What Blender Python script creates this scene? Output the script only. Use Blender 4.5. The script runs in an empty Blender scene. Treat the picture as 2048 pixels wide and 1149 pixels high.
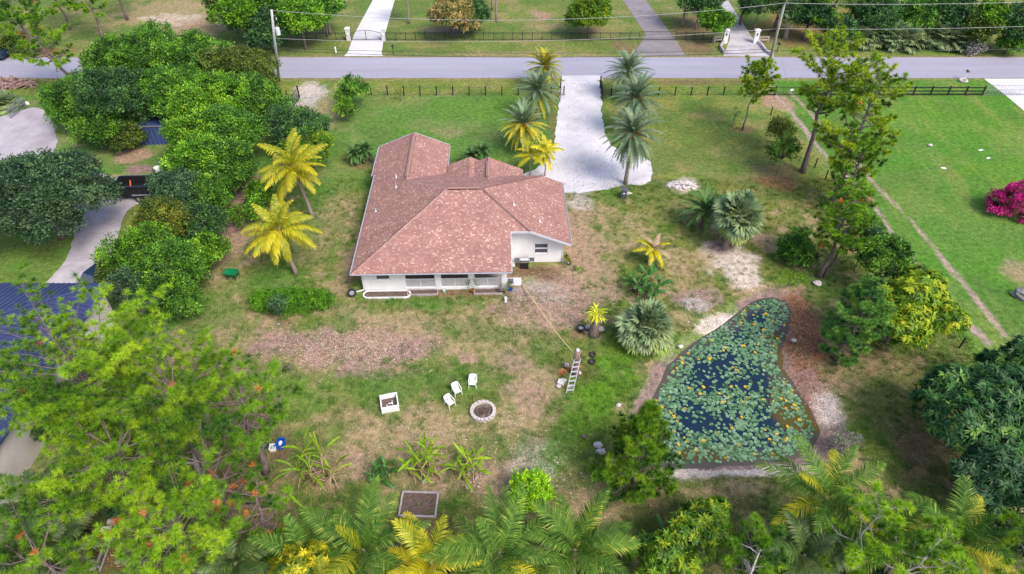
import bpy, math, random
import numpy as np
from mathutils import Matrix, Vector
S = bpy.context.scene
COL = S.collection
R = math.radians

# ---------------------------------------------------------------- camera, sky, sun
HC, PITCH, FPX = 38.0, R(41.5), 1340.0
cam = bpy.data.cameras.new('camera'); camo = bpy.data.objects.new('camera', cam); COL.objects.link(camo)
camo.location = (0, 0, HC); camo.rotation_euler = (R(90) - PITCH, 0, 0)
cam.sensor_fit = 'HORIZONTAL'; cam.sensor_width = 36.0; cam.lens = 36.0 * FPX / 2048
cam.clip_start = 0.5; cam.clip_end = 5000
S.camera = camo
SUN_EL, SUN_AZ = R(50), R(138)          # azimuth measured from +Y (north) towards +X (east)
w = bpy.data.worlds.new('World'); S.world = w; w.use_nodes = True
nt = w.node_tree
sky = nt.nodes.new('ShaderNodeTexSky'); sky.sky_type = 'NISHITA'; sky.sun_disc = False
sky.sun_elevation = SUN_EL; sky.sun_rotation = SUN_AZ; sky.air_density = 1.0; sky.dust_density = 3.0; sky.ozone_density = 1.0
bg = nt.nodes['Background']; bg.inputs['Strength'].default_value = 0.15
nt.links.new(sky.outputs[0], bg.inputs['Color'])
sun = bpy.data.lights.new('sun', 'SUN'); suno = bpy.data.objects.new('sun', sun); COL.objects.link(suno)
sun.energy = 1.9; sun.angle = R(22); sun.color = (1.0, 0.93, 0.84)
sd = Vector((math.sin(SUN_AZ) * math.cos(SUN_EL), math.cos(SUN_AZ) * math.cos(SUN_EL), math.sin(SUN_EL)))
suno.rotation_euler = sd.to_track_quat('Z', 'Y').to_euler()
S.view_settings.view_transform = 'Standard'; S.view_settings.look = 'None'
S.view_settings.exposure = 0.76; S.view_settings.gamma = 1.0
S.cycles.use_denoising = True; S.cycles.max_bounces = 5; S.cycles.diffuse_bounces = 3; S.cycles.transmission_bounces = 3; S.cycles.glossy_bounces = 2
S.cycles.transparent_max_bounces = 4; S.cycles.caustics_reflective = False; S.cycles.caustics_refractive = False

# ---------------------------------------------------------------- survey: where things stand on the ground
_c, _s = math.cos(PITCH), math.sin(PITCH)
def at(px, py, z=0.0):
    """ground (or height z) position of a surveyed point of the aerial photograph"""
    X, Yv = px - 1024.0, 574.5 - py
    dy, dz = _c * FPX + _s * Yv, -_s * FPX + _c * Yv
    t = (HC - z) / -dz
    return Vector((X * t, dy * t, z))
def at2(px, py, z=0.0):
    v = at(px, py, z); return (v.x, v.y)
def high(bx, by, ty):
    Y = at(bx, by).y; v = (574.5 - ty) / FPX
    return HC - Y * (_s - v * _c) / (_c + v * _s)

# ---------------------------------------------------------------- noise in numpy
_rt = np.random.RandomState(5).rand(256, 256).astype(np.float32)
def vnoise(x, y):
    xi = np.floor(x).astype(int); yi = np.floor(y).astype(int)
    fx = x - xi; fy = y - yi; fx = fx * fx * (3 - 2 * fx); fy = fy * fy * (3 - 2 * fy)
    g = lambda a, b: _rt[a & 255, b & 255]
    return (g(xi, yi) * (1 - fx) + g(xi + 1, yi) * fx) * (1 - fy) + (g(xi, yi + 1) * (1 - fx) + g(xi + 1, yi + 1) * fx) * fy
def fbm(x, y, o=5):
    t = 0; a = .5; n = 0
    for i in range(o):
        t = t + a * vnoise(x + 17 * i, y + 31 * i); n += a; a *= .55; x = x * 2.03; y = y * 2.03
    return t / n
def sstep(a, b, x):
    t = np.clip((x - a) / (b - a), 0, 1); return t * t * (3 - 2 * t)

# ---------------------------------------------------------------- object helpers
def props(o, label=None, cat=None, group=None, kind=None):
    if label: o['label'] = label
    if cat: o['category'] = cat
    if group: o['group'] = group
    if kind: o['kind'] = kind
    return o
def thing(name, label, cat, loc, rz=0.0, group=None):
    o = bpy.data.objects.new(name, None); COL.objects.link(o)
    o.empty_display_size = .3; o.location = loc; o.rotation_euler = (0, 0, rz)
    return props(o, label, cat, group)
def link(name, me, parent=None, loc=(0, 0, 0), rot=(0, 0, 0), scale=None):
    o = bpy.data.objects.new(name, me); COL.objects.link(o)
    o.location = loc; o.rotation_euler = rot
    if scale: o.scale = (scale,) * 3 if not hasattr(scale, '__len__') else scale
    if parent: o.parent = parent
    return o
def dup(root, loc, rz, label=None, group=None):
    def cp(o, par):
        c = o.copy(); COL.objects.link(c)
        if par: c.parent = par
        for ch in kids.get(o, ()): cp(ch, c)
        return c
    kids = {}
    for o in COL.objects:
        if o.parent: kids.setdefault(o.parent, []).append(o)
    r = cp(root, None); r.location = loc; r.rotation_euler = (0, 0, rz)
    props(r, label, None, group); return r
def mesh_np(name, V, Q=None, T=None, mat=None, tone=None, smooth=False):
    """mesh from numpy arrays; tone = one float per face (quads first)"""
    V = np.asarray(V, np.float32).reshape(-1, 3)
    nq = 0 if Q is None else len(Q); ntr = 0 if T is None else len(T)
    parts = []
    if nq: parts.append(np.asarray(Q, np.int32).ravel())
    if ntr: parts.append(np.asarray(T, np.int32).ravel())
    idx = np.concatenate(parts)
    me = bpy.data.meshes.new(name)
    me.vertices.add(len(V)); me.vertices.foreach_set('co', V.ravel())
    me.loops.add(len(idx)); me.loops.foreach_set('vertex_index', idx)
    st = np.concatenate([np.arange(nq) * 4, nq * 4 + np.arange(ntr) * 3]).astype(np.int32)
    me.polygons.add(nq + ntr); me.polygons.foreach_set('loop_start', st)
    if smooth: me.polygons.foreach_set('use_smooth', np.ones(nq + ntr, bool))
    if tone is not None:
        a = me.attributes.new('tone', 'FLOAT', 'FACE'); a.data.foreach_set('value', np.asarray(tone, np.float32))
    me.update(calc_edges=True)
    if mat: me.materials.append(mat)
    return me

class MB:
    """small polygon builder: boxes, tubes, prisms, lathes collected into one mesh"""
    def __init__(s): s.v = []; s.f = []; s.m = []; s.cur = 0
    def add(s, vs, fs):
        n = len(s.v); s.v += [tuple(v) for v in vs]; s.f += [tuple(i + n for i in f) for f in fs]; s.m += [s.cur] * len(fs)
        return s
    def box(s, c, d, rz=0, M=None, taper=1.0):
        x, y, z = d[0] / 2, d[1] / 2, d[2] / 2; vs = []
        for k in (-1, 1):
            t = taper if k > 0 else 1
            for a, b in ((-1, -1), (1, -1), (1, 1), (-1, 1)):
                v = Vector((a * x * t, b * y * t, k * z))
                if M is not None: v = M @ v
                v = Matrix.Rotation(rz, 3, 'Z') @ v
                vs.append(v + Vector(c))
        return s.add(vs, [(3, 2, 1, 0), (4, 5, 6, 7), (0, 1, 5, 4), (1, 2, 6, 5), (2, 3, 7, 6), (3, 0, 4, 7)])
    def bar(s, a, b, w, h=None, up=(0, 0, 1)):
        a, b = Vector(a), Vector(b); d = b - a; L = d.length; d.normalize()
        h = h or w; u = Vector(up)
        if abs(d.dot(u)) > .99: u = Vector((1, 0, 0))
        sx = d.cross(u).normalized(); u = sx.cross(d)
        vs = []
        for p in (a, b):
            for i, j in ((-1, -1), (1, -1), (1, 1), (-1, 1)): vs.append(p + sx * i * w / 2 + u * j * h / 2)
        return s.add(vs, [(3, 2, 1, 0), (4, 5, 6, 7), (0, 1, 5, 4), (1, 2, 6, 5), (2, 3, 7, 6), (3, 0, 4, 7)])
    def tube(s, pts, rad, n=8, cap=True):
        pts = [Vector(p) for p in pts]
        if not hasattr(rad, '__len__'): rad = [rad] * len(pts)
        vs = []; up = Vector((0, 0, 1)); prev = None
        for i, p in enumerate(pts):
            d = (pts[min(i + 1, len(pts) - 1)] - pts[max(i - 1, 0)]).normalized()
            if prev is None:
                u = up if abs(d.z) < .9 else Vector((1, 0, 0)); sx = d.cross(u).normalized()
            else:
                sx = (prev - d * prev.dot(d)).normalized()
            prev = sx; sy = d.cross(sx)
            for k in range(n):
                a = 2 * math.pi * k / n; vs.append(p + (sx * math.cos(a) + sy * math.sin(a)) * rad[i])
        fs = []
        for i in range(len(pts) - 1):
            for k in range(n):
                k2 = (k + 1) % n; fs.append((i * n + k, i * n + k2, (i + 1) * n + k2, (i + 1) * n + k))
        if cap:
            fs.append(tuple(range(n - 1, -1, -1))); fs.append(tuple((len(pts) - 1) * n + k for k in range(n)))
        return s.add(vs, fs)
    def lathe(s, prof, c=(0, 0, 0), n=16, sx=1, sy=1):
        vs = []; fs = []
        for r, z in prof:
            for k in range(n):
                a = 2 * math.pi * k / n; vs.append((c[0] + r * sx * math.cos(a), c[1] + r * sy * math.sin(a), c[2] + z))
        for i in range(len(prof) - 1):
            for k in range(n):
                k2 = (k + 1) % n; fs.append((i * n + k, i * n + k2, (i + 1) * n + k2, (i + 1) * n + k))
        return s.add(vs, fs)
    def prism(s, poly, z0, z1):
        n = len(poly)
        vs = [(p[0], p[1], z0) for p in poly] + [(p[0], p[1], z1) for p in poly]
        ar = sum(poly[i][0] * poly[(i + 1) % n][1] - poly[(i + 1) % n][0] * poly[i][1] for i in range(n))
        o = list(range(n)) if ar > 0 else list(range(n - 1, -1, -1))
        fs = [tuple(reversed(o)), tuple(i + n for i in o)]
        for i in range(n):
            a, b = o[i], o[(i + 1) % n]; fs.append((a, b, b + n, a + n))
        return s.add(vs, fs)
    def poly(s, vs): return s.add(vs, [tuple(range(len(vs)))])
    def rock(s, c, d, rng, n=7, m=4):
        vs = []; fs = []
        for i in range(m + 1):
            ph = math.pi * i / m
            for k in range(n):
                a = 2 * math.pi * k / n; j = 1 + rng.uniform(-.22, .22)
                vs.append((c[0] + d[0] / 2 * math.sin(ph) * math.cos(a) * j, c[1] + d[1] / 2 * math.sin(ph) * math.sin(a) * j, c[2] + d[2] / 2 * math.cos(ph) * (1 + rng.uniform(-.1, .1))))
        for i in range(m):
            for k in range(n):
                k2 = (k + 1) % n; fs.append((i * n + k, (i + 1) * n + k, (i + 1) * n + k2, i * n + k2))
        return s.add(vs, fs)
    def mesh(s, name, mats, smooth=False, uv=False):
        me = bpy.data.meshes.new(name); me.from_pydata(s.v, [], s.f)
        for m in (mats if isinstance(mats, (list, tuple)) else [mats]): me.materials.append(m)
        me.polygons.foreach_set('material_index', s.m)
        if smooth: me.polygons.foreach_set('use_smooth', [True] * len(s.f))
        if uv:
            l = me.uv_layers.new(name='UVMap'); me.update()
            for p in me.polygons:
                nrm = p.normal; u = Vector((0, 0, 1)).cross(nrm)
                u = u.normalized() if u.length > 1e-3 else Vector((1, 0, 0)); vv = nrm.cross(u)
                for li in p.loop_indices:
                    co = me.vertices[me.loops[li].vertex_index].co; l.data[li].uv = (co.dot(u), co.dot(vv))
        me.update(); return me
    def build(s, name, mats, parent=None, loc=(0, 0, 0), rz=0, smooth=False, bevel=0, uv=False):
        o = link(name, s.mesh(name, mats, smooth, uv), parent, loc, (0, 0, rz))
        if bevel:
            b = o.modifiers.new('bevel', 'BEVEL'); b.width = bevel; b.segments = 2; b.limit_method = 'ANGLE'
        return o

# ---------------------------------------------------------------- materials
def nodes(name):
    m = bpy.data.materials.new(name); m.use_nodes = True
    n = m.node_tree.nodes; b = n['Principled BSDF']; return m, n, m.node_tree.links, b
def pm(name, c1, c2=None, scale=6, rough=.75, metal=0, bump=0, spec=.4, detail=6, bscale=None, coat=0):
    m, n, l, b = nodes(name)
    b.inputs['Roughness'].default_value = rough; b.inputs['Metallic'].default_value = metal
    b.inputs['Specular IOR Level'].default_value = spec
    tc = n.new('ShaderNodeTexCoord')
    c2 = c2 or tuple(x * .78 for x in c1)
    nz = n.new('ShaderNodeTexNoise'); nz.inputs['Scale'].default_value = scale; nz.inputs['Detail'].default_value = detail; nz.inputs['Roughness'].default_value = .65
    l.new(tc.outputs['Object'], nz.inputs['Vector'])
    rp = n.new('ShaderNodeValToRGB'); rp.color_ramp.elements[0].position = .32; rp.color_ramp.elements[1].position = .68
    rp.color_ramp.elements[0].color = (*c2, 1); rp.color_ramp.elements[1].color = (*c1, 1)
    l.new(nz.outputs['Fac'], rp.inputs['Fac']); l.new(rp.outputs[0], b.inputs['Base Color'])
    if coat: b.inputs['Coat Weight'].default_value = coat
    if bump:
        n2 = n.new('ShaderNodeTexNoise'); n2.inputs['Scale'].default_value = bscale or scale * 5; n2.inputs['Detail'].default_value = 4
        l.new(tc.outputs['Object'], n2.inputs['Vector'])
        bp = n.new('ShaderNodeBump'); bp.inputs['Strength'].default_value = bump; bp.inputs['Distance'].default_value = .03
        l.new(n2.outputs['Fac'], bp.inputs['Height']); l.new(bp.outputs[0], b.inputs['Normal'])
    return m
def leafmat(name, stops, trans=.3, rough=.5, spec=.35, jit=.12):
    """leaf colour ramp over the per-leaf tone (young to old leaves), with a little light passing through"""
    m, n, l, b = nodes(name)
    at_ = n.new('ShaderNodeAttribute'); at_.attribute_name = 'tone'
    rp = n.new('ShaderNodeValToRGB'); e = rp.color_ramp.elements
    while len(e) < len(stops): e.new(.5)
    for i, c in enumerate(stops):
        c = tuple(min(.82, v * 1.3) for v in c)
        e[i].position = i / (len(stops) - 1); e[i].color = (*c, 1)
    l.new(at_.outputs['Fac'], rp.inputs['Fac'])
    oi = n.new('ShaderNodeObjectInfo')
    hs = n.new('ShaderNodeHueSaturation'); mr = n.new('ShaderNodeMapRange')
    mr.inputs['To Min'].default_value = 1 - jit; mr.inputs['To Max'].default_value = 1 + jit
    l.new(oi.outputs['Random'], mr.inputs['Value']); l.new(mr.outputs[0], hs.inputs['Value']); l.new(rp.outputs[0], hs.inputs['Color'])
    b.inputs['Roughness'].default_value = rough; b.inputs['Specular IOR Level'].default_value = spec
    l.new(hs.outputs[0], b.inputs['Base Color'])
    tr = n.new('ShaderNodeBsdfTranslucent'); l.new(hs.outputs[0], tr.inputs['Color'])
    mx = n.new('ShaderNodeMixShader'); mx.inputs[0].default_value = trans
    l.new(b.outputs[0], mx.inputs[1]); l.new(tr.outputs[0], mx.inputs[2])
    l.new(mx.outputs[0], n['Material Output'].inputs['Surface'])
    return m

# ================================================================ SETTING: ground, road, drives, pond
def ipoly(x, y, poly):
    """signed-ish inside mask and distance to a polygon, vectorised"""
    ins = np.zeros(x.shape, bool); dist = np.full(x.shape, 1e9, np.float32); n = len(poly)
    for i in range(n):
        (x1, y1), (x2, y2) = poly[i], poly[(i + 1) % n]
        c = ((y1 > y) != (y2 > y)) & (x < (x2 - x1) * (y - y1) / ((y2 - y1) or 1e-9) + x1); ins ^= c
        dx, dy = x2 - x1, y2 - y1; t = np.clip(((x - x1) * dx + (y - y1) * dy) / (dx * dx + dy * dy + 1e-9), 0, 1)
        dist = np.minimum(dist, np.hypot(x - x1 - t * dx, y - y1 - t * dy))
    return np.where(ins, -dist, dist)
def pline(x, y, pts):
    d = np.full(x.shape, 1e9, np.float32)
    for (x1, y1), (x2, y2) in zip(pts, pts[1:]):
        dx, dy = x2 - x1, y2 - y1; t = np.clip(((x - x1) * dx + (y - y1) * dy) / (dx * dx + dy * dy), 0, 1)
        d = np.minimum(d, np.hypot(x - x1 - t * dx, y - y1 - t * dy))
    return d
P2 = lambda pts: [at2(*p) for p in pts]
WATER = P2([(1572, 600), (1545, 591), (1524, 593), (1499, 604), (1464, 634), (1419, 664), (1384, 689), (1344, 726), (1322, 774), (1302, 815), (1296, 860), (1304, 900), (1330, 920), (1400, 922), (1474, 918), (1560, 911), (1615, 894), (1632, 856), (1612, 808), (1586, 768), (1558, 729), (1558, 690), (1572, 654), (1582, 622)])
MUD = P2([(1590, 585), (1545, 575), (1512, 582), (1480, 600), (1440, 630), (1400, 655), (1358, 684), (1318, 716), (1292, 770), (1272, 812), (1268, 870), (1280, 920), (1310, 952), (1400, 950), (1480, 943), (1580, 932), (1660, 915), (1692, 880), (1680, 840), (1645, 790), (1612, 740), (1592, 700), (1598, 650), (1604, 615)])
WZ = -.42
GREEN = (.092, .200, .038); VIVID = (.070, .205, .024); OLIVE = (.180, .215, .062); STRAW = (.335, .250, .165); VERGE = (.170, .210, .045)
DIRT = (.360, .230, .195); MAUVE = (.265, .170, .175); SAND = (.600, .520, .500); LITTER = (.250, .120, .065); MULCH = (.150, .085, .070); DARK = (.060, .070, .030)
LUSH = (.105, .240, .020); BROWN = (.180, .125, .080); PEBB = (.45, .42, .45)
# patches of bare dirt, sand, litter and lush grass: px, py, half width, half height, colour, strength
PATCH = [
 (690, 700, 150, 42, MAUVE, .9), (810, 660, 130, 30, DIRT, .5), (610, 730, 60, 30, DIRT, .6), (760, 745, 90, 18, MAUVE, .6), (545, 680, 30, 18, DIRT, .6),
 (1110, 610, 120, 55, MAUVE, .75), (1080, 580, 60, 25, PEBB, .45), (1165, 480, 48, 75, DIRT, .75), (1160, 400, 28, 22, PEBB, .6), (1170, 560, 80, 35, DIRT, .6), (1070, 640, 70, 30, DIRT, .6),
 (1065, 545, 75, 16, MULCH, .8), (900, 586, 200, 10, MULCH, .7), (712, 500, 14, 60, DIRT, .8), (707, 545, 12, 30, MULCH, .7),
 (1000, 680, 90, 50, STRAW, .6), (900, 640, 200, 18, STRAW, .5), (1070, 770, 60, 40, DIRT, .5), (1065, 800, 25, 35, DIRT, .7), (1030, 730, 50, 30, MAUVE, .45), (940, 718, 18, 9, DIRT, .8), (1010, 780, 25, 14, MAUVE, .4),
 (760, 870, 170, 55, STRAW, .75), (900, 850, 60, 40, STRAW, .5), (900, 960, 120, 40, DIRT, .45), (690, 940, 60, 40, DIRT, .6), (980, 940, 50, 60, DIRT, .7), (1070, 930, 60, 60, PEBB, .45), (1100, 1000, 70, 50, MAUVE, .4), (840, 1045, 90, 18, BROWN, .7), (1010, 850, 60, 30, STRAW, .5),
 (470, 478, 34, 50, DIRT, .85), (478, 410, 18, 50, MAUVE, .8), (500, 375, 14, 40, DIRT, .7), (455, 560, 40, 40, STRAW, .5), (470, 600, 14, 20, DIRT, .7), (450, 640, 60, 50, STRAW, .4),
 (630, 470, 45, 60, STRAW, .35), (680, 440, 40, 60, STRAW, .4), (690, 530, 20, 40, STRAW, .5),
 (590, 790, 70, 60, LUSH, .6), (610, 880, 60, 40, LUSH, .5), (690, 650, 30, 20, GREEN, .6), (860, 605, 120, 10, GREEN, .7), (1120, 860, 60, 40, STRAW, .3), (540, 560, 60, 40, GREEN, .5), (640, 400, 40, 60, GREEN, .6), (1180, 1010, 60, 30, STRAW, .5),
 (1300, 706, 46, 18, LUSH, .95), (1195, 795, 36, 50, LUSH, .95), (1155, 855, 36, 45, LUSH, .8), (1120, 905, 30, 40, LUSH, .5), (860, 760, 120, 30, GREEN, .55), (960, 660, 110, 25, GREEN, .4), (760, 800, 60, 40, GREEN, .5), (1080, 700, 40, 40, GREEN, .5), (420, 620, 60, 60, GREEN, .5), (1000, 900, 60, 30, GREEN, .4), (1255, 690, 55, 40, LUSH, .8), (1215, 745, 50, 55, LUSH, .9), (1170, 810, 40, 50, LUSH, .75), (1120, 900, 40, 50, GREEN, .6), (1400, 650, 40, 28, LUSH, .7), (1330, 690, 50, 22, LUSH, .7), (1450, 612, 30, 14, LUSH, .6), (1640, 560, 60, 30, GREEN, .6), (1590, 560, 30, 15, LUSH, .5),
 (1465, 525, 48, 38, SAND, .95), (1445, 490, 26, 20, MAUVE, .9), (1480, 560, 26, 22, SAND, .75), (1360, 371, 32, 15, SAND, .9), (1400, 600, 55, 26, MAUVE, .8), (1395, 610, 28, 14, PEBB, .6), (1350, 640, 40, 20, STRAW, .6), (1375, 520, 60, 24, STRAW, .6), (1360, 560, 70, 22, DIRT, .3), (1535, 490, 30, 18, DIRT, .6), (1430, 655, 42, 10, SAND, .8), (1462, 634, 26, 8, SAND, .9),
 (1255, 480, 60, 60, STRAW, .35), (1320, 410, 90, 40, OLIVE, .6), (1560, 340, 40, 20, BROWN, .6), (1560, 368, 50, 14, LITTER, .7), (1480, 258, 26, 8, BROWN, .8), (1620, 410, 14, 8, BROWN, .6),
 (1585, 590, 32, 20, DIRT, .8), (1614, 640, 22, 60, LITTER, .9), (1604, 720, 24, 70, LITTER, .9), (1620, 770, 28, 40, MAUVE, .8), (1660, 820, 26, 30, SAND, .85), (1690, 850, 30, 24, MAUVE, .7), (1635, 700, 30, 70, BROWN, .6),
 (1700, 760, 70, 50, DIRT, .35), (1780, 800, 110, 60, OLIVE, .7), (1760, 720, 80, 30, BROWN, .6), (1790, 900, 90, 60, BROWN, .6), (1850, 900, 60, 80, BROWN, .55), (1745, 890, 45, 50, LUSH, .65), (1700, 960, 60, 40, BROWN, .5),
 (1450, 944, 130, 11, SAND, 1.15), (1350, 951, 60, 10, SAND, 1.1), (1560, 936, 60, 10, SAND, 1.1), (1444, 642, 34, 13, SAND, .85), (1655, 815, 24, 34, SAND, 1.0), (1612, 660, 22, 60, LITTER, 1.1), (1260, 870, 22, 20, DIRT, .4),
 (1420, 975, 140, 18, STRAW, .55), (1390, 968, 70, 10, LUSH, .4), (1440, 1010, 160, 40, BROWN, .35), (1250, 1010, 80, 40, STRAW, .4), (1220, 1075, 60, 40, DIRT, .5), (1290, 990, 60, 30, BROWN, .35),
 (1560, 205, 30, 14, DIRT, .8), (2030, 540, 30, 20, DIRT, .6), (1990, 345, 60, 25, LUSH, .5), (1900, 240, 120, 40, LUSH, .4), (1930, 290, 60, 30, VIVID, .6), (1860, 430, 150, 90, GREEN, .45), (1800, 600, 120, 80, GREEN, .4),
 (330, 30, 110, 35, STRAW, .75), (345, 40, 60, 12, SAND, .5), (400, 55, 60, 25, DIRT, .5), (250, 70, 50, 20, GREEN, .6), (50, 105, 90, 9, LITTER, .7),
 (265, 313, 38, 16, DIRT, .85), (275, 339, 34, 9, MAUVE, .95), (225, 357, 30, 8, DIRT, .7), (160, 290, 14, 7, DIRT, .6), (70, 400, 90, 130, GREEN, .5), (60, 540, 90, 50, VIVID, .5),
 (620, 190, 32, 26, PEBB, .85), (612, 178, 20, 14, SAND, .5), (650, 225, 36, 30, STRAW, .7), (600, 225, 18, 16, DIRT, .6), (690, 160, 50, 4, BROWN, .7), (700, 330, 40, 70, OLIVE, .4), (735, 325, 30, 14, BROWN, .8),
 (860, 250, 40, 14, DIRT, .3), (900, 265, 30, 10, DIRT, .35), (940, 215, 120, 22, LUSH, .25), (1050, 320, 60, 30, GREEN, .7), (925, 330, 60, 12, BROWN, .8), (1108, 260, 8, 60, BROWN, .6), (790, 205, 60, 15, OLIVE, .5), (830, 235, 100, 22, GREEN, .6),
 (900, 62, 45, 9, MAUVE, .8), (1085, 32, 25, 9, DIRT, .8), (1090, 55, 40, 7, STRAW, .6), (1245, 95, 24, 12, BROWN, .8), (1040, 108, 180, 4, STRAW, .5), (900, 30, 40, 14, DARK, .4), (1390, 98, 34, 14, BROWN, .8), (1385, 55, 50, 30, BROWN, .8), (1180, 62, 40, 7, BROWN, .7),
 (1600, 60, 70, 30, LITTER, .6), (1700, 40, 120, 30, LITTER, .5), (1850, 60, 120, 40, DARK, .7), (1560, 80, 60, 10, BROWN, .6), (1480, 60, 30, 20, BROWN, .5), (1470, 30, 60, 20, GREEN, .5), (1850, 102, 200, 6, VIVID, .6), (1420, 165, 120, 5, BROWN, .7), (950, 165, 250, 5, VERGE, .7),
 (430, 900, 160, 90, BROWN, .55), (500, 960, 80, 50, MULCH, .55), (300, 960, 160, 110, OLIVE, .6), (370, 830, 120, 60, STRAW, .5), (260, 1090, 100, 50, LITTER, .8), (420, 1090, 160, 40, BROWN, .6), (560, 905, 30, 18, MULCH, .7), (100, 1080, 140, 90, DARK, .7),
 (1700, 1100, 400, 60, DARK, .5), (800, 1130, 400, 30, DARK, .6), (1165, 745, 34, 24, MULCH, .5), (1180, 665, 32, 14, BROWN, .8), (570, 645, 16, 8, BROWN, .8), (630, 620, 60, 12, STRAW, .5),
]
def bump_z(x, y):
    z = (fbm(x * .12, y * .12, 3) - .5) * .0
    dm = ipoly(x, y, MUD); dw = ipoly(x, y, WATER)
    n = (fbm(x * .7, y * .7, 4) - .5) * .5
    z = z - .38 * sstep(.9, -1.0, dm + n) - .55 * sstep(.8, -1.7, dw + n * .35)
    return z
def gcol(x, y):
    n1 = fbm(x * .06 + 9, y * .06, 4); n2 = fbm(x * .35, y * .35 + 40, 5); n3 = fbm(x * 1.3 + 3, y * 1.3, 4)
    C = np.empty(x.shape + (3,), np.float32); C[:] = OLIVE
    def mix(c, f): C[:] = C * (1 - f[..., None]) + np.asarray(c, np.float32) * f[..., None]
    wob = (n2 - .5) * 3
    mix(GREEN, sstep(56, 59, y + wob) * sstep(14, 11, x + wob))                     # front lawn
    mix((.190, .215, .055), sstep(41, 46, y + wob) * sstep(9, 14, x + wob) * sstep(83, 80, y))
    mix(VIVID, sstep(32.5, 34, x + wob * .3 - np.clip(75 - y, 0, 60) * .05))            # neighbour's lawn
    mix((.105, .205, .045), sstep(-25, -27, x + wob * .6))
    mix((.150, .195, .050), sstep(12, 10, x) * sstep(60, 55, y + wob) * sstep(38, 44, y + wob) * sstep(-8, -13, x))
    mix(VERGE, sstep(79.3, 79.9, y) * (x < 33)); mix((.165, .195, .060), sstep(90, 91, y + wob * .4))
    dry = sstep(.46, .68, n2) * np.where(y < 44, .55, .33) * np.where(x > 34.5, .35, 1)
    mix(STRAW, dry)
    mix((.085, .200, .028), sstep(.5, .72, fbm(x * .5 + 70, y * .5, 4)) * .55)
    mix((.075, .15, .035), sstep(.45, .7, fbm(x * .22 + 31, y * .3 + 7, 4)) * .6 * ((x > 33) | (y > 56)))
    mix((.20, .24, .07), sstep(.5, .72, fbm(x * .5 + 3, y * .16 + 17, 5)) * .5 * (x > 33))
    mix((.36, .25, .19), sstep(.52, .68, fbm(x * .9 + 50, y * .9 + 9, 5)) * .6 * (y < 57) * (x < 34) * (x > -27))
    mix((.11, .20, .035), sstep(.55, .68, fbm(x * 1.1 + 150, y * 1.1 + 9, 5)) * .6 * (y < 57) * (x < 34))
    dm = ipoly(x, y, MUD); dw = ipoly(x, y, WATER)
    mix((.235, .165, .175), sstep(.45, -.2, dm + (n2 - .5) * 1.1) * .9); mix((.130, .100, .085), sstep(.2, -.4, dw))
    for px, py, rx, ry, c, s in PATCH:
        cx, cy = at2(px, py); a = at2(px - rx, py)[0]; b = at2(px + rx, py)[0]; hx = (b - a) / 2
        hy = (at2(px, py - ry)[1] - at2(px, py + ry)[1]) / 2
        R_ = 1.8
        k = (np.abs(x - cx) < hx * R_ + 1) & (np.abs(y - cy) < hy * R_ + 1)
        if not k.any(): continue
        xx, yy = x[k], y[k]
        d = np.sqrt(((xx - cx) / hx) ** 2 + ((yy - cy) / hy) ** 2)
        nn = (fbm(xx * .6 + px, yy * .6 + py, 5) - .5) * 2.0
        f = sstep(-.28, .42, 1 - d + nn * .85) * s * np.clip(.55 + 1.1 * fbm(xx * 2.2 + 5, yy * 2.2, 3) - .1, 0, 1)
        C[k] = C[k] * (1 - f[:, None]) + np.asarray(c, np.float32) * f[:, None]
    for pts, wd, c, s in (([(1545, 185), (1575, 215), (1640, 300), (1740, 400), (1800, 490), (1850, 560), (1975, 685)], .30, (.36, .27, .28), 1.0), ([(1580, 185), (1610, 215), (1660, 270), (1760, 380), (1830, 450), (1920, 560), (2010, 670)], .26, (.36, .26, .25), .9)):
        d = pline(x, y, P2(pts)); f = sstep(wd + .1, wd * .4, d + (n2 - .5) * .55) * s * np.clip(.5 + n3 * 1.1, 0, 1); mix(c, f)
    for k_ in (84.3, 91.65):                                                            # worn shoulder beside the road
        mix((.25, .2, .12), sstep(.55, .1, np.abs(y - k_) + (n2 - .5) * .6) * .7)
    return np.clip(C * (.86 + .28 * n3[..., None]), 0, 1)

m, n, l, b = nodes('ground_cover')
at_ = n.new('ShaderNodeAttribute'); at_.attribute_name = 'cover'
tc = n.new('ShaderNodeTexCoord')
def nz(scale, det=6, rough=.65):
    t = n.new('ShaderNodeTexNoise'); t.inputs['Scale'].default_value = scale; t.inputs['Detail'].default_value = det; t.inputs['Roughness'].default_value = rough
    l.new(tc.outputs['Object'], t.inputs['Vector']); return t
def ramp(src, a, bb, c0, c1):
    r = n.new('ShaderNodeValToRGB'); r.color_ramp.elements[0].position = a; r.color_ramp.elements[1].position = bb
    r.color_ramp.elements[0].color = (*c0, 1); r.color_ramp.elements[1].color = (*c1, 1); l.new(src, r.inputs['Fac']); return r
def mixn(kind, fac, a, bb):
    x = n.new('ShaderNodeMixRGB'); x.blend_type = kind
    if isinstance(fac, float): x.inputs[0].default_value = fac
    else: l.new(fac, x.inputs[0])
    l.new(a, x.inputs[1]); l.new(bb, x.inputs[2]); return x
r1 = ramp(nz(2.2, 8, .75).outputs['Fac'], .36, .64, (.52, .60, .52), (1.4, 1.3, 1.28))
r2 = ramp(nz(13, 5, .7).outputs['Fac'], .36, .64, (.42, .46, .42), (1.6, 1.52, 1.48))
m1 = mixn('MULTIPLY', 1.0, at_.outputs['Color'], r1.outputs[0]); m2 = mixn('MULTIPLY', 1.0, m1.outputs[0], r2.outputs[0])
st = ramp(nz(5, 6, .8).outputs['Fac'], .54, .66, (0, 0, 0), (.38, .38, .38))
rgb = n.new('ShaderNodeRGB'); rgb.outputs[0].default_value = (.36, .29, .17, 1)
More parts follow.
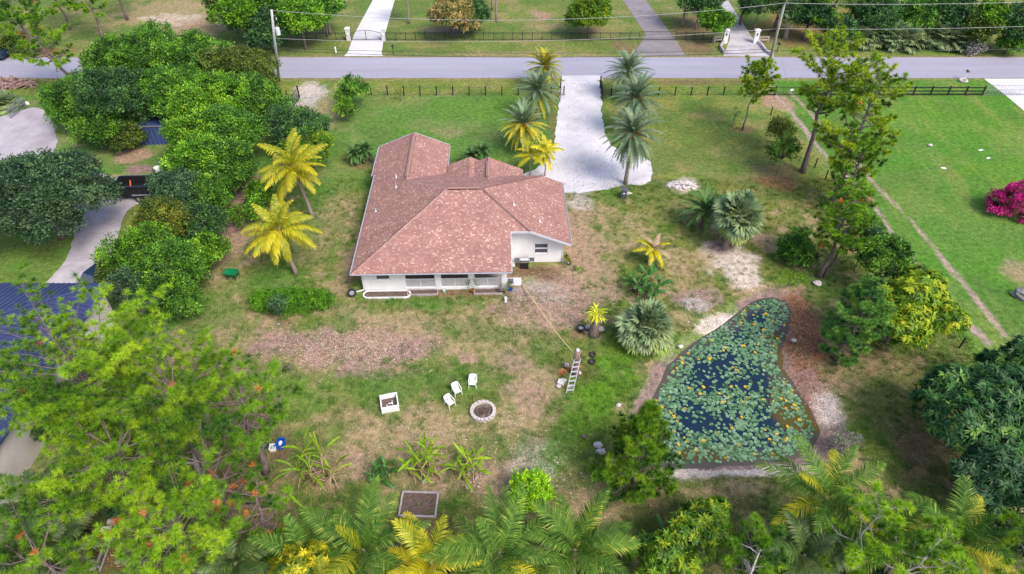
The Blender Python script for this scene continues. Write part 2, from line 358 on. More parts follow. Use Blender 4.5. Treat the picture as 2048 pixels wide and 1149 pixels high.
m3 = mixn('MIX', st.outputs[0], m2.outputs[0], rgb.outputs[0])
l.new(m3.outputs[0], b.inputs['Base Color']); b.inputs['Roughness'].default_value = .95; b.inputs['Specular IOR Level'].default_value = .1
bp = n.new('ShaderNodeBump'); bp.inputs['Strength'].default_value = .7; bp.inputs['Distance'].default_value = .06
l.new(nz(11, 6, .75).outputs['Fac'], bp.inputs['Height']); l.new(bp.outputs[0], b.inputs['Normal'])
M_GROUND = m

def axis(a, b_, st_, far):
    mid = np.arange(a, b_ + 1e-6, st_); ext = st_ * np.cumsum(1.35 ** np.arange(1, 26)); ext = ext[ext < far]
    return np.concatenate([a - ext[::-1], mid, b_ + ext])
gx = axis(-95, 95, .3, 1500); gy = axis(12, 122, .28, 1500)
X, Y = np.meshgrid(gx, gy)
Z = bump_z(X, Y)
V = np.stack([X, Y, Z], -1).reshape(-1, 3)
nx, ny = len(gx), len(gy)
ii = np.arange(nx * ny).reshape(ny, nx)
Q = np.stack([ii[:-1, :-1], ii[:-1, 1:], ii[1:, 1:], ii[1:, :-1]], -1).reshape(-1, 4)
gm = mesh_np('ground', V, Q, mat=M_GROUND, smooth=True)
ca = gm.color_attributes.new('cover', 'FLOAT_COLOR', 'POINT')
C = gcol(X, Y).reshape(-1, 3); ca.data.foreach_set('color', np.concatenate([C, np.ones((len(C), 1), np.float32)], 1).astype(np.float32).ravel())
props(link('ground', gm), kind='structure')

def strip_mat(name, c1, c2, c3, s1=.5, s2=14, bump=.4, brick=None, stretch=None):
    m, n, l, b = nodes(name); tc = n.new('ShaderNodeTexCoord'); mp = n.new('ShaderNodeMapping'); l.new(tc.outputs['Object'], mp.inputs[0])
    if stretch: mp.inputs['Scale'].default_value = stretch
    def nzz(s, d, v): 
        t = n.new('ShaderNodeTexNoise'); t.inputs['Scale'].default_value = s; t.inputs['Detail'].default_value = d; t.inputs['Roughness'].default_value = .7; l.new(v, t.inputs['Vector']); return t
    a = n.new('ShaderNodeValToRGB'); a.color_ramp.elements[0].position = .35; a.color_ramp.elements[1].position = .65
    a.color_ramp.elements[0].color = (*c2, 1); a.color_ramp.elements[1].color = (*c1, 1); l.new(nzz(s1, 8, mp.outputs[0]).outputs['Fac'], a.inputs['Fac'])
    s = n.new('ShaderNodeValToRGB'); s.color_ramp.elements[0].position = .3; s.color_ramp.elements[1].position = .7
    s.color_ramp.elements[0].color = (*c3, 1); s.color_ramp.elements[1].color = (1.15, 1.15, 1.15, 1)
    nf = nzz(s2, 5, tc.outputs['Object']); l.new(nf.outputs['Fac'], s.inputs['Fac'])
    mx = n.new('ShaderNodeMixRGB'); mx.blend_type = 'MULTIPLY'; mx.inputs[0].default_value = 1; l.new(a.outputs[0], mx.inputs[1]); l.new(s.outputs[0], mx.inputs[2])
    out = mx
    if brick:
        br = n.new('ShaderNodeTexBrick'); br.inputs['Scale'].default_value = 1; br.inputs['Brick Width'].default_value = brick[0]; br.inputs['Row Height'].default_value = brick[1]; br.inputs['Mortar Size'].default_value = brick[2]
        br.inputs['Color1'].default_value = (.9, .9, .9, 1); br.inputs['Color2'].default_value = (1.1, 1.1, 1.1, 1); br.inputs['Mortar'].default_value = (.55, .53, .52, 1)
        l.new(tc.outputs['Object'], br.inputs['Vector'])
        m2 = n.new('ShaderNodeMixRGB'); m2.blend_type = 'MULTIPLY'; m2.inputs[0].default_value = 1; l.new(mx.outputs[0], m2.inputs[1]); l.new(br.outputs[0], m2.inputs[2]); out = m2
    l.new(out.outputs[0], b.inputs['Base Color']); b.inputs['Roughness'].default_value = .9; b.inputs['Specular IOR Level'].default_value = .25
    bpn = n.new('ShaderNodeBump'); bpn.inputs['Strength'].default_value = bump; bpn.inputs['Distance'].default_value = .04; l.new(nf.outputs['Fac'], bpn.inputs['Height']); l.new(bpn.outputs[0], b.inputs['Normal'])
    return m
M_ASPH = strip_mat('asphalt', (.335, .325, .40), (.285, .275, .345), (.85, .85, .85), .35, 22, .2, None, (.12, 1, 1))
M_SHELL = strip_mat('shell_gravel', (.72, .70, .73), (.52, .50, .54), (.66, .66, .68), .22, 7, .9)
M_CONC = strip_mat('concrete', (.66, .64, .68), (.54, .52, .55), (.88, .88, .88), .5, 18, .15)
M_CONC2 = strip_mat('stained_concrete', (.52, .49, .53), (.33, .30, .33), (.85, .85, .85), .45, 14, .2)
M_DRIVE = strip_mat('worn_concrete', (.46, .42, .46), (.31, .28, .31), (.8, .8, .8), .33, 12, .3)
M_PAVE = strip_mat('paver', (.30, .27, .29), (.22, .20, .22), (.8, .8, .8), .4, 14, .3, (.5, .25, .025))
def sheet(name, poly, z, mat, wob=0, step=.35, seed=1):
    rng = random.Random(seed); pts = []
    n_ = len(poly)
    for i in range(n_):
        a, b_ = Vector(poly[i]), Vector(poly[(i + 1) % n_]); k = max(1, int((b_ - a).length / step)) if wob else 1
        nr = Vector((-(b_ - a).y, (b_ - a).x)).normalized()
        for j in range(k):
            p = a.lerp(b_, j / k); 
            if wob:
                q = float(fbm(np.array([p.x * .9]), np.array([p.y * .9]), 4)[0]) - .5; p = p + nr * (q * wob * 2 + rng.uniform(-.25, .25) * wob)
            pts.append(p)
    mb = MB(); mb.prism([(p.x, p.y) for p in pts], -.05, z)
    return props(mb.build(name, mat), kind='structure')
def smooth(pts, it=2):
    for _ in range(it):
        o = []
        for i in range(len(pts)):
            a, b_ = pts[i], pts[(i + 1) % len(pts)]
            o += [(a[0] * .75 + b_[0] * .25, a[1] * .75 + b_[1] * .25), (a[0] * .25 + b_[0] * .75, a[1] * .25 + b_[1] * .75)]
        pts = o
    return pts
RY0, RY1 = 84.65, 91.35
road = [(x, RY0) for x in range(-600, 601, 2)] + [(x, RY1) for x in range(600, -601, -2)]
road = [(x, y + (float(fbm(np.array([x * .4]), np.array([y]), 3)[0]) - .5) * .35) for x, y in road]
props(MB().prism(road, -.05, .022).build('road', M_ASPH), kind='structure')
sheet('shell_driveway', smooth(P2([(1122, 156), (1202, 156), (1203, 200), (1206, 260), (1225, 300), (1300, 318), (1306, 345), (1300, 370), (1245, 371), (1185, 386), (1120, 386), (1050, 372), (1040, 352), (1082, 335), (1105, 300), (1113, 255), (1119, 200)]), 1), .016, M_SHELL, .28)
sheet('road_apron', P2([(1120, 161), (1206, 161), (1200, 152), (1124, 152)]), .026, M_SHELL, .12)
sheet('paved_driveway', P2([(1262, 112.5), (1372, 112.5), (1352, 82), (1340, 66), (1294, 4), (1280, -25), (1225, -25), (1252, 10), (1292, 70), (1284, 84)]), .016, M_PAVE)
sheet('concrete_driveway', P2([(688, 112.5), (766, 112.5), (763, 106), (768, 75), (789, 2), (798, -30), (752, -30), (745, 2), (708, 70), (696, 104)]), .016, M_CONC)
sheet('curved_driveway', smooth(P2([(1446, 113), (1448, 113), (1536, 113), (1552, 116), (1530, 100), (1511, 82), (1500, 70), (1468, 20), (1450, -8), (1430, -8), (1450, 22), (1458, 55), (1460, 75), (1458, 85)]), 1), .016, M_CONC2)
sheet('wide_driveway', P2([(1968, 158), (2300, 158), (2300, 330), (2160, 290), (2048, 222), (2012, 192)]), .016, M_CONC)
nd = smooth(P2([(-120, 260), (0, 235), (70, 211), (95, 225), (112, 262), (116, 290), (105, 310), (215, 352), (262, 366), (300, 372), (300, 400), (255, 415), (240, 460), (232, 500), (228, 575), (96, 575), (132, 523), (150, 470), (146, 440), (150, 420), (120, 370), (60, 320), (-120, 330)]), 2)
sheet('gravel_driveway', nd, .012, M_DRIVE, .25)
sheet('carport_apron', P2([(131, 524), (226, 524), (226, 590), (70, 590)]), .018, M_CONC2)

# pond water
m, n, l, b = nodes('pond_water')
b.inputs['Base Color'].default_value = (.006, .022, .056, 1); b.inputs['Roughness'].default_value = .06; b.inputs['Specular IOR Level'].default_value = .55
b.inputs['IOR'].default_value = 1.333; b.inputs['Transmission Weight'].default_value = 0
tc = n.new('ShaderNodeTexCoord'); t = n.new('ShaderNodeTexNoise'); t.inputs['Scale'].default_value = 3; t.inputs['Detail'].default_value = 3; l.new(tc.outputs['Object'], t.inputs[0])
bpn = n.new('ShaderNodeBump'); bpn.inputs['Strength'].default_value = .08; bpn.inputs['Distance'].default_value = .05; l.new(t.outputs['Fac'], bpn.inputs['Height']); l.new(bpn.outputs[0], b.inputs['Normal'])
mx = (min(p[0] for p in MUD) - 1, max(p[0] for p in MUD) + 1, min(p[1] for p in MUD) - 1, max(p[1] for p in MUD) + 1)
wx = np.arange(mx[0], mx[1], .25); wy = np.arange(mx[2], mx[3], .25); WX, WY = np.meshgrid(wx, wy); ii = np.arange(WX.size).reshape(WX.shape)
wme = mesh_np('water', np.stack([WX, WY, WX * 0 + WZ], -1), np.stack([ii[:-1, :-1], ii[:-1, 1:], ii[1:, 1:], ii[1:, :-1]], -1).reshape(-1, 4), mat=m, smooth=True)
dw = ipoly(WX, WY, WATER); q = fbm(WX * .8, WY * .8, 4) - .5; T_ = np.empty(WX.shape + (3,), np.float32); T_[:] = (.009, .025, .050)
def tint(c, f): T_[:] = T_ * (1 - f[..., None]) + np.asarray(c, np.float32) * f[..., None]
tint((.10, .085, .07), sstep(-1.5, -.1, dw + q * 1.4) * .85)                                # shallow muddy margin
for px, py, rx, ry in ((1585, 815, 42, 75), (1560, 700, 16, 60), (1400, 900, 110, 16)):          # brown bed where tree reflections replace the sky, painted into the water colour
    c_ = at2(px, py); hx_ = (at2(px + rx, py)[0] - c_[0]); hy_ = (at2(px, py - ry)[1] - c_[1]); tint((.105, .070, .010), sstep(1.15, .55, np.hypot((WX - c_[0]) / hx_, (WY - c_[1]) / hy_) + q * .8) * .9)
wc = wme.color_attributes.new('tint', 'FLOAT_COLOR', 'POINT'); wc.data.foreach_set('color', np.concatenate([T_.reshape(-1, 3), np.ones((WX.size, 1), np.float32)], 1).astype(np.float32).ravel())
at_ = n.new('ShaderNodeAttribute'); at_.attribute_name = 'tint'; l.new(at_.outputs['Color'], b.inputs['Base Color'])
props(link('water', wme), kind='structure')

# ================================================================ PLANT KIT
def nrm(a): return a / (np.linalg.norm(a, axis=-1, keepdims=True) + 1e-9)
def leaf_arrays(P, D, N, L, W, fold=.18, bend=0):
    n = len(P); D = nrm(D); Sd = nrm(np.cross(D, N)); N = np.cross(Sd, D)
    L = np.broadcast_to(np.asarray(L, float).reshape(-1, 1), (n, 1)); W = np.broadcast_to(np.asarray(W, float).reshape(-1, 1), (n, 1))
    v = np.stack([P, P + D * L * .45 + Sd * W / 2 + N * W * fold, P + D * L - N * L * bend, P + D * L * .45 - Sd * W / 2 + N * W * fold], 1)
    return v.reshape(-1, 3), np.arange(n * 4).reshape(n, 4)
class Bag:
    def __init__(s): s.V = []; s.Q = []; s.T = []; s.tq = []; s.tt = []; s.n = 0
    def add(s, V, Q=None, T=None, tq=None, tt=None):
        if Q is not None and len(Q): s.Q.append(np.asarray(Q) + s.n); s.tq.append(np.broadcast_to(tq, (len(Q),)))
        if T is not None and len(T): s.T.append(np.asarray(T) + s.n); s.tt.append(np.broadcast_to(tt, (len(T),)))
        s.V.append(np.asarray(V, np.float32)); s.n += len(V)
    def mesh(s, name, mat):
        Q = np.concatenate(s.Q) if s.Q else None; T = np.concatenate(s.T) if s.T else None
        t = np.concatenate([np.concatenate(x) for x in (s.tq, s.tt) if x]) if (s.tq or s.tt) else None
        return mesh_np(name, np.concatenate(s.V), Q, T, mat, t)
def ball(rng, n): 
    d = nrm(rng.randn(n, 3)); return d
def crown_broad(rng, blobs, ncl, per, L, W, cr=.55, low=-.45, young=.25):
    """leaf clumps over a set of lobes; tone = leaf age (0 old dark leaf .. 1 young leaf), clump by clump"""
    blobs = np.asarray(blobs, float); area = (blobs[:, 3] * blobs[:, 4] + blobs[:, 4] * blobs[:, 5] + blobs[:, 3] * blobs[:, 5])
    b = rng.choice(len(blobs), int(ncl * 1.6), p=area / area.sum()); d = ball(rng, len(b)); keep = d[:, 2] > low + rng.rand(len(b)) * .3; b, d = b[keep], d[keep]
    rad = .52 + .62 * rng.rand(len(b)) ** .75; P = blobs[b, :3] + d * blobs[b, 3:] * rad[:, None]
    for k in range(len(blobs)):
        q = np.linalg.norm((P - blobs[k, :3]) / blobs[k, 3:], axis=1); ok = (q > .6) | (b == k); P, d, b = P[ok], d[ok], b[ok]
    P, d, b = P[:ncl], d[:ncl], b[:ncl]; nn = nrm(d / blobs[b, 3:])
    ct = np.clip(.36 + rng.randn(len(P)) * .22 + (rng.rand(len(P)) < young) * .42 + .12 * (fbm(P[:, 0] * .4 + 11, P[:, 1] * .4 + P[:, 2] * .3, 3) - .5) * 4, 0, 1)
    k = len(P) * per; i = np.repeat(np.arange(len(P)), per)
    crv = (cr * rng.uniform(.5, 1.25, len(P)))[i][:, None]; off = ball(rng, k) * (rng.rand(k, 1) ** .45) * crv; out = nn[i]
    off = off - out * np.clip((off * out).sum(1, keepdims=True), -9, 0) * .45
    pos = P[i] + off
    D = nrm(off / crv * .8 + out * .35 + rng.randn(k, 3) * .5 + np.array([0, 0, -.05])); N = nrm(out * .5 + np.array([0, 0, .55]) + rng.randn(k, 3) * .42)
    V, Q = leaf_arrays(pos, D, N, L * (.7 + .6 * rng.rand(k)), W * (.7 + .6 * rng.rand(k)))
    return V, Q, np.clip(ct[i] + rng.randn(k) * .13, 0, 1), P
def crown_rosette(rng, blobs, ncl, per, L, W, low=-.4, young=.2, droop=.25):
    """twig ends each carrying a whorl of long narrow leaves"""
    blobs = np.asarray(blobs, float); area = (blobs[:, 3] * blobs[:, 4] + blobs[:, 4] * blobs[:, 5] + blobs[:, 3] * blobs[:, 5])
    b = rng.choice(len(blobs), int(ncl * 1.6), p=area / area.sum()); d = ball(rng, len(b)); keep = d[:, 2] > low + rng.rand(len(b)) * .3; b, d = b[keep], d[keep]
    P = blobs[b, :3] + d * blobs[b, 3:] * (.74 + .3 * rng.rand(len(b)))[:, None]
    for k in range(len(blobs)):
        q = np.linalg.norm((P - blobs[k, :3]) / blobs[k, 3:], axis=1); ok = (q > .66) | (b == k); P, d, b = P[ok], d[ok], b[ok]
    P, d, b = P[:ncl], d[:ncl], b[:ncl]; ax = nrm(nrm(d / blobs[b, 3:]) + np.array([0, 0, .45]) + rng.randn(len(P), 3) * .3)
    ct = np.clip(.34 + rng.randn(len(P)) * .16 + (rng.rand(len(P)) < young) * .4, 0, 1)
    k = len(P) * per; i = np.repeat(np.arange(len(P)), per); A = ax[i]
    r = rng.randn(k, 3); r = nrm(r - A * (r * A).sum(1, keepdims=True)); e = rng.uniform(-.1, .8, (k, 1))
    D = nrm(r + A * e); N = nrm(A - r * e * .5)
    V, Q = leaf_arrays(P[i] - A * rng.uniform(0, .28, (k, 1)), D, N, L * (.65 + .5 * rng.rand(k)), W * (.8 + .4 * rng.rand(k)), .12, droop)
    return V, Q, np.clip(ct[i] + rng.randn(k) * .1, 0, 1), P
def limbs(mb, rng, top, targets, r0):
    top = Vector(top)
    for t in targets:
        t = Vector(t); mid = top.lerp(t, .5) + Vector((rng.uniform(-.3, .3), rng.uniform(-.3, .3), rng.uniform(-.1, .4))) * (t - top).length * .25
        mb.tube([top, mid, t], [r0, r0 * .6, r0 * .2], 6)
def trunkpath(rng, base, top, k=5, wob=.12):
    b, t = Vector(base), Vector(top); L = (t - b).length
    return [b.lerp(t, i / k) + (Vector((rng.uniform(-1, 1), rng.uniform(-1, 1), 0)) * wob * L * .12 if 0 < i < k else Vector()) for i in range(k + 1)]
LM = {}
def lm(n_): return LM[n_]
def defleaf(n_, *stops, **kw): LM[n_] = leafmat('leaf_' + n_, stops, **kw)
defleaf('bright', (.014, .050, .006), (.065, .180, .010), (.15, .33, .016), (.27, .47, .03))
defleaf('green', (.012, .042, .008), (.045, .135, .014), (.10, .25, .022), (.21, .40, .035))
defleaf('mango_lime', (.04, .11, .01), (.11, .23, .012), (.26, .38, .015), (.46, .48, .02))
defleaf('deep', (.010, .040, .014), (.028, .095, .026), (.060, .165, .036), (.16, .30, .05))
defleaf('dark', (.014, .040, .016), (.030, .085, .026), (.060, .15, .035), (.11, .23, .045))
defleaf('oak', (.016, .040, .022), (.036, .080, .036), (.075, .145, .060), (.12, .21, .08))
defleaf('olive', (.030, .055, .012), (.065, .110, .018), (.12, .18, .025), (.20, .26, .04))
defleaf('mango', (.030, .080, .008), (.075, .18, .012), (.18, .29, .014), (.36, .41, .02))
defleaf('lime', (.10, .26, .008), (.22, .46, .012), (.38, .62, .02), (.50, .70, .03))
defleaf('blue', (.018, .055, .024), (.040, .110, .040), (.085, .19, .065), (.15, .30, .09))
defleaf('yellow', (.10, .16, .010), (.26, .30, .012), (.50, .46, .015), (.70, .56, .03))
defleaf('brownish', (.05, .08, .02), (.13, .15, .04), (.32, .25, .08), (.48, .36, .16))
defleaf('magenta', (.03, .05, .015), (.20, .010, .06), (.46, .012, .16), (.66, .03, .30))
defleaf('grey', (.12, .11, .10), (.20, .18, .18), (.30, .28, .29), (.14, .26, .05))
defleaf('croton', (.030, .06, .010), (.07, .12, .012), (.16, .15, .016), (.26, .30, .03))
defleaf('hedge', (.030, .09, .006), (.060, .18, .008), (.10, .27, .010), (.16, .36, .02), trans=.2)
defleaf('pine', (.016, .055, .008), (.065, .165, .010), (.17, .32, .012), (.30, .44, .02), trans=.22, rough=.45)
defleaf('pine_lime', (.022, .07, .008), (.108, .235, .010), (.25, .41, .014), (.40, .52, .025), trans=.22, rough=.45)
defleaf('pine_yellow', (.03, .08, .008), (.13, .24, .010), (.29, .40, .014), (.46, .51, .03), trans=.22, rough=.45)
defleaf('pine_deep', (.022, .085, .022), (.080, .21, .036), (.17, .34, .05), (.27, .44, .055), trans=.22, rough=.45)
defleaf('coco_yellow', (.10, .15, .008), (.30, .30, .010), (.54, .45, .012), (.78, .60, .10), trans=.3)
defleaf('coco', (.012, .045, .008), (.040, .108, .014), (.112, .20, .028), (.38, .40, .09), trans=.3, spec=.15, rough=.65)
defleaf('coco_mix', (.05, .10, .008), (.18, .24, .012), (.42, .38, .015), (.62, .50, .04), trans=.3)
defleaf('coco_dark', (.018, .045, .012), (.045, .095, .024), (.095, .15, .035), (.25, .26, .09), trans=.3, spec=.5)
defleaf('date', (.050, .100, .055), (.100, .165, .085), (.165, .23, .125), (.32, .34, .16), trans=.2)
defleaf('date_yellow', (.07, .12, .03), (.24, .27, .04), (.52, .42, .02), (.66, .45, .02), trans=.25)
defleaf('cycad', (.020, .055, .018), (.045, .115, .030), (.09, .18, .04), (.20, .26, .05), trans=.2)
defleaf('sabal', (.060, .105, .050), (.115, .180, .085), (.20, .27, .13), (.38, .42, .14), trans=.25)
defleaf('sabal_yellow', (.09, .13, .06), (.15, .20, .09), (.27, .33, .08), (.42, .46, .07), trans=.25)
defleaf('banana', (.05, .13, .008), (.13, .27, .012), (.30, .42, .014), (.55, .52, .03), trans=.35)
defleaf('strelitzia', (.012, .06, .012), (.030, .115, .022), (.070, .20, .030), (.13, .28, .05), trans=.25, spec=.5)
defleaf('dead', (.16, .10, .06), (.26, .18, .11), (.38, .28, .18), (.46, .38, .27), trans=.15)
defleaf('rust', (.20, .07, .02), (.40, .14, .04), (.55, .22, .07), (.62, .32, .12), trans=.2)
defleaf('red', (.18, .02, .012), (.42, .07, .02), (.62, .14, .05), (.70, .30, .12), trans=.25)
defleaf('fern', (.16, .24, .008), (.38, .46, .012), (.58, .60, .015), (.70, .66, .04), trans=.35)
M_BARK = pm('bark', (.25, .20, .18), (.12, .09, .08), 5, .95, bump=.9, bscale=14)
M_PBARK = pm('pine_bark', (.24, .18, .175), (.10, .07, .07), 3.5, .95, bump=1, bscale=9)
M_GBARK = pm('pale_bark', (.46, .42, .41), (.26, .23, .22), 6, .95, bump=.6)
M_PALM = pm('palm_trunk', (.33, .27, .24), (.19, .15, .13), 7, .95, bump=.8, bscale=16)
M_RBARK = pm('fibrous_trunk', (.22, .13, .10), (.10, .06, .05), 8, .95, bump=1)
M_FRUIT = pm('date_fruit', (.75, .36, .02), (.55, .20, .01), 9, .6)
M_COCO = pm('coconut', (.45, .38, .05), (.25, .25, .04), 6, .5)

def broad_tree(name, label, cat, base, crown, leaf, dens=1.0, L=.3, W=.16, per=26, cr=.6, trunk_r=.14, bark=None, seed=0, group=None, rosette=False, low=-.45, young=.25, extra=None, tz=None, crown_label=None):
    """crown = list of lobes (dx, dy, z, rx, ry, rz) about the base"""
    rng = np.random.RandomState(seed + 7); r2 = random.Random(seed)
    t = thing(name, label, cat, (base[0], base[1], 0), 0, group)
    ar = sum(a[3] * a[4] + a[4] * a[5] + a[3] * a[5] for a in crown) * 4.19
    if rosette: V, Q, tn, P = crown_rosette(rng, crown, int(ar * dens), per, L, W, low, young)
    else: V, Q, tn, P = crown_broad(rng, crown, int(ar * dens), per, L, W, cr, low, young)
    o = link('crown', mesh_np('crown', V, Q, mat=lm(leaf), tone=tn), t)
    mb = MB(); c0 = min(a[2] - a[5] * .5 for a in crown); cx = sum(a[0] for a in crown) / len(crown); cy = sum(a[1] for a in crown) / len(crown)
    top = (cx * .5, cy * .5, max(.4, c0)); mb.tube(trunkpath(r2, (0, 0, -.15), top), [trunk_r * 1.35] + [trunk_r * (1 - .08 * i) for i in range(1, 6)], 8)
    tg = [P[i] for i in rng.choice(len(P), min(len(P), 16), replace=False)] + [a[:3] for a in crown]
    limbs(mb, r2, top, tg, trunk_r * .55)
    mb.build('trunk', bark or M_BARK, t, smooth=True)
    return t

# ---- pines: bare limbs, branchlets and round tufts of long needles
def tufts(bag, rng, P, A, n, L, W, tone):
    k = len(P) * n; i = np.repeat(np.arange(len(P)), n); A = nrm(np.asarray(A))[i]
    r = rng.randn(k, 3); r = nrm(r - A * (r * A).sum(1, keepdims=True)); ph = rng.uniform(.1, 1.75, (k, 1))
    D = nrm(A * np.cos(ph) + r * np.sin(ph)); Ls = L * (.75 + .4 * rng.rand(k, 1)); Sd = nrm(np.cross(D, rng.randn(k, 3))) * W / 2
    B = P[i] + D * .02; tip = B + D * Ls - np.array([0, 0, 1]) * Ls * .1 * np.sin(ph)
    V = np.stack([B - Sd, B + Sd, tip], 1).reshape(-1, 3); T = np.arange(k * 3).reshape(k, 3)
    bag.add(V, None, T, None, np.clip(np.asarray(tone)[i] + rng.randn(k) * .12, 0, 1))
def pine(label, base, h, lean=(0, 0), c0=.45, Lm=3.0, nb=26, shape='open', leaf='pine', needles=44, nl=.34, nw=.04, tw=1.0, seed=0, group=None, r=.2, name='pine_tree', dead=0, bare=0, bark=None, elev=(.1, .75)):
    rng = np.random.RandomState(seed + 31); r2 = random.Random(seed + 3)
    t = thing(name, label, 'pine tree', (base[0], base[1], 0), 0, group); mb = MB(); wood = MB()
    path = trunkpath(r2, (0, 0, -.2), (lean[0], lean[1], h), 7, .22)
    mb.tube(path, [r * 1.25] + [r * (1 - i / 8.2) for i in range(1, 8)], 9)
    def on(tt):
        f = tt * 7; i = min(6, int(f)); return path[i].lerp(path[i + 1], f - i)
    P = []; A = []; T = []
    for k in range(nb + bare):
        tt = c0 + (1 - c0) * ((k + r2.random()) / nb) ** .9 if k < nb else r2.uniform(c0 * .55, c0 * 1.1)
        tt = min(tt, .995); u = (tt - c0) / (1 - c0)
        prof = {'open': .55 + .6 * math.sin(math.pi * min(1, max(0, .12 + u * .85))), 'cone': 1.1 - .95 * u, 'flat': .5 + .7 * min(1, u * 1.2), 'oval': .35 + .8 * math.sin(math.pi * min(1, .1 + .85 * max(0, u)))}[shape]
        L = Lm * prof * r2.uniform(.65, 1.15); az = k * 2.4 + r2.uniform(-.5, .5); el = r2.uniform(*elev) + .5 * max(0, u) ** 2
        o = on(tt); d = Vector((math.cos(az) * math.cos(el), math.sin(az) * math.cos(el), math.sin(el))); sd_ = Vector((-d.y, d.x, 0))
        mid = o + d * L * .5 + sd_ * r2.uniform(-.12, .12) * L - Vector((0, 0, .06 * L)); tip = o + d * L + Vector((0, 0, .12 * L)) + sd_ * r2.uniform(-.2, .2) * L
        br = max(.018, r * .32 * (1 - .6 * max(0, u))); wood.tube([o, mid, tip], [br, br * .7, br * .3], 5, False)
        ct = np.clip(.42 + rng.randn() * .17, 0, 1)
        if k >= nb:
            for q in range(3):
                a = mid.lerp(tip, r2.random()); wood.tube([a, a + Vector((r2.uniform(-1, 1), r2.uniform(-1, 1), r2.uniform(-.4, .5))) * L * .3], [br * .4, br * .15], 4, False)
            continue
        nsub = max(4, int(L * 2.9 * tw))
        for q in range(nsub):
            s = .35 + .65 * (q + r2.random()) / nsub; a = o.lerp(mid, s * 2) if s < .5 else mid.lerp(tip, s * 2 - 1)
            sl = L * r2.uniform(.14, .34) * (1.15 - .5 * s); dd = (d * r2.uniform(.3, .9) + sd_ * r2.choice((-1, 1)) * r2.uniform(.3, 1) + Vector((0, 0, r2.uniform(-.1, .7)))).normalized()
            e = a + dd * sl; wood.tube([a, e], [br * .35, br * .2], 4, False)
            for f in (1, .5) if sl > .55 else (1,):
                P.append(a.lerp(e, f) + Vector(rng.randn(3) * .06)); A.append(dd + Vector((0, 0, .35))); T.append(ct + rng.randn() * .13)
        P.append(tip); A.append(d + Vector((0, 0, .5))); T.append(ct + .12)
    P.append(path[-1]); A.append(Vector((0, 0, 1))); T.append(.6)
    P = np.array([tuple(p) for p in P]); A = np.array([tuple(a) for a in A]); T = np.clip(np.array(T), 0, 1)
    dm = rng.rand(len(P)) < dead; bag = Bag(); tufts(bag, rng, P[~dm], A[~dm], needles, nl, nw, T[~dm])
    link('crown', bag.mesh('crown', lm(leaf)), t)
    if dm.any():
        bag = Bag(); tufts(bag, rng, P[dm], A[dm], needles, nl, nw, T[dm]); c = link('dead_needles', bag.mesh('dead_needles', lm('rust')), t); c['label'] = 'rust brown dead needle tufts'
    mb.v_, n0 = None, len(mb.v); mb.add(wood.v, wood.f); mb.build('trunk', bark or M_PBARK, t, smooth=True)
    return t

# ---- feather palms
def frond_arrays(rng, L, a0, bend, nl, ll, lw, lift=.25, droop=.5, fwd=.5, tbase=.45, tip_tone=.25, twist=0, rach=.03):
    """one pinnate leaf from the origin along +X; a0 = elevation at its base, bend = how far it arches over"""
    bag = Bag(); K = 14; ts = np.linspace(0, 1, K + 1); ang = a0 - bend * ts ** 1.3; ds = L / K
    px = np.concatenate([[0], np.cumsum(np.cos(ang[:-1]) * ds)]); pz = np.concatenate([[0], np.cumsum(np.sin(ang[:-1]) * ds)]); py = twist * L * ts ** 2
    C = np.stack([px, py, pz], 1)
    rd = rach * (1 - .8 * ts); up = np.stack([-np.sin(ang), 0 * ang, np.cos(ang)], 1)
    V = np.concatenate([np.stack([C[i] + np.array([0, rd[i], 0]), C[i] - np.array([0, rd[i], 0]), C[i] - up[i] * rd[i] * 1.4]) for i in range(K + 1)])
    F = np.array([[i * 3 + a, i * 3 + (a + 1) % 3, i * 3 + 3 + (a + 1) % 3, i * 3 + 3 + a] for i in range(K) for a in range(3)]); bag.add(V, F, None, np.full(len(F), .72))
    t = np.repeat(np.linspace(.13, .995, nl), 2); t = np.clip(t + rng.uniform(-.008, .008, len(t)), 0, 1); sg = np.tile([1., -1.], nl)
    f = t * K; i = np.minimum(f.astype(int), K - 1); fr = (f - i)[:, None]
    B = C[i] * (1 - fr) + C[i + 1] * fr; a = ang[i] * (1 - fr[:, 0]) + ang[i + 1] * fr[:, 0]
    Tn = np.stack([np.cos(a), 0 * a, np.sin(a)], 1); U = np.stack([-np.sin(a), 0 * a, np.cos(a)], 1); Sd = np.stack([0 * a, sg, 0 * a], 1)
    fw = np.clip(fwd + .35 * t, 0, .95)[:, None]; D = nrm(Tn * fw + Sd * np.sqrt(1 - fw ** 2) + U * lift + rng.randn(len(t), 3) * .07)
    le = (ll * np.sin(np.pi * np.clip(.14 + .8 * t, 0, 1)) ** .7 * rng.uniform(.88, 1.08, len(t)))[:, None]
    M1 = B + D * le * .5 - np.array([0, 0, 1]) * le * droop * .12; D2 = nrm(D - np.array([0, 0, 1]) * droop + rng.randn(len(t), 3) * .05); E_ = M1 + D2 * le * .5
    wv = Tn * (lw / 2); n = len(t)
    V = np.stack([B - wv * .7, B + wv * .7, M1 + wv, M1 - wv, E_], 1).reshape(-1, 3); o = np.arange(n)[:, None] * 5
    tn = np.clip(tbase + rng.randn(n) * .13 + rng.randn() * .03, 0, 1)
    bag.add(V, o + np.array([0, 1, 2, 3]), o + np.array([3, 2, 4]), tn, np.clip(tn + tip_tone * rng.rand(n), 0, 1)); return bag
_fr = {}
def frond_mesh(key, leaf, **kw):
    k = (key, leaf)
    if k not in _fr:
        rng = np.random.RandomState(abs(hash(str(key))) % 9999 if False else sum(ord(c) * (i + 1) for i, c in enumerate(str(key))) % 9999); _fr[k] = frond_arrays(rng, **kw).mesh('frond', lm(leaf))
    return _fr[k]
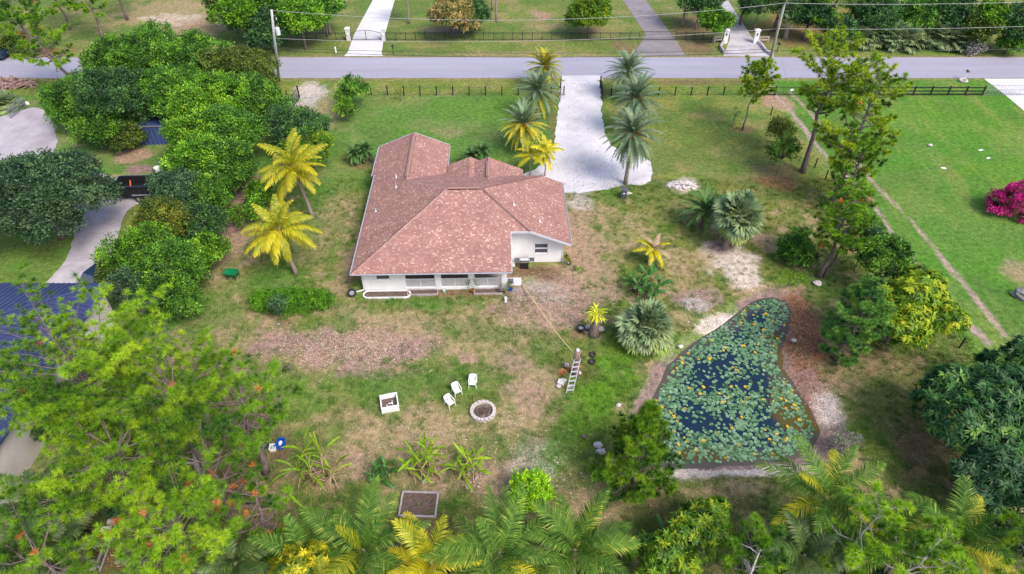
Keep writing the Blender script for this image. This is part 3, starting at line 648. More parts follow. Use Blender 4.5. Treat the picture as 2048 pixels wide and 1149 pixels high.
ELEV = [80, 62, 46, 30, 14, -2, -20, -38]
def coconut(label, base, h, leaf='coco', FL=3.6, nf=20, lean=(0, 0), seed=0, group=None, r=.16, emin=0, emax=7, ll=.95, dead=0, nuts=False, name='coconut_palm', nl=46, lw=.085, mix=None, trunk=None, cat='palm tree', droop=.85, kb=62):
    r2 = random.Random(seed); t = thing(name, label, cat, (base[0], base[1], 0), 0, group); mb = MB()
    p = trunkpath(r2, (0, 0, -.2), (lean[0], lean[1], h), 5, .1); mb.tube(p, [r * 1.5, r * 1.1, r, r * .95, r * .95, r * 1.1], 10)
    mb.tube([(lean[0], lean[1], h - .1), (lean[0], lean[1], h + .45)], [r * 1.2, r * .4], 8); mb.build('trunk', trunk or M_PALM, t, smooth=True)
    for k in range(nf):
        e = emin + (emax - emin) * (k / max(1, nf - 1)) ** .85; e = int(max(emin, min(emax, round(e + r2.uniform(-.5, .5)))))
        az = k * 2.39996 + r2.uniform(-.25, .25) + seed; v = r2.randint(0, 1); lf = leaf
        if mix and (r2.random() < mix[1] or (leaf == 'coco_yellow' and e <= 1)): lf = mix[0]
        if dead and k >= nf - dead: lf = 'dead'
        me = frond_mesh((round(FL, 1), e, v, name == 'coconut_palm', round(ll, 2), droop), lf, L=FL, a0=R(ELEV[e]), bend=R(kb - 12 * abs(e - 3) * .5 + 18 * v), nl=nl, ll=ll, lw=lw, lift=.18, droop=droop, tbase=.42 + .05 * e * .5, twist=(v - .5) * .12, rach=.035)
        s = r2.uniform(.85, 1.1) * (.82 if e == 0 else 1)
        link('frond', me, t, (lean[0], lean[1], h + .3 - .03 * e), (r2.uniform(-.25, .25), 0, az), s)
    if nuts:
        nb = MB()
        for k in range(7): nb.rock((lean[0] + r2.uniform(-.3, .3), lean[1] + r2.uniform(-.3, .3) - .1, h - .05 + r2.uniform(-.15, .1)), (.24, .24, .3), r2, 8, 5)
        nb.build('coconut_cluster', M_COCO, t, smooth=True)
    return t
def rotz_add(bag, src, az, pos, s=1.0, roll=0.0):
    """merge a frond bag into a crown bag, turned to azimuth az"""
    M = np.array(Matrix.Rotation(az, 3, 'Z') @ Matrix.Rotation(roll, 3, 'X')) * s
    n0 = bag.n
    for V in src.V: bag.V.append((V @ M.T + np.asarray(pos)).astype(np.float32)); bag.n += len(V)
    for q, tq in zip(src.Q, src.tq): bag.Q.append(q + n0); bag.tq.append(tq)
    for q, tt in zip(src.T, src.tt): bag.T.append(q + n0); bag.tt.append(tt)
def date_palm(label, base, h, FL=2.4, nf=64, leaf='date', low='date_yellow', lowfrac=.0, seed=0, group=None, fruit=False, r=.16, name='date_palm', lean=(0, 0), lift=.3, ll=.42, nl=36, lw=.075, e0=85, e1=-50, bend=48, cat='palm tree', tb=.45, trunk=None):
    rng = np.random.RandomState(seed + 77); r2 = random.Random(seed); t = thing(name, label, cat, (base[0], base[1], 0), 0, group)
    mb = MB(); p = trunkpath(r2, (0, 0, -.2), (lean[0], lean[1], h), 4, .05); mb.tube(p, [r * 1.3, r, r, r * 1.05, r * 1.5], 10); mb.build('trunk', trunk or M_PALM, t, smooth=True)
    up, dn = Bag(), Bag()
    for k in range(nf):
        u = k / (nf - 1); e = e0 + (e1 - e0) * u ** .9 + r2.uniform(-7, 7)
        src = frond_arrays(rng, FL * r2.uniform(.85, 1.08) * (.75 + .25 * min(1, u * 3 + .3)), R(e), R(bend * (1 - .3 * u)), nl, ll, lw, lift, .25, .5, tb + rng.randn() * .1, .12, r2.uniform(-.06, .06), .022)
        rotz_add(dn if u > 1 - lowfrac else up, src, k * 2.39996 + r2.uniform(-.2, .2), (lean[0], lean[1], h + .25 - u * .3))
    link('crown', up.mesh('crown', lm(leaf)), t)
    if dn.n: c = link('old_fronds', dn.mesh('old_fronds', lm(low)), t); c['label'] = 'yellowed lowest fronds'
    if fruit:
        fb = MB()
        for k in range(12):
            a = k * 2.4; d = Vector((math.cos(a) * .8, math.sin(a) * .8, .25)); o = Vector((lean[0], lean[1], h + .1))
            fb.tube([o, o + d * .5 + Vector((0, 0, .15)), o + d * .9], [.015, .015, .012], 4)
            for q in range(14): fb.rock(tuple(o + d * r2.uniform(.65, 1.05) + Vector((r2.uniform(-.14, .14), r2.uniform(-.14, .14), r2.uniform(-.2, .05)))), (.09, .09, .11), r2, 5, 3)
        fb.build('fruit_cluster', M_FRUIT, t)
    return t
def fan_bag(rng, PL, FR, a0, seg=22, droop=.5, tone=.45):
    """fan leaf: petiole of length PL at elevation a0, then a folded fan of radius FR"""
    bag = Bag(); d = np.array([math.cos(a0), 0, math.sin(a0)]); u = np.array([-math.sin(a0), 0, math.cos(a0)]); o = d * PL - np.array([0, 0, 1]) * PL * .08; w = .02
    V = np.array([[0, w, 0], [0, -w, 0], o + [0, -w * .6, 0], o + [0, w * .6, 0]]); bag.add(V, np.array([[0, 1, 2, 3]]), None, np.array([tone + .3]))
    th = np.linspace(-2.15, 2.15, seg) + rng.randn(seg) * .03; y = np.array([0, 1., 0]); n = len(th)
    D = nrm(d * np.cos(th)[:, None] + y * np.sin(th)[:, None] + u * (.30 * np.abs(np.sin(th)))[:, None] + rng.randn(n, 3) * .05)
    ln = (FR * (1 - .25 * (np.abs(th) / 2.15) ** 2) * rng.uniform(.9, 1.05, n))[:, None]
    Sv = nrm(np.cross(D, u)); hw = (ln * .095)
    M1 = o + D * ln * .55; D2 = nrm(D - np.array([0, 0, 1]) * droop); E_ = M1 + D2 * ln * .45
    V = np.stack([np.broadcast_to(o, (n, 3)), M1 + Sv * hw + u * .03, E_, M1 - Sv * hw - u * .03], 1).reshape(-1, 3); q = np.arange(n * 4).reshape(n, 4)
    T = np.concatenate([q[:, [0, 1, 3]], q[:, [1, 2, 3]]]); tn = np.clip(tone + rng.randn(n) * .09, 0, 1); bag.add(V, None, T, None, np.concatenate([tn, np.clip(tn + .12, 0, 1)])); return bag
def fan_palm(label, base, h, nf=44, PL=1.0, FR=.95, leaf='sabal', low=None, lowfrac=.25, seed=0, group=None, r=.2, name='fan_palm', skirt=0, lean=(0, 0), cat='palm tree', tone=.45, e1=-50, trunk=None):
    rng = np.random.RandomState(seed + 5); r2 = random.Random(seed); t = thing(name, label, cat, (base[0], base[1], 0), 0, group)
    if h > .3:
        mb = MB(); mb.tube(trunkpath(r2, (0, 0, -.2), (lean[0], lean[1], h), 4, .05), [r * 1.35, r, r * .95, r, r * 1.2], 10); mb.build('trunk', trunk or M_PALM, t, smooth=True)
    A, B, Dd = Bag(), Bag(), Bag()
    for k in range(nf + skirt):
        u = min(1, k / (nf - 1)); e = 84 + (e1 - 84) * u ** .85 + r2.uniform(-9, 9); dead = k >= nf
        if dead: e = r2.uniform(-75, -55)
        src = fan_bag(rng, PL * r2.uniform(.75, 1.1), FR * r2.uniform(.85, 1.1), R(e), 22, .35 + .5 * u, tone + rng.randn() * .1 + .1 * u)
        rotz_add(Dd if dead else (B if (low and u > 1 - lowfrac) else A), src, k * 2.39996 + r2.uniform(-.25, .25), (lean[0], lean[1], h + .1), 1, r2.uniform(-.3, .3))
    link('crown', A.mesh('crown', lm(leaf)), t)
    if B.n: c = link('lower_fronds', B.mesh('lower_fronds', lm(low)), t); c['label'] = 'yellower drooping lower fans'
    if Dd.n: c = link('dead_fronds', Dd.mesh('dead_fronds', lm('dead')), t); c['label'] = 'brown dead hanging fans'
    return t
# ---- banana and other paddle leaves
def blade_bag(rng, L, Wd, a0, bend, pet=.25, fold=.25, tone=.4, torn=.25, side=.2):
    bag = Bag(); K = 12; ts = np.linspace(0, 1, K + 1); ang = a0 - bend * ts ** 1.4; ds = L / K
    px = np.concatenate([[0], np.cumsum(np.cos(ang[:-1]) * ds)]); pz = np.concatenate([[0], np.cumsum(np.sin(ang[:-1]) * ds)]); C = np.stack([px, side * L * ts ** 2 * rng.uniform(-1, 1), pz], 1)
    u = np.clip((ts - pet) / (1 - pet), 0, 1); w = Wd / 2 * np.clip(np.sin(np.pi * np.clip(u * .96 + .02, 0, 1)), 0, 1) ** .55; w[ts < pet] = .025; w[-1] = .01
    U = np.stack([-np.sin(ang), 0 * ang, np.cos(ang)], 1)
    rows = []
    for sg in (-1, 1):
        ww = w * (1 - torn * rng.rand(K + 1)); rows.append(C + np.array([0, sg, 0]) * (ww * math.cos(fold))[:, None] + U * (ww * math.sin(fold))[:, None])
    V = np.concatenate([rows[0], C, rows[1]]); n = K + 1
    Q = np.array([[i, n + i, n + i + 1, i + 1] for i in range(K)] + [[n + i, 2 * n + i, 2 * n + i + 1, n + i + 1] for i in range(K)])
    bag.add(V, Q, None, np.clip(tone + rng.randn(2 * K) * .06, 0, 1))
    r0 = .02; Vr = np.concatenate([np.stack([C[i] + [0, r0, .006], C[i] - [0, r0, -.006]]) for i in range(K + 1)]); Fr = np.array([[2 * i, 2 * i + 1, 2 * i + 3, 2 * i + 2] for i in range(K)]); bag.add(Vr + np.array([0, 0, .008]), Fr, None, np.full(K, min(1, tone + .35))); return bag
_bl = {}
def banana(label, base, stems, leaf='banana', seed=0, name='banana_plant', group=None, L=1.7, Wd=.42, nl=7, cat='banana plant', dead=3, stem_mat=None, fold=.55, e0=85, e1=8, clump=None):
    """stems = list of (dx, dy, height)"""
    r2 = random.Random(seed); t = thing(name, label, cat, (base[0], base[1], 0), 0, group)
    for si, (dx, dy, h) in enumerate(stems):
        st = MB(); top = (dx * 1.25, dy * 1.25, h); st.tube([(dx, dy, -.1), ((dx + top[0]) / 2, (dy + top[1]) / 2, h * .5), top], [.12, .10, .05], 8); st.build('stem', stem_mat or M_BSTEM, t, smooth=True)
        for k in range(nl):
            e = e0 + (e1 - e0) * k / max(1, nl - 1) + r2.uniform(-9, 9); key = (leaf, int(e // 15), si % 2, round(L, 1), round(Wd, 2))
            if key not in _bl: _bl[key] = blade_bag(np.random.RandomState(abs(int(e // 15)) + 10 * (si % 2)), L, Wd, R(e), R(45), tone=.35 + .12 * (si % 2), fold=fold).mesh('leaf', lm(leaf))
            link('leaf', _bl[key], t, top, (r2.uniform(-.4, .4), 0, k * 2.2 + seed + si + r2.uniform(-.4, .4)), r2.uniform(.7, 1.1) * (.85 + .15 * min(1, h)))
    if dead:
        bag = Bag(); rng = np.random.RandomState(seed)
        for k in range(dead * len(stems)):
            dx, dy, h = stems[k % len(stems)]; rotz_add(bag, blade_bag(rng, L * .7, Wd * .4, R(-20), R(70), fold=.9, tone=.4), r2.uniform(0, 6.3), (dx, dy, h * r2.uniform(.4, .8)))
        c = link('dead_leaves', bag.mesh('dead_leaves', lm('dead')), t); c['label'] = 'brown withered hanging leaves'
    return t
M_BSTEM = pm('banana_stem', (.30, .27, .12), (.22, .14, .08), 7, .8, bump=.4)
def grassy(name, label, cat, base, h, n, leaf, spread=.3, w=.05, seed=0, group=None, bend=60):
    rng = np.random.RandomState(seed); r2 = random.Random(seed); bag = Bag()
    for k in range(n): rotz_add(bag, blade_bag(rng, h * r2.uniform(.7, 1.15), w, R(r2.uniform(35, 85)), R(bend), pet=0, fold=.3, tone=.3 + .4 * r2.random()), k * 2.4, (r2.uniform(-spread, spread), r2.uniform(-spread, spread), 0))
    o = link(name, bag.mesh(name, lm(leaf)), None, (base[0], base[1], 0)); return props(o, label, cat, group)

# ================================================================ THE HOUSE
def shingle(name, width=.17, row=.145):
    m, n, l, b = nodes(name); uv = n.new('ShaderNodeUVMap'); uv.uv_map = 'UVMap'
    br = n.new('ShaderNodeTexBrick'); br.inputs['Scale'].default_value = 1; br.inputs['Brick Width'].default_value = width; br.inputs['Row Height'].default_value = row
    br.inputs['Mortar Size'].default_value = .008; br.inputs['Mortar Smooth'].default_value = .2; br.inputs['Color1'].default_value = (0, 0, 0, 1); br.inputs['Color2'].default_value = (1, 1, 1, 1); br.inputs['Mortar'].default_value = (.18, .18, .18, 1); br.offset = .37; br.offset_frequency = 2
    l.new(uv.outputs[0], br.inputs['Vector'])
    rp = n.new('ShaderNodeValToRGB'); e = rp.color_ramp.elements
    for _ in range(4): e.new(.5)
    for i, (p, c) in enumerate([(0, (.285, .150, .130)), (.25, (.34, .186, .158)), (.5, (.31, .166, .142)), (.74, (.37, .212, .176)), (.91, (.43, .268, .215)), (1, (.56, .41, .32))]):
        e[i].position = p; e[i].color = (*c, 1)
    l.new(br.outputs['Color'], rp.inputs['Fac'])
    nz_ = n.new('ShaderNodeTexNoise'); nz_.inputs['Scale'].default_value = .8; nz_.inputs['Detail'].default_value = 8; tc = n.new('ShaderNodeTexCoord'); l.new(tc.outputs['Object'], nz_.inputs[0])
    r2 = n.new('ShaderNodeValToRGB'); r2.color_ramp.elements[0].position = .3; r2.color_ramp.elements[1].position = .7; r2.color_ramp.elements[0].color = (.86, .84, .86, 1); r2.color_ramp.elements[1].color = (1.12, 1.1, 1.1, 1); l.new(nz_.outputs['Fac'], r2.inputs['Fac'])
    mx = n.new('ShaderNodeMixRGB'); mx.blend_type = 'MULTIPLY'; mx.inputs[0].default_value = 1; l.new(rp.outputs[0], mx.inputs[1]); l.new(r2.outputs[0], mx.inputs[2])
    l.new(mx.outputs[0], b.inputs['Base Color']); b.inputs['Roughness'].default_value = .95; b.inputs['Specular IOR Level'].default_value = .15
    bpn = n.new('ShaderNodeBump'); bpn.inputs['Strength'].default_value = .6; bpn.inputs['Distance'].default_value = .03; l.new(br.outputs['Fac'], bpn.inputs['Height']); bpn.invert = True; l.new(bpn.outputs[0], b.inputs['Normal'])
    return m
M_SHING = shingle('roof_shingle'); M_CAP = shingle('cap_shingle', .9, .17)
M_STUCCO = pm('stucco', (.80, .79, .80), (.72, .71, .73), 1.2, .85, bump=.25, bscale=60)
M_WHITE = pm('white_paint', (.80, .80, .82), (.70, .70, .72), 3, .5)
M_GUT = pm('gutter_paint', (.56, .56, .63), (.48, .48, .55), 3, .5)
M_VENT = pm('ridge_vent', (.33, .19, .165), (.27, .15, .13), 9, .9, bump=.4)
M_LEAD = pm('lead_pipe', (.50, .50, .56), (.38, .38, .44), 9, .5, .4)
M_GLASS = pm('window_glass', (.10, .11, .14), (.06, .07, .09), 1.5, .12, spec=.6)
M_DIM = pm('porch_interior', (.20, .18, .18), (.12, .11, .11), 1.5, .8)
M_TILE = pm('porch_floor', (.36, .33, .31), (.28, .26, .25), 2, .6)
M_BLACK = pm('black_paint', (.018, .018, .020), (.012, .012, .013), 6, .5)
M_IRON = pm('black_iron', (.022, .024, .032), (.014, .015, .02), 6, .45)
M_GALV = pm('galvanised', (.42, .43, .48), (.32, .33, .38), 8, .4, .6)
M_SCREEN = pm('insect_screen', (.05, .05, .055), (.04, .04, .045), 4, .8)

K, EZ = .42, 2.72
rz = lambda d: EZ + K * d
HX, HY = -13.08, 41.47
house = thing('house', 'single storey white stucco house with a pinkish brown shingle hip roof and screened porch', 'house', (HX, HY, 0), R(1.3))
ROOF = [
 [(0, 0, EZ), (13.05, 0, EZ), (13.05, 3.5, rz(3.5)), (14.7, 3.5, rz(3.5)), (10.6, 7.6, rz(7.6)), (7.6, 7.6, rz(7.6))],
 [(18.2, 3.5, EZ), (18.2, 13.2, EZ), (16.2, 13.2, rz(2)), (10.6, 7.6, rz(7.6)), (14.7, 3.5, rz(3.5))],
 [(10.6, 7.6, rz(7.6)), (16.2, 13.2, rz(2)), (12.5, 13.2, rz(2)), (11.1, 11.8, rz(3.4)), (7.7, 15.2, EZ), (7.0, 15.2, EZ), (3.5, 11.7, rz(3.5)), (7.6, 7.6, rz(7.6))],
 [(0, 0, EZ), (7.6, 7.6, rz(7.6)), (3.5, 11.7, rz(3.5)), (3.5, 15.1, rz(3.5)), (0, 15.1, EZ)],
 [(-.28, 15.1, rz(-.28)), (3.5, 15.1, rz(3.5)), (3.5, 20.7, rz(3.5)), (-.28, 20.7, rz(-.28))],
 [(3.5, 11.7, rz(3.5)), (7.0, 15.2, EZ), (7.0, 20.7, EZ), (3.5, 20.7, rz(3.5))],
 [(11.1, 11.8, rz(3.4)), (12.5, 13.2, rz(2)), (14.5, 13.2, EZ), (14.5, 15.7, EZ), (11.1, 15.7, rz(3.4))],
 [(11.1, 11.8, rz(3.4)), (11.1, 15.7, rz(3.4)), (7.7, 15.7, EZ), (7.7, 15.2, EZ)],
 # small porch gable beside the entry gable
 [(9.3, 12.65, rz(2.55)), (9.3, 16.4, rz(2.55)), (7.1, 16.4, rz(.35)), (7.1, 14.85, rz(.35))],
 [(9.3, 12.65, rz(2.55)), (9.775, 13.13, rz(2.075)), (9.775, 16.4, rz(2.075)), (9.3, 16.4, rz(2.55))],
 [(9.775, 15.75, rz(2.075)), (11.85, 15.75, EZ), (11.85, 16.4, EZ), (9.775, 16.4, rz(2.075))],
]
mb = MB()
for p in ROOF: mb.poly(p)
roof = mb.build('roof', M_SHING, house, uv=True)
so = roof.modifiers.new('thickness', 'SOLIDIFY'); so.thickness = .16; so.offset = -1
def cap(name, a, b, w=.34, lift=.03):
    a, b = Vector(a), Vector(b); d = (b - a).normalized(); sx = d.cross(Vector((0, 0, 1))).normalized(); L = (b - a).length; n_ = max(2, int(L / .24)); m = MB()
    for i in range(n_):          # overlapping cap shingles
        p, q = a + d * L * i / n_, a + d * L * (i + 1.12) / n_; u0, u1 = Vector((0, 0, lift * .5)), Vector((0, 0, lift * 1.5)); dn = Vector((0, 0, -.075))
        m.add([p - sx * w / 2 + dn + u1, p + u1, p + sx * w / 2 + dn + u1, q - sx * w / 2 + dn + u0, q + u0, q + sx * w / 2 + dn + u0], [(0, 1, 4, 3), (1, 2, 5, 4), (0, 3, 4, 1, 2), ])
    return m.build(name, M_CAPS, roof)
M_CAPS = pm('cap_shingles', (.42, .26, .22), (.25, .135, .12), 3.2, .95, bump=.3)
for a, b in (((0, 0, EZ), (7.6, 7.6, rz(7.6))), ((14.7, 3.5, rz(3.5)), (10.6, 7.6, rz(7.6))), ((16.2, 13.2, rz(2)), (10.6, 7.6, rz(7.6))), ((3.5, 11.7, rz(3.5)), (7.6, 7.6, rz(7.6))), ((3.5, 11.7, rz(3.5)), (3.5, 20.7, rz(3.5))), ((11.1, 11.8, rz(3.4)), (11.1, 15.7, rz(3.4)))):
    cap('ridge_cap', a, b)
for a, b in (((7.7, 7.6, rz(7.6)), (10.5, 7.6, rz(7.6))), ((3.5, 12.3, rz(3.5)), (3.5, 20.0, rz(3.5))), ((11.1, 12.2, rz(3.4)), (11.1, 14.9, rz(3.4)))):
    m = MB(); a, b = Vector(a) + Vector((0, 0, .045)), Vector(b) + Vector((0, 0, .045)); sx = (b - a).normalized().cross(Vector((0, 0, 1)))
    for s in (-1, 1):
        m.add([a, b, b + sx * s * .2 - Vector((0, 0, .075)), a + sx * s * .2 - Vector((0, 0, .075)), a + Vector((0, 0, .05)), b + Vector((0, 0, .05)), b + sx * s * .2 - Vector((0, 0, .02)), a + sx * s * .2 - Vector((0, 0, .02))], [(4, 5, 6, 7), (3, 2, 6, 7), (0, 3, 7, 4), (1, 5, 6, 2)])
    m.build('ridge_vent', M_VENT, roof)
    m = MB()
    for s in (-1, 1): m.bar(a + sx * s * .205 + Vector((0, 0, -.05)), b + sx * s * .205 + Vector((0, 0, -.05)), .025, .07)
    m.build('vent_edge', M_BLACK, roof)
for x, y, hh in ((2.4, 12.9, .38), (2.6, 11.0, .3), (13.4, 6.6, .3), (15.6, 5.4, .3), (1.0, 8.2, .22)):
    z = EZ + K * min(x, y, 18.2 - x, 15.2 - y)
    if y > 10: z = EZ + K * min(x, 3.5)
    m = MB(); m.lathe([(.17, -.08), (.15, .03), (.055, .05), (.05, hh), (.03, hh), (.03, hh - .04)], (x, y, z), 10); m.build('vent_pipe', M_LEAD, roof, smooth=True)
# fascia, gutters and rakes
def fascia(name, a, b, h=.19, w=.05, off=(0, 0, 0)):
    o = Vector(off); m = MB(); m.bar(Vector(a) + o, Vector(b) + o, w, h); return m.build(name, M_GUT, house)
def gutter(a, b, out):
    a, b, o = Vector(a), Vector(b), Vector(out); m = MB(); u = Vector((0, 0, 1)); prof = [o * .03 - u * .0, o * .03 - u * .10, o * .10 - u * .10, o * .13 - u * .01, o * .115 - u * .01, o * .09 - u * .085, o * .045 - u * .085, o * .045]
    n_ = len(prof); m.add([a + p for p in prof] + [b + p for p in prof], [(i, i + 1, i + 1 + n_, i + n_) for i in range(n_ - 1)] + [tuple(range(n_)), tuple(range(2 * n_ - 1, n_ - 1, -1))])
    return m.build('gutter', M_GUT, house)
gutter((-.02, 0, EZ - .02), (13.07, 0, EZ - .02), (0, -1, 0)); gutter((0, -.03, EZ - .02), (0, 15.08, EZ - .02), (-1, 0, 0)); gutter((-.28, 15.1, EZ - .14), (-.28, 20.7, EZ - .14), (-1, 0, 0))
gutter((18.2, 3.48, EZ - .02), (18.2, 13.2, EZ - .02), (1, 0, 0)); gutter((7.0, 15.25, EZ - .02), (7.0, 20.7, EZ - .02), (1, 0, 0))
dz = Vector((0, 0, -.1))
fascia('rake_board', (13.05, 3.46, rz(3.5) - .09), (14.7, 3.46, rz(3.5) - .09)); fascia('rake_board', (14.7, 3.46, rz(3.5) - .09), (18.24, 3.46, EZ - .09))
fascia('rake_board', (13.085, 0, EZ - .09), (13.085, 3.46, rz(3.5) - .09))
fascia('rake_board', (-.28, 20.74, EZ - .2), (3.5, 20.74, rz(3.5) - .09)); fascia('rake_board', (3.5, 20.74, rz(3.5) - .09), (7.0, 20.74, EZ - .09))
# soffits
m = MB(); m.prism([(.05, .05), (13.0, .05), (13.0, 1.0), (.05, 1.0)], EZ - .2, EZ - .17); m.prism([(13.1, 3.5), (18.15, 3.5), (18.15, 4.5), (13.1, 4.5)], EZ - .2, EZ - .17) if False else None
m.prism([(.05, 1.0), (.6, 1.0), (.6, 15), (.05, 15)], EZ - .2, EZ - .17); m.build('soffit', M_WHITE, house)
# walls
WT = EZ - .17
m = MB()
m.prism([(.6, 1.0), (1.66, 1.0), (1.66, 1.2), (.6, 1.2)], 0, WT); m.prism([(2.92, 1.0), (4.1, 1.0), (4.1, 1.2), (2.92, 1.2)], 0, WT)
m.prism([(1.66, 1.0), (2.92, 1.0), (2.92, 1.2), (1.66, 1.2)], 0, 1.15); m.prism([(1.66, 1.0), (2.92, 1.0), (2.92, 1.2), (1.66, 1.2)], 2.12, WT)
for a, b in ((6.63, 7.09), (9.45, 9.9), (12.22, 12.5)): m.prism([(a, 1.0), (b, 1.0), (b, 1.2), (a, 1.2)], 0, WT)
for a, b in ((4.1, 6.63), (7.09, 9.45), (9.9, 12.22)):
    m.prism([(a, 1.0), (b, 1.0), (b, 1.2), (a, 1.2)], 0, .24); m.prism([(a, 1.0), (b, 1.0), (b, 1.2), (a, 1.2)], 2.25, WT)
m.prism([(.6, 1.2), (.8, 1.2), (.8, 20.0), (.6, 20.0)], 0, WT)
for (x0, x1) in ((.6, 6.5),): m.add([(x0, 20.0, 0), (x1, 20.0, 0), (x1, 20.0, rz(.5) - .18), (3.5, 20.0, rz(3.5) - .18), (x0, 20.0, rz(.55) - .18)], [(4, 3, 2, 1, 0)])
m.prism([(6.3, 12), (6.5, 12), (6.5, 20.0), (6.3, 20.0)], 0, WT); m.prism([(6.5, 13.2), (8, 13.2), (8, 13.4), (6.5, 13.4)], 0, WT)
m.add([(8.0, 15.2, 0), (14.2, 15.2, 0), (14.2, 15.2, WT), (11.1, 15.2, rz(3.4) - .18), (8.0, 15.2, WT)], [(4, 3, 2, 1, 0)])
m.prism([(14.0, 12.6), (14.2, 12.6), (14.2, 15.2), (14.0, 15.2)], 0, WT); m.prism([(14.2, 12.6), (17.6, 12.6), (17.6, 12.8), (14.2, 12.8)], 0, WT)
m.prism([(17.4, 4.7), (17.6, 4.7), (17.6, 12.6), (17.4, 12.6)], 0, WT)
# step wall under the cut roof, with its window opening
def wallpoly(x0, x1, z0, z1=None):
    t0 = min(rz(4.5), EZ + K * (18.2 - x0)) - .18; t1 = min(rz(4.5), EZ + K * (18.2 - x1)) - .18
    m.add([(x0, 4.5, z0), (x1, 4.5, z0), (x1, 4.5, z1 or t1), (x0, 4.5, z1 or t0), (x0, 4.7, z0), (x1, 4.7, z0), (x1, 4.7, z1 or t1), (x0, 4.7, z1 or t0)], [(0, 1, 2, 3), (7, 6, 5, 4), (0, 4, 5, 1), (3, 2, 6, 7), (0, 3, 7, 4), (1, 5, 6, 2)])
wallpoly(12.66, 13.7, 0); wallpoly(13.7, 15.1, 0); wallpoly(15.1, 16.42, 0, .9); wallpoly(15.1, 16.42, 2.15); wallpoly(16.42, 17.6, 0)
m.add([(12.5, 1.2, 2.25), (12.5, 4.5, 2.25), (12.5, 4.5, rz(4.5) - .18), (12.5, 1.2, rz(1.2) - .18), (12.66, 1.2, 2.25), (12.66, 4.5, 2.25), (12.66, 4.5, rz(4.5) - .18), (12.66, 1.2, rz(1.2) - .18)], [(0, 1, 2, 3), (7, 6, 5, 4), (0, 4, 5, 1)])
m.prism([(12.5, 1.0), (12.66, 1.0), (12.66, 1.5), (12.5, 1.5)], 0, WT); m.prism([(12.5, 2.6), (12.66, 2.6), (12.66, 4.5), (12.5, 4.5)], 0, 2.25)
m.build('wall', M_STUCCO, house)
m = MB(); m.prism([(4.1, 1.2), (12.5, 1.2), (12.5, 4.2), (4.1, 4.2)], 0, .1); m.build('porch_floor', M_TILE, house)
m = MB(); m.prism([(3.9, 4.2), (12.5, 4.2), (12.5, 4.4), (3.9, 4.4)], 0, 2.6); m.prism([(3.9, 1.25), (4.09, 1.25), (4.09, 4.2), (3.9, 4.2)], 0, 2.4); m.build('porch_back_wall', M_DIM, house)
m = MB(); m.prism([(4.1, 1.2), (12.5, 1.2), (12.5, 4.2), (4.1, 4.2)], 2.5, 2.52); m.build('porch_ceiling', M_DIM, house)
for x in (5.2, 8.6):
    d = MB(); d.box((x, 4.17, 1.1), (2.0, .05, 2.0)); pd = d.build('sliding_door', M_WHITE, house)
    d = MB(); d.box((x - .48, 4.13, 1.1), (.88, .02, 1.86)); d.box((x + .48, 4.13, 1.1), (.88, .02, 1.86)); d.build('pane', M_GLASS, pd)
def window(x, y, z, w_, h_, mid=True):
    f = MB(); t = .06
    for a, b_ in (((x - w_ / 2, z), (x - w_ / 2, z + h_)), ((x + w_ / 2, z), (x + w_ / 2, z + h_)), ((x - w_ / 2 + t, z), (x + w_ / 2 - t, z)), ((x - w_ / 2 + t, z + h_), (x + w_ / 2 - t, z + h_))) + ((((x - w_ / 2 + t, z + h_ / 2), (x + w_ / 2 - t, z + h_ / 2)),) if mid else ()):
        f.bar((a[0], y, a[1]), (b_[0], y, b_[1]), t * 1.6, t * 1.6, (0, 1, 0))
    o = f.build('window', M_WHITE, house)
    g = MB(); g.box((x, y + .03, z + h_ / 2), (w_ - .06, .02, h_ - .06)); g.build('pane', M_GLASS, o)
    s = MB(); s.box((x, y - .05, z - .09), (w_ + .2, .12, .06)); s.build('sill', M_WHITE, o)
window(2.29, 1.06, 1.2, 1.16, .86, False); window(15.76, 4.56, .98, 1.2, 1.1)
# screened porch bays: insect screen frame and a white lattice panel each
for a, b in ((4.1, 6.63), (7.09, 9.45), (9.9, 12.22)):
    f = MB()
    for x in (a + .03, (a + b) / 2, b - .03): f.bar((x, 1.1, .24), (x, 1.1, 1.1), .05, .05, (0, 1, 0))
    for x in (a + .03, b - .03): f.bar((x, 1.1, 1.14), (x, 1.1, 2.25), .05, .05, (0, 1, 0))
    for z in (.27, 1.12): f.bar((a, 1.1, z), (b, 1.1, z), .06, .05, (0, 1, 0))
    bay = f.build('screen_frame', M_WHITE, house)
    la = MB(); z0, z1 = .28, 1.1; st_ = .155
    for s in (1, -1):
        k = a - (z1 - z0)
        while k < b:
            p = [(k, z0), (k + (z1 - z0), z1)]; x0, x1 = max(a + .02, k), min(b - .02, k + z1 - z0)
            if x1 - x0 > .03:
                q0, q1 = z0 + x0 - k, z0 + x1 - k
                if s > 0: la.bar((x0, 1.055, q0), (x1, 1.055, q1), .034, .008, (0, 1, 0))
                else: la.bar((x0, 1.068, z1 + z0 - q0), (x1, 1.068, z1 + z0 - q1), .034, .008, (0, 1, 0))
            k += st_
    la.build('lattice_panel', M_WHITE, bay)
    sc = MB(); sc.box(((a + b) / 2, 1.13, .68), (b - a - .1, .01, .82)); sc.build('insect_screen', M_SCREEN, bay)
for x, y in ((.55, .98), (17.66, 4.45)):
    d = MB(); d.bar((x, y, .15), (x, y, 2.35), .08, .06); d.bar((x, y, .12), (x - .8 if x < 5 else x + .6, y - .25, .06), .09, .07); d.build('downspout', M_WHITE, house)
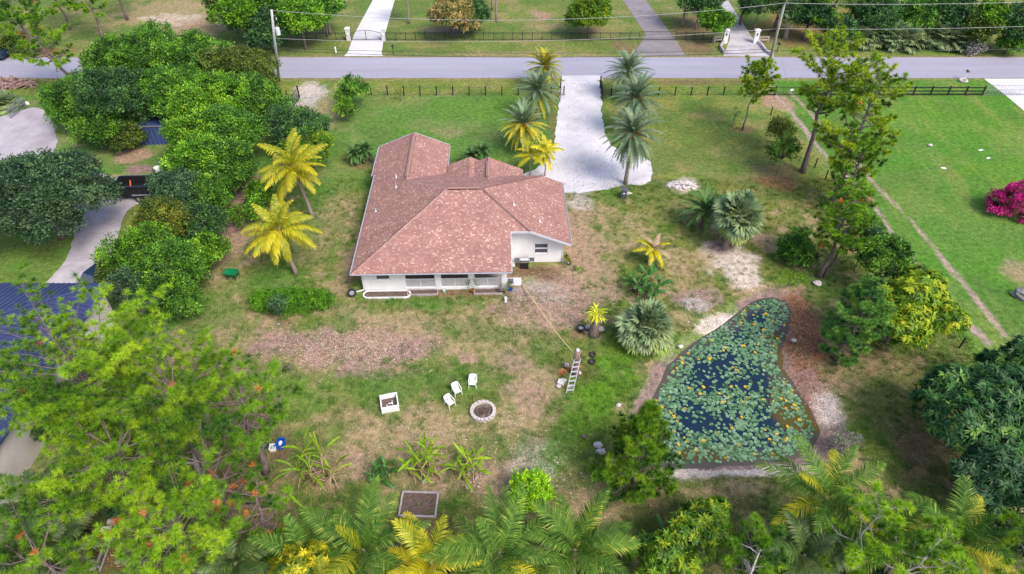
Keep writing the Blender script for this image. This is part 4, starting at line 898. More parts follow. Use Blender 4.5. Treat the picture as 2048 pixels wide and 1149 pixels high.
# concrete step and mat by the porch door
def hp(x, y, z=0):   # house coordinates to world
    return house.matrix_basis @ Vector((x, y, z))
HR = R(1.3)
st_ = MB(); st_.prism([(0, 0), (1.25, 0), (1.25, .95), (0, .95)], -.05, .1)
props(st_.build('doorstep', M_CONC, None, hp(12.68, 1.35), HR), 'pale concrete slab step beside the screened porch door', 'doorstep')
mt = MB(); mt.box((0, 0, .012), (.5, .62, .02)); mt.box((0, 0, .026), (.42, .54, .008))
props(mt.build('doormat', pm('grey_mat', (.12, .13, .18), (.09, .10, .14), 20, .95), None, hp(13.0, 1.85, .1), HR), 'dark grey doormat on the pale concrete step', 'doormat')

# ================================================================ THINGS IN THE YARD
M_PLASTIC = pm('white_plastic', (.82, .82, .82), (.74, .74, .74), 3, .4)
M_RUBBER = pm('tyre_rubber', (.030, .030, .034), (.02, .02, .022), 8, .8, bump=.3)
M_STONE = pm('limestone', (.62, .56, .52), (.40, .35, .33), 5, .95, bump=.8)
M_ROCKW = pm('pale_rock', (.66, .60, .58), (.42, .36, .36), 3, .95, bump=.8)
M_SOIL = pm('soil', (.17, .115, .10), (.075, .05, .045), 6, 1, bump=1, bscale=18)
M_ASH = pm('burnt_wood_ash', (.30, .24, .22), (.035, .03, .03), 7, 1, bump=1)
M_BLOCK = pm('concrete_block', (.62, .60, .60), (.46, .44, .45), 5, .9, bump=.3)
M_TIMBER = pm('weathered_timber', (.44, .40, .41), (.28, .25, .26), 5, .9, bump=.4)
M_GREENP = pm('green_plastic', (.010, .22, .085), (.008, .16, .06), 4, .4)
M_BLUEP = pm('blue_plastic', (.012, .10, .55), (.010, .07, .42), 4, .35)
M_NAVY = pm('navy_paint', (.020, .035, .085), (.015, .025, .06), 4, .35, coat=.3)
M_STEEL = pm('stainless', (.62, .62, .66), (.5, .5, .54), 5, .3, .8)
M_ROPE = pm('yellow_rope', (.72, .56, .26), (.60, .45, .20), 9, .8)
M_ORANGE = pm('orange_paint', (.62, .13, .03), (.5, .09, .02), 5, .5)
M_RED = pm('red_clay', (.42, .06, .035), (.32, .045, .03), 6, .7)
M_TEAL = pm('pale_teal', (.36, .58, .56), (.28, .48, .47), 6, .5)
M_GREY = pm('grey_bin', (.10, .105, .14), (.08, .085, .115), 6, .55)
M_WOOD = pm('post_wood', (.30, .21, .19), (.16, .10, .095), 5, .95, bump=.8)
M_ALU = pm('aluminium', (.74, .74, .78), (.64, .64, .68), 6, .35, .5)

# white monobloc chairs round the fire pit
def chair(label, p, rz):
    t = thing('garden_chair', label, 'chair', (p[0], p[1], 0), rz, 'white plastic chairs by the fire pit')
    m = MB(); m.prism([(-.24, -.25), (.24, -.25), (.22, .23), (-.22, .23)], .42, .455); m.bar((-.24, -.25, .425), (.24, -.25, .425), .05, .06); m.build('seat', M_PLASTIC, t, bevel=.02)
    m = MB(); n_ = 9; pts = []
    for i in range(n_):
        a = math.pi * (1.12 - 1.24 * i / (n_ - 1)); pts.append((math.cos(a) * .27, .19 + .09 * math.sin(a), 0))
    for i in range(n_ - 1):           # curved shell back rising higher in the middle
        h0 = .80 + .10 * math.sin(math.pi * i / (n_ - 1)); h1 = .80 + .10 * math.sin(math.pi * (i + 1) / (n_ - 1)); a, b = Vector(pts[i]), Vector(pts[i + 1])
        lean0 = Vector((a.x * .06, .10, 0)); lean1 = Vector((b.x * .06, .10, 0)); o = Vector((0, .025, 0))
        lo = .44 if 1 < i < n_ - 3 else .60
        q = [a + Vector((0, 0, lo)), b + Vector((0, 0, lo)), b + lean1 + Vector((0, 0, h1)), a + lean0 + Vector((0, 0, h0))]; m.add(q + [v + o for v in q], [(0, 1, 2, 3), (7, 6, 5, 4), (3, 2, 6, 7), (0, 4, 5, 1), (0, 3, 7, 4), (1, 5, 6, 2)])
    m.build('backrest', M_PLASTIC, t)
    for s in (-1, 1):
        m = MB(); m.tube([(s * .27, .24, .80), (s * .285, .05, .67), (s * .28, -.2, .66), (s * .265, -.27, .60)], [.028, .032, .034, .028], 6); m.build('armrest', M_PLASTIC, t, smooth=True)
        m = MB(); m.tube([(s * .265, -.27, .62), (s * .25, -.26, .42), (s * .285, -.31, 0)], [.03, .036, .024], 6); m.build('leg', M_PLASTIC, t)
        m = MB(); m.tube([(s * .25, .25, .62), (s * .23, .22, .42), (s * .275, .33, 0)], [.03, .036, .024], 6); m.build('leg', M_PLASTIC, t)
chair('white plastic chair facing straight down the yard, topmost of the three', at2(946, 772), R(-4))
chair('white plastic chair between two others, turned toward the fire pit', at2(914, 788), R(28))
chair('white plastic chair nearest the white box planter', at2(900, 812), R(42))
# fire pit: ring of pale blocks round ash
fp = at2(966, 826); t = thing('fire_pit', 'round fire pit of pale stone blocks filled with ash and charred wood', 'fire pit', (fp[0], fp[1], 0)); rr = random.Random(2)
for k in range(18):
    a = 2 * math.pi * k / 18; m = MB()
    for lev in (0, 1):
        aa = a + lev * .17; m.box((.80 * math.cos(aa), .80 * math.sin(aa), .09 + .165 * lev), (.24, .262 + rr.uniform(-.02, .01), .16), aa)
    m.build('stone_block', M_STONE, t, bevel=.025)
m = MB(); m.lathe([(.70, .10), (.4, .13), (.001, .15)], n=20); m.build('ash_bed', M_ASH, t)
m = MB()
for k in range(26):
    a = rr.uniform(0, 6.3); r_ = rr.uniform(0, .5); d = Vector((rr.uniform(-1, 1), rr.uniform(-1, 1), rr.uniform(-.2, .4))).normalized() * rr.uniform(.1, .3); c = Vector((r_ * math.cos(a), r_ * math.sin(a), rr.uniform(.16, .26))); m.bar(c - d, c + d, rr.uniform(.03, .09))
m.build('charred_wood', pm('charred', (.20, .13, .11), (.02, .018, .018), 9, 1), t)
# white box planter
p = at2(780, 812); t = thing('box_planter', 'square white box planter with soil in the middle of the yard', 'planter', (p[0], p[1], 0), R(14))
m = MB(); o, i_, h_ = .58, .50, .62
for c, d in (((0, -o, h_ / 2), (2 * o + .08, .08, h_)), ((0, o, h_ / 2), (2 * o + .08, .08, h_)), ((-o, 0, h_ / 2), (.08, 2 * o - .08, h_)), ((o, 0, h_ / 2), (.08, 2 * o - .08, h_))): m.box(c, d)
m.build('wall', M_PLASTIC, t)
m = MB(); m.box((0, 0, .15), (2 * o - .08, 2 * o - .08, .06)); m.build('soil', M_SOIL, t)
m = MB(); m.bar((.2, -.1, .2), (.2, .3, .2), .05); m.bar((-.1, .05, .2), (.2, .05, .2), .05); m.bar((-.2, -.2, .2), (.05, -.2, .2), .05); m.bar((-.2, -.2, .2), (-.2, .0, .2), .05); m.build('pipe', M_PLASTIC, t)
# raised bed
p = at2(838, 1011); t = thing('raised_bed', 'rectangular timber edged bed of bare brown soil', 'raised bed', (p[0], p[1], 0), R(-2))
m = MB(); a, b = 1.12, .82
for c, d in (((0, -b, .1), (2 * a, .12, .2)), ((0, b, .1), (2 * a, .12, .2)), ((-a, 0, .1), (.12, 2 * b + .12, .2)), ((a, 0, .1), (.12, 2 * b + .12, .2))): m.box(c, d)
m.build('edging', M_TIMBER, t, bevel=.015); m = MB(); n_ = 14
vs = [(-a + .06 + (2 * a - .12) * i / n_, -b + .06 + (2 * b - .12) * j / n_, .12 + rr.uniform(-.03, .03)) for j in range(n_ + 1) for i in range(n_ + 1)]
m.add(vs, [(j * (n_ + 1) + i, j * (n_ + 1) + i + 1, (j + 1) * (n_ + 1) + i + 1, (j + 1) * (n_ + 1) + i) for j in range(n_) for i in range(n_)]); m.build('soil', M_SOIL, t)
# green garden cart
p = at2(467, 555); t = thing('garden_cart', 'small green tipping garden cart on the lawn', 'cart', (p[0], p[1], 0), R(-8))
m = MB(); z0, z1 = .34, .66; lo = [(-.5, -.3), (.42, -.3), (.42, .3), (-.5, .3)]; up = [(-.62, -.4), (.5, -.4), (.5, .4), (-.62, .4)]; il = [(x * .93, y * .9) for x, y in lo]; iu = [(x * .94, y * .92) for x, y in up]
m.add([(x, y, z0) for x, y in lo] + [(x, y, z1) for x, y in up] + [(x, y, z0 + .03) for x, y in il] + [(x, y, z1) for x, y in iu], [(3, 2, 1, 0)] + [(i, (i + 1) % 4, (i + 1) % 4 + 4, i + 4) for i in range(4)] + [(i + 4, (i + 1) % 4 + 4, (i + 1) % 4 + 12, i + 12) for i in range(4)] + [(i + 12, (i + 1) % 4 + 12, (i + 1) % 4 + 8, i + 8) for i in range(4)] + [(8, 9, 10, 11)])
m.build('tub', M_GREENP, t); m = MB(); m.bar((-.4, 0, .28), (.4, 0, .28), .06); m.bar((.3, -.32, .14), (.3, .32, .14), .04); m.bar((-.35, -.3, .14), (-.35, .3, .14), .04); m.bar((.3, 0, .14), (.3, 0, .34), .05); m.bar((-.35, 0, .14), (-.35, 0, .34), .05); m.build('frame', M_BLACK, t)
m = MB(); m.tube([(-.35, 0, .2), (-.7, .05, .3), (-1.0, .08, .8)], .02, 6); m.build('handle', M_BLACK, t)
def wheel(par, c, r_, w_, axis='y', mat=None):
    m = MB(); ax = Vector((0, 1, 0)) if axis == 'y' else Vector((1, 0, 0)); c = Vector(c)
    m.tube([c - ax * w_ / 2, c - ax * w_ * .42, c + ax * w_ * .42, c + ax * w_ / 2], [r_ * .88, r_, r_, r_ * .88], 16); o = m.build('wheel', mat or M_RUBBER, par)
    h_ = MB(); h_.tube([c - ax * w_ * .53, c + ax * w_ * .53], r_ * .5, 12); h_.build('hub', M_GALV, o); return o
for x in (-.35, .3):
    for y in (-.34, .34): wheel(t, (x, y, .14), .14, .08)
# rubbish bin with lid, wheels
p = at2(1247, 397); t = thing('wheelie_bin', 'dark grey wheeled rubbish bin standing under the date palm', 'bin', (p[0], p[1], 0), R(-14))
m = MB(); m.box((0, 0, .56), (.48, .52, .98)); m.build('body', M_GREY, t, bevel=.04); b_ = t.children[0]
for v in b_.data.vertices:
    f = 1.0 + .32 * (v.co.z - .07); v.co.x *= f; v.co.y *= f
m = MB(); m.box((0, 0, 1.09), (.68, .74, .07)); m.box((0, -.02, 1.14), (.5, .54, .05)); m.build('lid', M_GREY, t, bevel=.03); m = MB(); m.tube([(-.26, .42, 1.0), (.26, .42, 1.0)], .022, 6); m.build('handle', M_GREY, t)
for s in (-1, 1): wheel(t, (s * .27, .24, .11), .11, .06, 'x')
m = MB(); m.box((.02, -.345, .78), (.16, .012, .14), M=Matrix.Rotation(R(-9), 3, 'X')); m.build('sticker', M_PLASTIC, t)
rk = MB(); rk.rock((0, 0, .1), (.75, .45, .3), random.Random(4), 8, 5); props(rk.build('rock', M_ROCKW, None, (*at2(1256, 389), 0)), 'flat pale rock lying beside the dark grey bin', 'rock')
# gas grill by the step wall
p = hp(14.25, 3.75); t = thing('gas_grill', 'black gas grill with steel lid against the white wall', 'grill', p, HR)
m = MB(); m.box((0, 0, .42), (.72, .5, .68)); m.build('cabinet', M_BLACK, t, bevel=.01); m = MB(); m.box((0, -.02, .84), (.82, .56, .15)); m.build('firebox', M_BLACK, t)
m = MB(); n_ = 8
m.add([(s * .38, .26 * math.cos(math.pi * k / n_), .93 + .24 * math.sin(math.pi * k / n_)) for s in (-1, 1) for k in range(n_ + 1)], [(k, k + 1, k + n_ + 2, k + n_ + 1) for k in range(n_)] + [tuple(range(n_ + 1)), tuple(range(2 * n_ + 1, n_, -1))]); m.bar((-.25, -.31, .99), (.25, -.31, .99), .03); m.build('lid', M_STEEL, t)
for s in (-1, 1):
    m = MB(); m.box((s * .66, 0, .9), (.42, .5, .04)); m.bar((s * .5, .1, .6), (s * .82, .1, .88), .03); m.build('side_shelf', M_GREY, t)
m = MB(); m.box((0, -.31, .84), (.7, .02, .10)); m.build('control_panel', M_STEEL, t)
for k in range(4): wheel(t, ((-1) ** k * .3, .2 if k > 1 else -.2, .05), .05, .04, 'x')
for k, (x, y, hh) in enumerate(((13.3, 3.95, .5), (13.1, 4.15, .42))):
    m = MB(); m.lathe([(.14, 0), (.16, .02), (.155, hh * .7), (.09, hh * .9), (.09, hh), (.001, hh)], n=12)
    props(m.build('gas_bottle', M_PLASTIC, None, hp(x, y), 0, True), ('taller white gas bottle beside the grill', 'shorter white gas bottle against the wall behind the taller one')[k], 'gas bottle')
# planting beds along the porch
def edging(name, label, pts, w_, h_, mat, soil=True, loc=None, closed=True):
    t = thing(name, label, 'flower bed', loc, HR); q = [Vector((x, y, h_ / 2)) for x, y in pts]
    m = MB(); n_ = len(q)
    if closed:
        nv = []
        for i in range(n_):
            a, b, c = q[i - 1], q[i], q[(i + 1) % n_]; d = ((c - b).normalized() + (b - a).normalized()).normalized(); nn = Vector((-d.y, d.x, 0)); nv.append((b - nn * w_ / 2, b + nn * w_ / 2))
        vs = []
        for a, b in nv: vs += [(a.x, a.y, 0), (b.x, b.y, 0), (b.x, b.y, h_), (a.x, a.y, h_)]
        fs = []
        for i in range(n_):
            j = (i + 1) % n_
            for k in range(4): fs.append((i * 4 + k, i * 4 + (k + 1) % 4, j * 4 + (k + 1) % 4, j * 4 + k))
        m.add(vs, fs)
    m.build('edging', mat, t)
    if soil: m = MB(); m.prism(pts, 0, h_ * .6); m.build('soil', M_SOIL, t)
    return t
L_, W_ = 1.55, .42
ov = [(L_ * s + .42 * math.cos(a), .42 * math.sin(a)) for s, a0 in ((1, -90), (-1, 90)) for a in [R(a0 + 18 * k) for k in range(11)]]
edging('flower_bed', 'oval white edged bed of bare soil below the small front window', ov, .11, .16, M_WHITE, loc=hp(2.55, .38))
sq = lambda a, b: [(-a, -b), (a, -b), (a, b), (-a, b)]
edging('flower_bed', 'rectangular white timber bed under the left lattice bay', sq(1.25, .3), .1, .2, M_TIMBER, loc=hp(5.55, .55))
edging('flower_bed', 'rectangular white timber bed under the right lattice bay, with small green plants', sq(1.2, .3), .1, .2, M_TIMBER, loc=hp(11.1, .55))
def pot(label, p, r_, h_, mat, plant=None, seed=0, sz=.3, cat='plant pot'):
    t = thing('plant_pot', label, cat, (p[0], p[1], p[2] if len(p) > 2 else 0)); m = MB(); m.lathe([(r_ * .7, 0), (r_, h_ * .9), (r_ * 1.1, h_ * .92), (r_ * 1.1, h_), (r_ * .9, h_), (r_ * .85, h_ * .85), (.001, h_ * .85)], n=14); m.build('pot', mat, t, smooth=False)
    if plant:
        rng = np.random.RandomState(seed); V, Q, tn, _ = crown_broad(rng, [(0, 0, h_ + sz * .8, sz, sz, sz)], 22, 9, .13, .06, .14); link('plant', mesh_np('plant', V, Q, mat=lm(plant), tone=tn), t)
pot('pale teal pot between the two porch beds', hp(7.35, .62), .14, .24, M_TEAL)
pot('red clay pot with a leafy shrub by the middle porch pillar', hp(9.75, .6), .16, .3, M_RED, 'green', 1, .5)
pot('dark pot with grey green plant at the right end of the porch', hp(12.35, .45), .17, .3, M_BLACK, 'grey', 2, .33)
pot('blue pot with red flowers beside the doorstep corner', hp(13.0, .75), .18, .26, M_BLUEP, 'croton', 3, .3)
m = MB(); m.box((0, 0, .12), (.2, .7, .1)); m.box((0, .28, .06), (.22, .1, .12)); props(m.build('splash_block', M_BLOCK, None, hp(12.55, -.55), HR), 'concrete splash block end of the downpipe below porch pots', 'splash block')
# tyres
def tyre(name, label, loc, r_, w_, tilt=None, rz=0, fill=None, group=None):
    t = thing(name, label, 'tyre', loc, rz, group); m = MB(); ri = r_ * .58; prof = [(ri, -.45), (ri * 1.2, -.5), (r_ * .93, -.46), (r_, -.3), (r_, .3), (r_ * .93, .46), (ri * 1.2, .5), (ri, .45), (ri, -.45)]
    m.lathe([(a, b * w_) for a, b in prof], n=24); o = m.build('rubber', M_RUBBER, t, smooth=True)
    m2 = MB(); m2.lathe([(ri, -.1 * w_), (.001, -.08 * w_)], n=16); o2 = m2.build('soil' if fill else 'rim', fill or M_GALV, t)
    for q in (o, o2):
        if tilt: q.rotation_euler = tilt
    return t
h0 = hp(-.35, .35); tyre('tyre', 'black tyre leaning at the left front corner of the house', (h0.x, h0.y, .36), .37, .24, (R(66), 0, R(20)))
tyre('tyre', 'black tyre ring on the lawn, upper of the pair right of the ladder post', (*at2(1185, 712), .11), .26, .22, None, 0, M_SOIL)
tyre('tyre', 'soil filled tyre ring, lower of the pair right of the ladder post', (*at2(1184, 726), .11), .27, .22, None, 0, M_SOIL)
# old trunk post, ladder, rope, bromeliads
p = at2(1150, 750); t = thing('wooden_post', 'thick reddish dead palm trunk post with a ladder against it', 'post', (p[0], p[1], 0)); m = MB(); m.tube([(0, 0, -.2), (.02, 0, .8), (0, .05, 1.7), (.04, .05, 2.55)], [.30, .26, .25, .23], 12); m.build('trunk', M_WOOD, t, smooth=True); m = MB(); m.lathe([(.12, 0), (.13, .12), (.06, .2), (.001, .2)], (.04, .05, 2.55), 10); m.build('cap', M_PLASTIC, t)
pt = p
a = Vector((*at2(1139, 787), 0)); b = Vector((p[0] + .02, p[1] - .38, 2.15)); t = thing('ladder', 'white aluminium ladder leaning on the reddish trunk post', 'ladder', a)
sx = Vector((.24, .03, 0)); d = b - a
for s in (-1, 1):
    m = MB(); m.bar(sx * s, d + sx * s * .95, .05, .09); m.build('rail', M_ALU, t)
for k in range(7):
    m = MB(); q = d * ((k + .7) / 7.4); m.bar(q - sx, q + sx, .10, .045); m.build('rung', M_ALU, t)
a = Vector((pt[0] - .1, pt[1], 2.2)); b = hp(13.95, 1.4, .12); m = MB(); n_ = 24; m.tube([a.lerp(b, i / n_) - Vector((0, 0, .55 * math.sin(math.pi * i / n_) * (1 - i / n_) + .0)) + Vector((0, 0, .0)) for i in range(n_ + 1)], .042, 6)
props(m.build('rope', M_ROPE, smooth=True), 'yellow rope stretched from the doorstep to the reddish trunk post', 'rope')
def bromel(label, p, s, leaf='red', seed=0):
    rng = np.random.RandomState(seed); r2 = random.Random(seed); bag = Bag()
    for k in range(26): rotz_add(bag, blade_bag(rng, .42 * s, .06 * s, R(r2.uniform(15, 80)), R(35), pet=0, fold=.4, tone=.3 + .5 * r2.random()), k * 2.4, (0, 0, .02))
    props(link('bromeliad', bag.mesh('bromeliad', lm(leaf)), None, (p[0], p[1], 0)), label, 'bromeliad')
bromel('orange red bromeliad left of the ladder foot', at2(1125, 748), 1.0)
bromel('orange red bromeliad behind the ladder rungs', at2(1140, 741), .7, seed=2); bromel('orange red bromeliad right of the reddish trunk post', at2(1158, 738), .6, seed=3)
m = MB(); m.box((0, 0, .14), (.5, .42, .28), M=Matrix.Rotation(R(12), 3, 'X')); m.box((.05, .35, .06), (.42, .3, .12)); props(m.build('concrete_block', M_BLOCK, None, (*at2(1122, 768), 0), R(-24), bevel=.02), 'broken white concrete block at the foot of the ladder', 'block')
m = MB(); m.box((0, 0, .12), (.4, .2, .2)); m.box((0, 0, .24), (.3, .18, .06)); props(m.build('concrete_block', M_BLOCK, None, (*at2(1139, 776), 0), R(10), bevel=.015), 'small white block between the ladder rails', 'block')
for k, (px, py, s, lb) in enumerate(((1133, 733, .34, 'round pale rock above the orange bromeliad'), (1157, 748, .32, 'grey rock right of the ladder by the trunk post'), (1117, 775, .3, 'low grey rock left of the broken white block'))):
    m = MB(); m.rock((0, 0, s * .4), (s * 1.3, s * 1.1, s), random.Random(k), 8, 5); props(m.build('rock', M_ROCKW, None, (*at2(px, py), 0), smooth=False), lb, 'rock')
# stump with golden staghorn fern
p = at2(1187, 670); t = thing('tree_stump', 'tall grey dead tree stump topped with a yellow green staghorn fern', 'stump', (p[0], p[1], 0)); m = MB(); m.tube([(0, 0, -.1), (0, .02, .5), (.05, .02, 1.4), (.05, .03, 2.1)], [.52, .38, .33, .30], 14); m.build('trunk', M_BARK, t, smooth=True)
rng = np.random.RandomState(3); r2 = random.Random(3); bag = Bag()
for k in range(58):
    e = R(r2.uniform(-10, 85)); src = blade_bag(rng, r2.uniform(.7, 1.15), .12, e, R(r2.uniform(60, 130)), pet=.1, fold=.3, tone=.3 + .5 * r2.random(), torn=.6); rotz_add(bag, src, k * 2.4, (.05 + r2.uniform(-.15, .15), r2.uniform(-.15, .15), 2.05 + r2.uniform(-.2, .3)))
link('staghorn_fern', bag.mesh('staghorn_fern', lm('fern')), t)
for k, (px, py, s, lb) in enumerate(((1176, 657, .42, 'pale rock on the left of the tall dead stump'), (1201, 662, .5, 'flat pale rock on the right of the tall dead stump'), (1172, 668, .4, 'dark brown rock at the left foot of the tall dead stump'))):
    m = MB(); m.rock((0, 0, s * .35), (s * 1.3, s * 1.1, s * .9), random.Random(k + 9), 8, 5); props(m.build('rock', M_ROCKW if k < 2 else M_SOIL, None, (*at2(px, py), 0)), lb, 'rock')
pot('black bucket with a grey lid left of the tall dead stump', at2(1161, 664), .26, .5, M_BLACK, cat='bucket')
m = MB(); m.lathe([(.2, 0), (.2, .02), (.001, .025)], n=14); props(m.build('bucket_lid', M_GALV, None, (*at2(1161, 664), .43)), 'round grey lid on the black bucket', 'lid')
# bits and pieces on the lawn
for k, (px, py, s, mt_, lb) in enumerate(((1168, 875, .3, M_WOOD, 'small weathered stump on the grass left of the pond pine'), (1196, 893, .5, M_ROCKW, 'upper white rock left of the pond pine'), (1201, 907, .55, M_ROCKW, 'lower white rock left of the pond pine'), (1237, 812, .3, M_ROCKW, 'small pale rock at the left pond edge'), (1634, 570, .6, M_ROCKW, 'pale flat rock at the foot of the forked pine trunks'), (1587, 683, .35, M_ROCKW, 'small pale stone on the leaf litter right of the lilies'), (1362, 695, .3, M_PLASTIC, 'white scrap on the muddy pond edge'),
        (1860, 293, .4, M_ROCKW, 'small brown grey rock on the neighbouring lawn'), (850, 965, .3, M_ROCKW, 'pale stone under the banana plants'), (556, 650, .25, M_GALV, 'small round grey meter lid beneath the round bush'))):
    m = MB(); m.rock((0, 0, s * .3), (s * 1.3, s, s * .75), random.Random(k + 20), 8, 5); props(m.build('rock', mt_, None, (*at2(px, py), 0)), lb, 'rock')
for k, (px, py, rz_, lb) in enumerate(((1961, 301, .2, 'white marker slab on the right hand lawn beside a dark patch'), (1976, 317, .5, 'white marker slab nearest the magenta bush on the lawn'), (1887, 337, -.3, 'small white slab on the lawn below the tall pines'))):
    m = MB(); m.box((0, 0, .02), (.5, .22, .06)); m.box((0, 0, .055), (.42, .16, .01)); props(m.build('marker_slab', M_PLASTIC, None, (*at2(px, py), 0), rz_), lb, 'slab')
# cairn of pale sand rock left of the canary palm
m = MB(); rr = random.Random(8)
for k in range(46):
    a = rr.uniform(0, 6.3); q = rr.random() ** .5; m.rock((1.5 * q * math.cos(a), .85 * q * math.sin(a), .42 * (1 - q)), (rr.uniform(.25, .6), rr.uniform(.25, .5), rr.uniform(.2, .4)), rr, 7, 4)
props(m.build('rock_pile', M_ROCKW, None, (*at2(1362, 372), 0)), 'low pile of pale sandy rock left of the dark date palm', 'rock pile')
# boulder on the far right lawn, border of the magenta bush
m = MB(); m.rock((0, 0, .35), (2.2, 1.2, 1.1), random.Random(5), 11, 7); props(m.build('boulder', pm('lichen_rock', (.42, .38, .38), (.10, .10, .11), 2.2, .95, bump=.9), None, (*at2(2050, 598), 0), R(-40)), 'dark grey boulder at the right edge of the lawn', 'boulder')
m = MB(); m.bar((0, 0, .1), (1.9, -.9, .1), .22, .2); m.bar((-.1, .5, .1), (1.9, -.4, .1), .2, .2); props(m.build('bed_edging', M_BLOCK, None, (*at2(2034, 432), 0)), 'white kerb edging below the magenta bush', 'edging')

# ================================================================ FENCES, POLES, NEIGHBOURS
def gat(px, py): return Vector((*at2(px, py), 0))
def wire_fence(name, label, pts, h, wires, w_=.13, mat=None, wire=.014, cat='fence'):
    """posts at the surveyed points, with wires between them"""
    o = pts[0]; t = thing(name, label, cat, o)
    for p in pts: m = MB(); q = p - o; m.box((q.x, q.y, h / 2 - .1), (w_, w_, h + .2)); m.build('post', mat or M_BLACK, t)
    m = MB()
    for z in wires:
        for a, b in zip(pts, pts[1:]): m.bar(a - o + Vector((0, 0, z)), b - o + Vector((0, 0, z)), wire)
    m.build('wire', M_IRON, t); return t
Yf = at2(800, 191)[1]
xs = [at2(743 + 32.6 * k, 191)[0] for k in range(12)]
wire_fence('wire_fence', 'black post and wire fence along the front lawn left of the gate', [Vector((x, Yf, 0)) for x in xs] + [Vector((6.55, Yf, 0))], 1.25, (.05, .3, .55, .8, 1.05))
xs = [at2(1222, 191)[0]] + [at2(1317 + 32.4 * k, 191)[0] for k in range(7)]
wire_fence('wire_fence', 'black post and wire fence along the front lawn right of the gate', [Vector((x, Yf, 0)) for x in xs], 1.12, (.05, .3, .55, .8, 1.05))
sf = [(1541, 231), (1556, 258), (1594, 303), (1629, 336), (1650, 360), (1673, 382), (1708, 418), (1735, 470), (1780, 520), (1855, 600), (1886, 640), (1918, 697)]
wire_fence('wire_fence', 'thin black post fence running down the lot between the two right lawns', [gat(*p) for p in sf], 1.15, (.35, .7, 1.05), .10, wire=.010)
wire_fence('wire_fence', 'short black wire fence beside the sandy second entrance', [gat(575, 198), gat(589, 218)], 1.1, (.2, .5, .8, 1.0), .10)
def bar_gate(name, label, a, b, h, mat, n_bars, rails=(.1, 1.0), wire=False, arch=0, cat='gate', th=.05):
    t = thing(name, label, cat, a); d = b - a; L = d.length; e = d.normalized(); m = MB(); up = Vector((0, 0, 1))
    zt = lambda s: h + arch * math.sin(math.pi * s * .5)
    m.bar(up * .05, up * h, th); m.bar(e * L + up * .05, e * L + up * zt(1), th)
    for z in rails[:-1]: m.bar(up * z, e * L + up * z, th)
    for i in range(8): m.bar(e * L * i / 8 + up * zt(i / 8), e * L * (i + 1) / 8 + up * zt((i + 1) / 8), th)
    m.build('frame', mat, t); m = MB()
    for k in range(1, n_bars): s = k / n_bars; m.bar(e * L * s + up * rails[0], e * L * s + up * zt(s), th * .42)
    if wire:
        for z in np.arange(rails[0], h, .22): m.bar(up * float(z), e * L + up * float(z), th * .3)
    m.build('bars', mat, t); return t
bar_gate('driveway_gate', 'open black metal gate leaf on the left of the white gravel drive', gat(1122, 176), gat(1120, 205), 1.35, M_IRON, 22)
bar_gate('driveway_gate', 'open black metal gate leaf on the right of the white gravel drive', gat(1200, 174), gat(1206, 203), 1.35, M_IRON, 22)
for k, (px, lb) in enumerate(((1121, 'black gate post left of the white gravel drive'), (1200, 'black gate post right of the white gravel drive'))):
    m = MB(); m.box((0, 0, .75), (.14, .14, 1.5)); m.box((0, 0, 1.53), (.18, .18, .06)); props(m.build('gate_post', M_BLACK, None, gat(px, 176)), lb, 'gate post')
bar_gate('driveway_gate', 'black wire gate leaf swung open by the sandy second entrance', gat(600, 196), gat(588, 213), 1.4, M_BLACK, 8, wire=True)
m = MB(); m.box((0, 0, .75), (.15, .15, 1.5)); m.box((0, 0, 1.53), (.19, .19, .05)); props(m.build('gate_post', M_BLACK, None, gat(599, 196)), 'black gate post by the sandy second entrance', 'gate post')
# black board fence and its mesh gate
t = thing('board_fence', 'black three rail board fence in front of the right hand lawn', 'fence', (0, Yf, 0))
bx = [at2(px, 192)[0] for px in (1526, 1549)] + [at2(1618 + 34.7 * k, 192)[0] for k in range(11)]
for x in bx: m = MB(); m.box((x, 0, .55), (.15, .15, 1.35)); m.build('post', M_BLACK, t)
for a, b in list(zip(bx, bx[1:])):
    if bx[1] - .01 < a < bx[1] + .01: continue
    for z in (.18, .62, 1.06): m = MB(); m.bar((a + .02, -.095, z), (b + .02, -.095, z), .035, .15, (0, 0, 1)); m.build('rail', M_BLACK, t)
g = bar_gate('field_gate', 'grey mesh field gate with a small white sign at the head of the dirt track', Vector((bx[1] + .12, Yf - .02, 0)), Vector((bx[2] - .1, Yf - .02, 0)), 1.1, M_IRON, 10, wire=True)
m = MB(); m.box((1.9, -.05, .75), (.38, .02, .28)); m.build('sign', M_PLASTIC, g)
g = bar_gate('field_gate', 'grey wire gate across the pale drive at the right edge', Vector((bx[-1] + .15, Yf, 0)), Vector((bx[-1] + 5.5, Yf, 0)), 1.35, M_GALV, 14, rails=(.1, .7, 1.3), wire=True)
# long black iron fence across the road with pillars and arched gates
Yi = at2(900, 81)[1]
def iron_run(label, x0, x1, h=1.15):
    t = thing('iron_fence', label, 'fence', (x0, Yi, 0)); n_ = max(2, round((x1 - x0) / 1.42))
    for k in range(n_ + 1): m = MB(); m.box(((x1 - x0) * k / n_, 0, h / 2), (.07, .07, h + .1)); m.build('post', M_IRON, t)
    m = MB()
    for z in (.12, h - .18, h - .03): m.bar((0, 0, z), (x1 - x0, 0, z), .035)
    m.build('rails', M_IRON, t); m = MB()
    for k in range(int((x1 - x0) / .14)): m.bar((.14 * k, 0, .1), (.14 * k, 0, h), .014)
    m.build('pickets', M_IRON, t)
X = lambda px: at2(px, 81)[0]
iron_run('black iron fence across the road left of the stone pillars', X(596), X(692)); iron_run('long black iron fence across the road between the pillars and the grey paved drive', X(773), X(1278)); iron_run('short black iron fence across the road right of the grey paved drive', X(1352), X(1440))
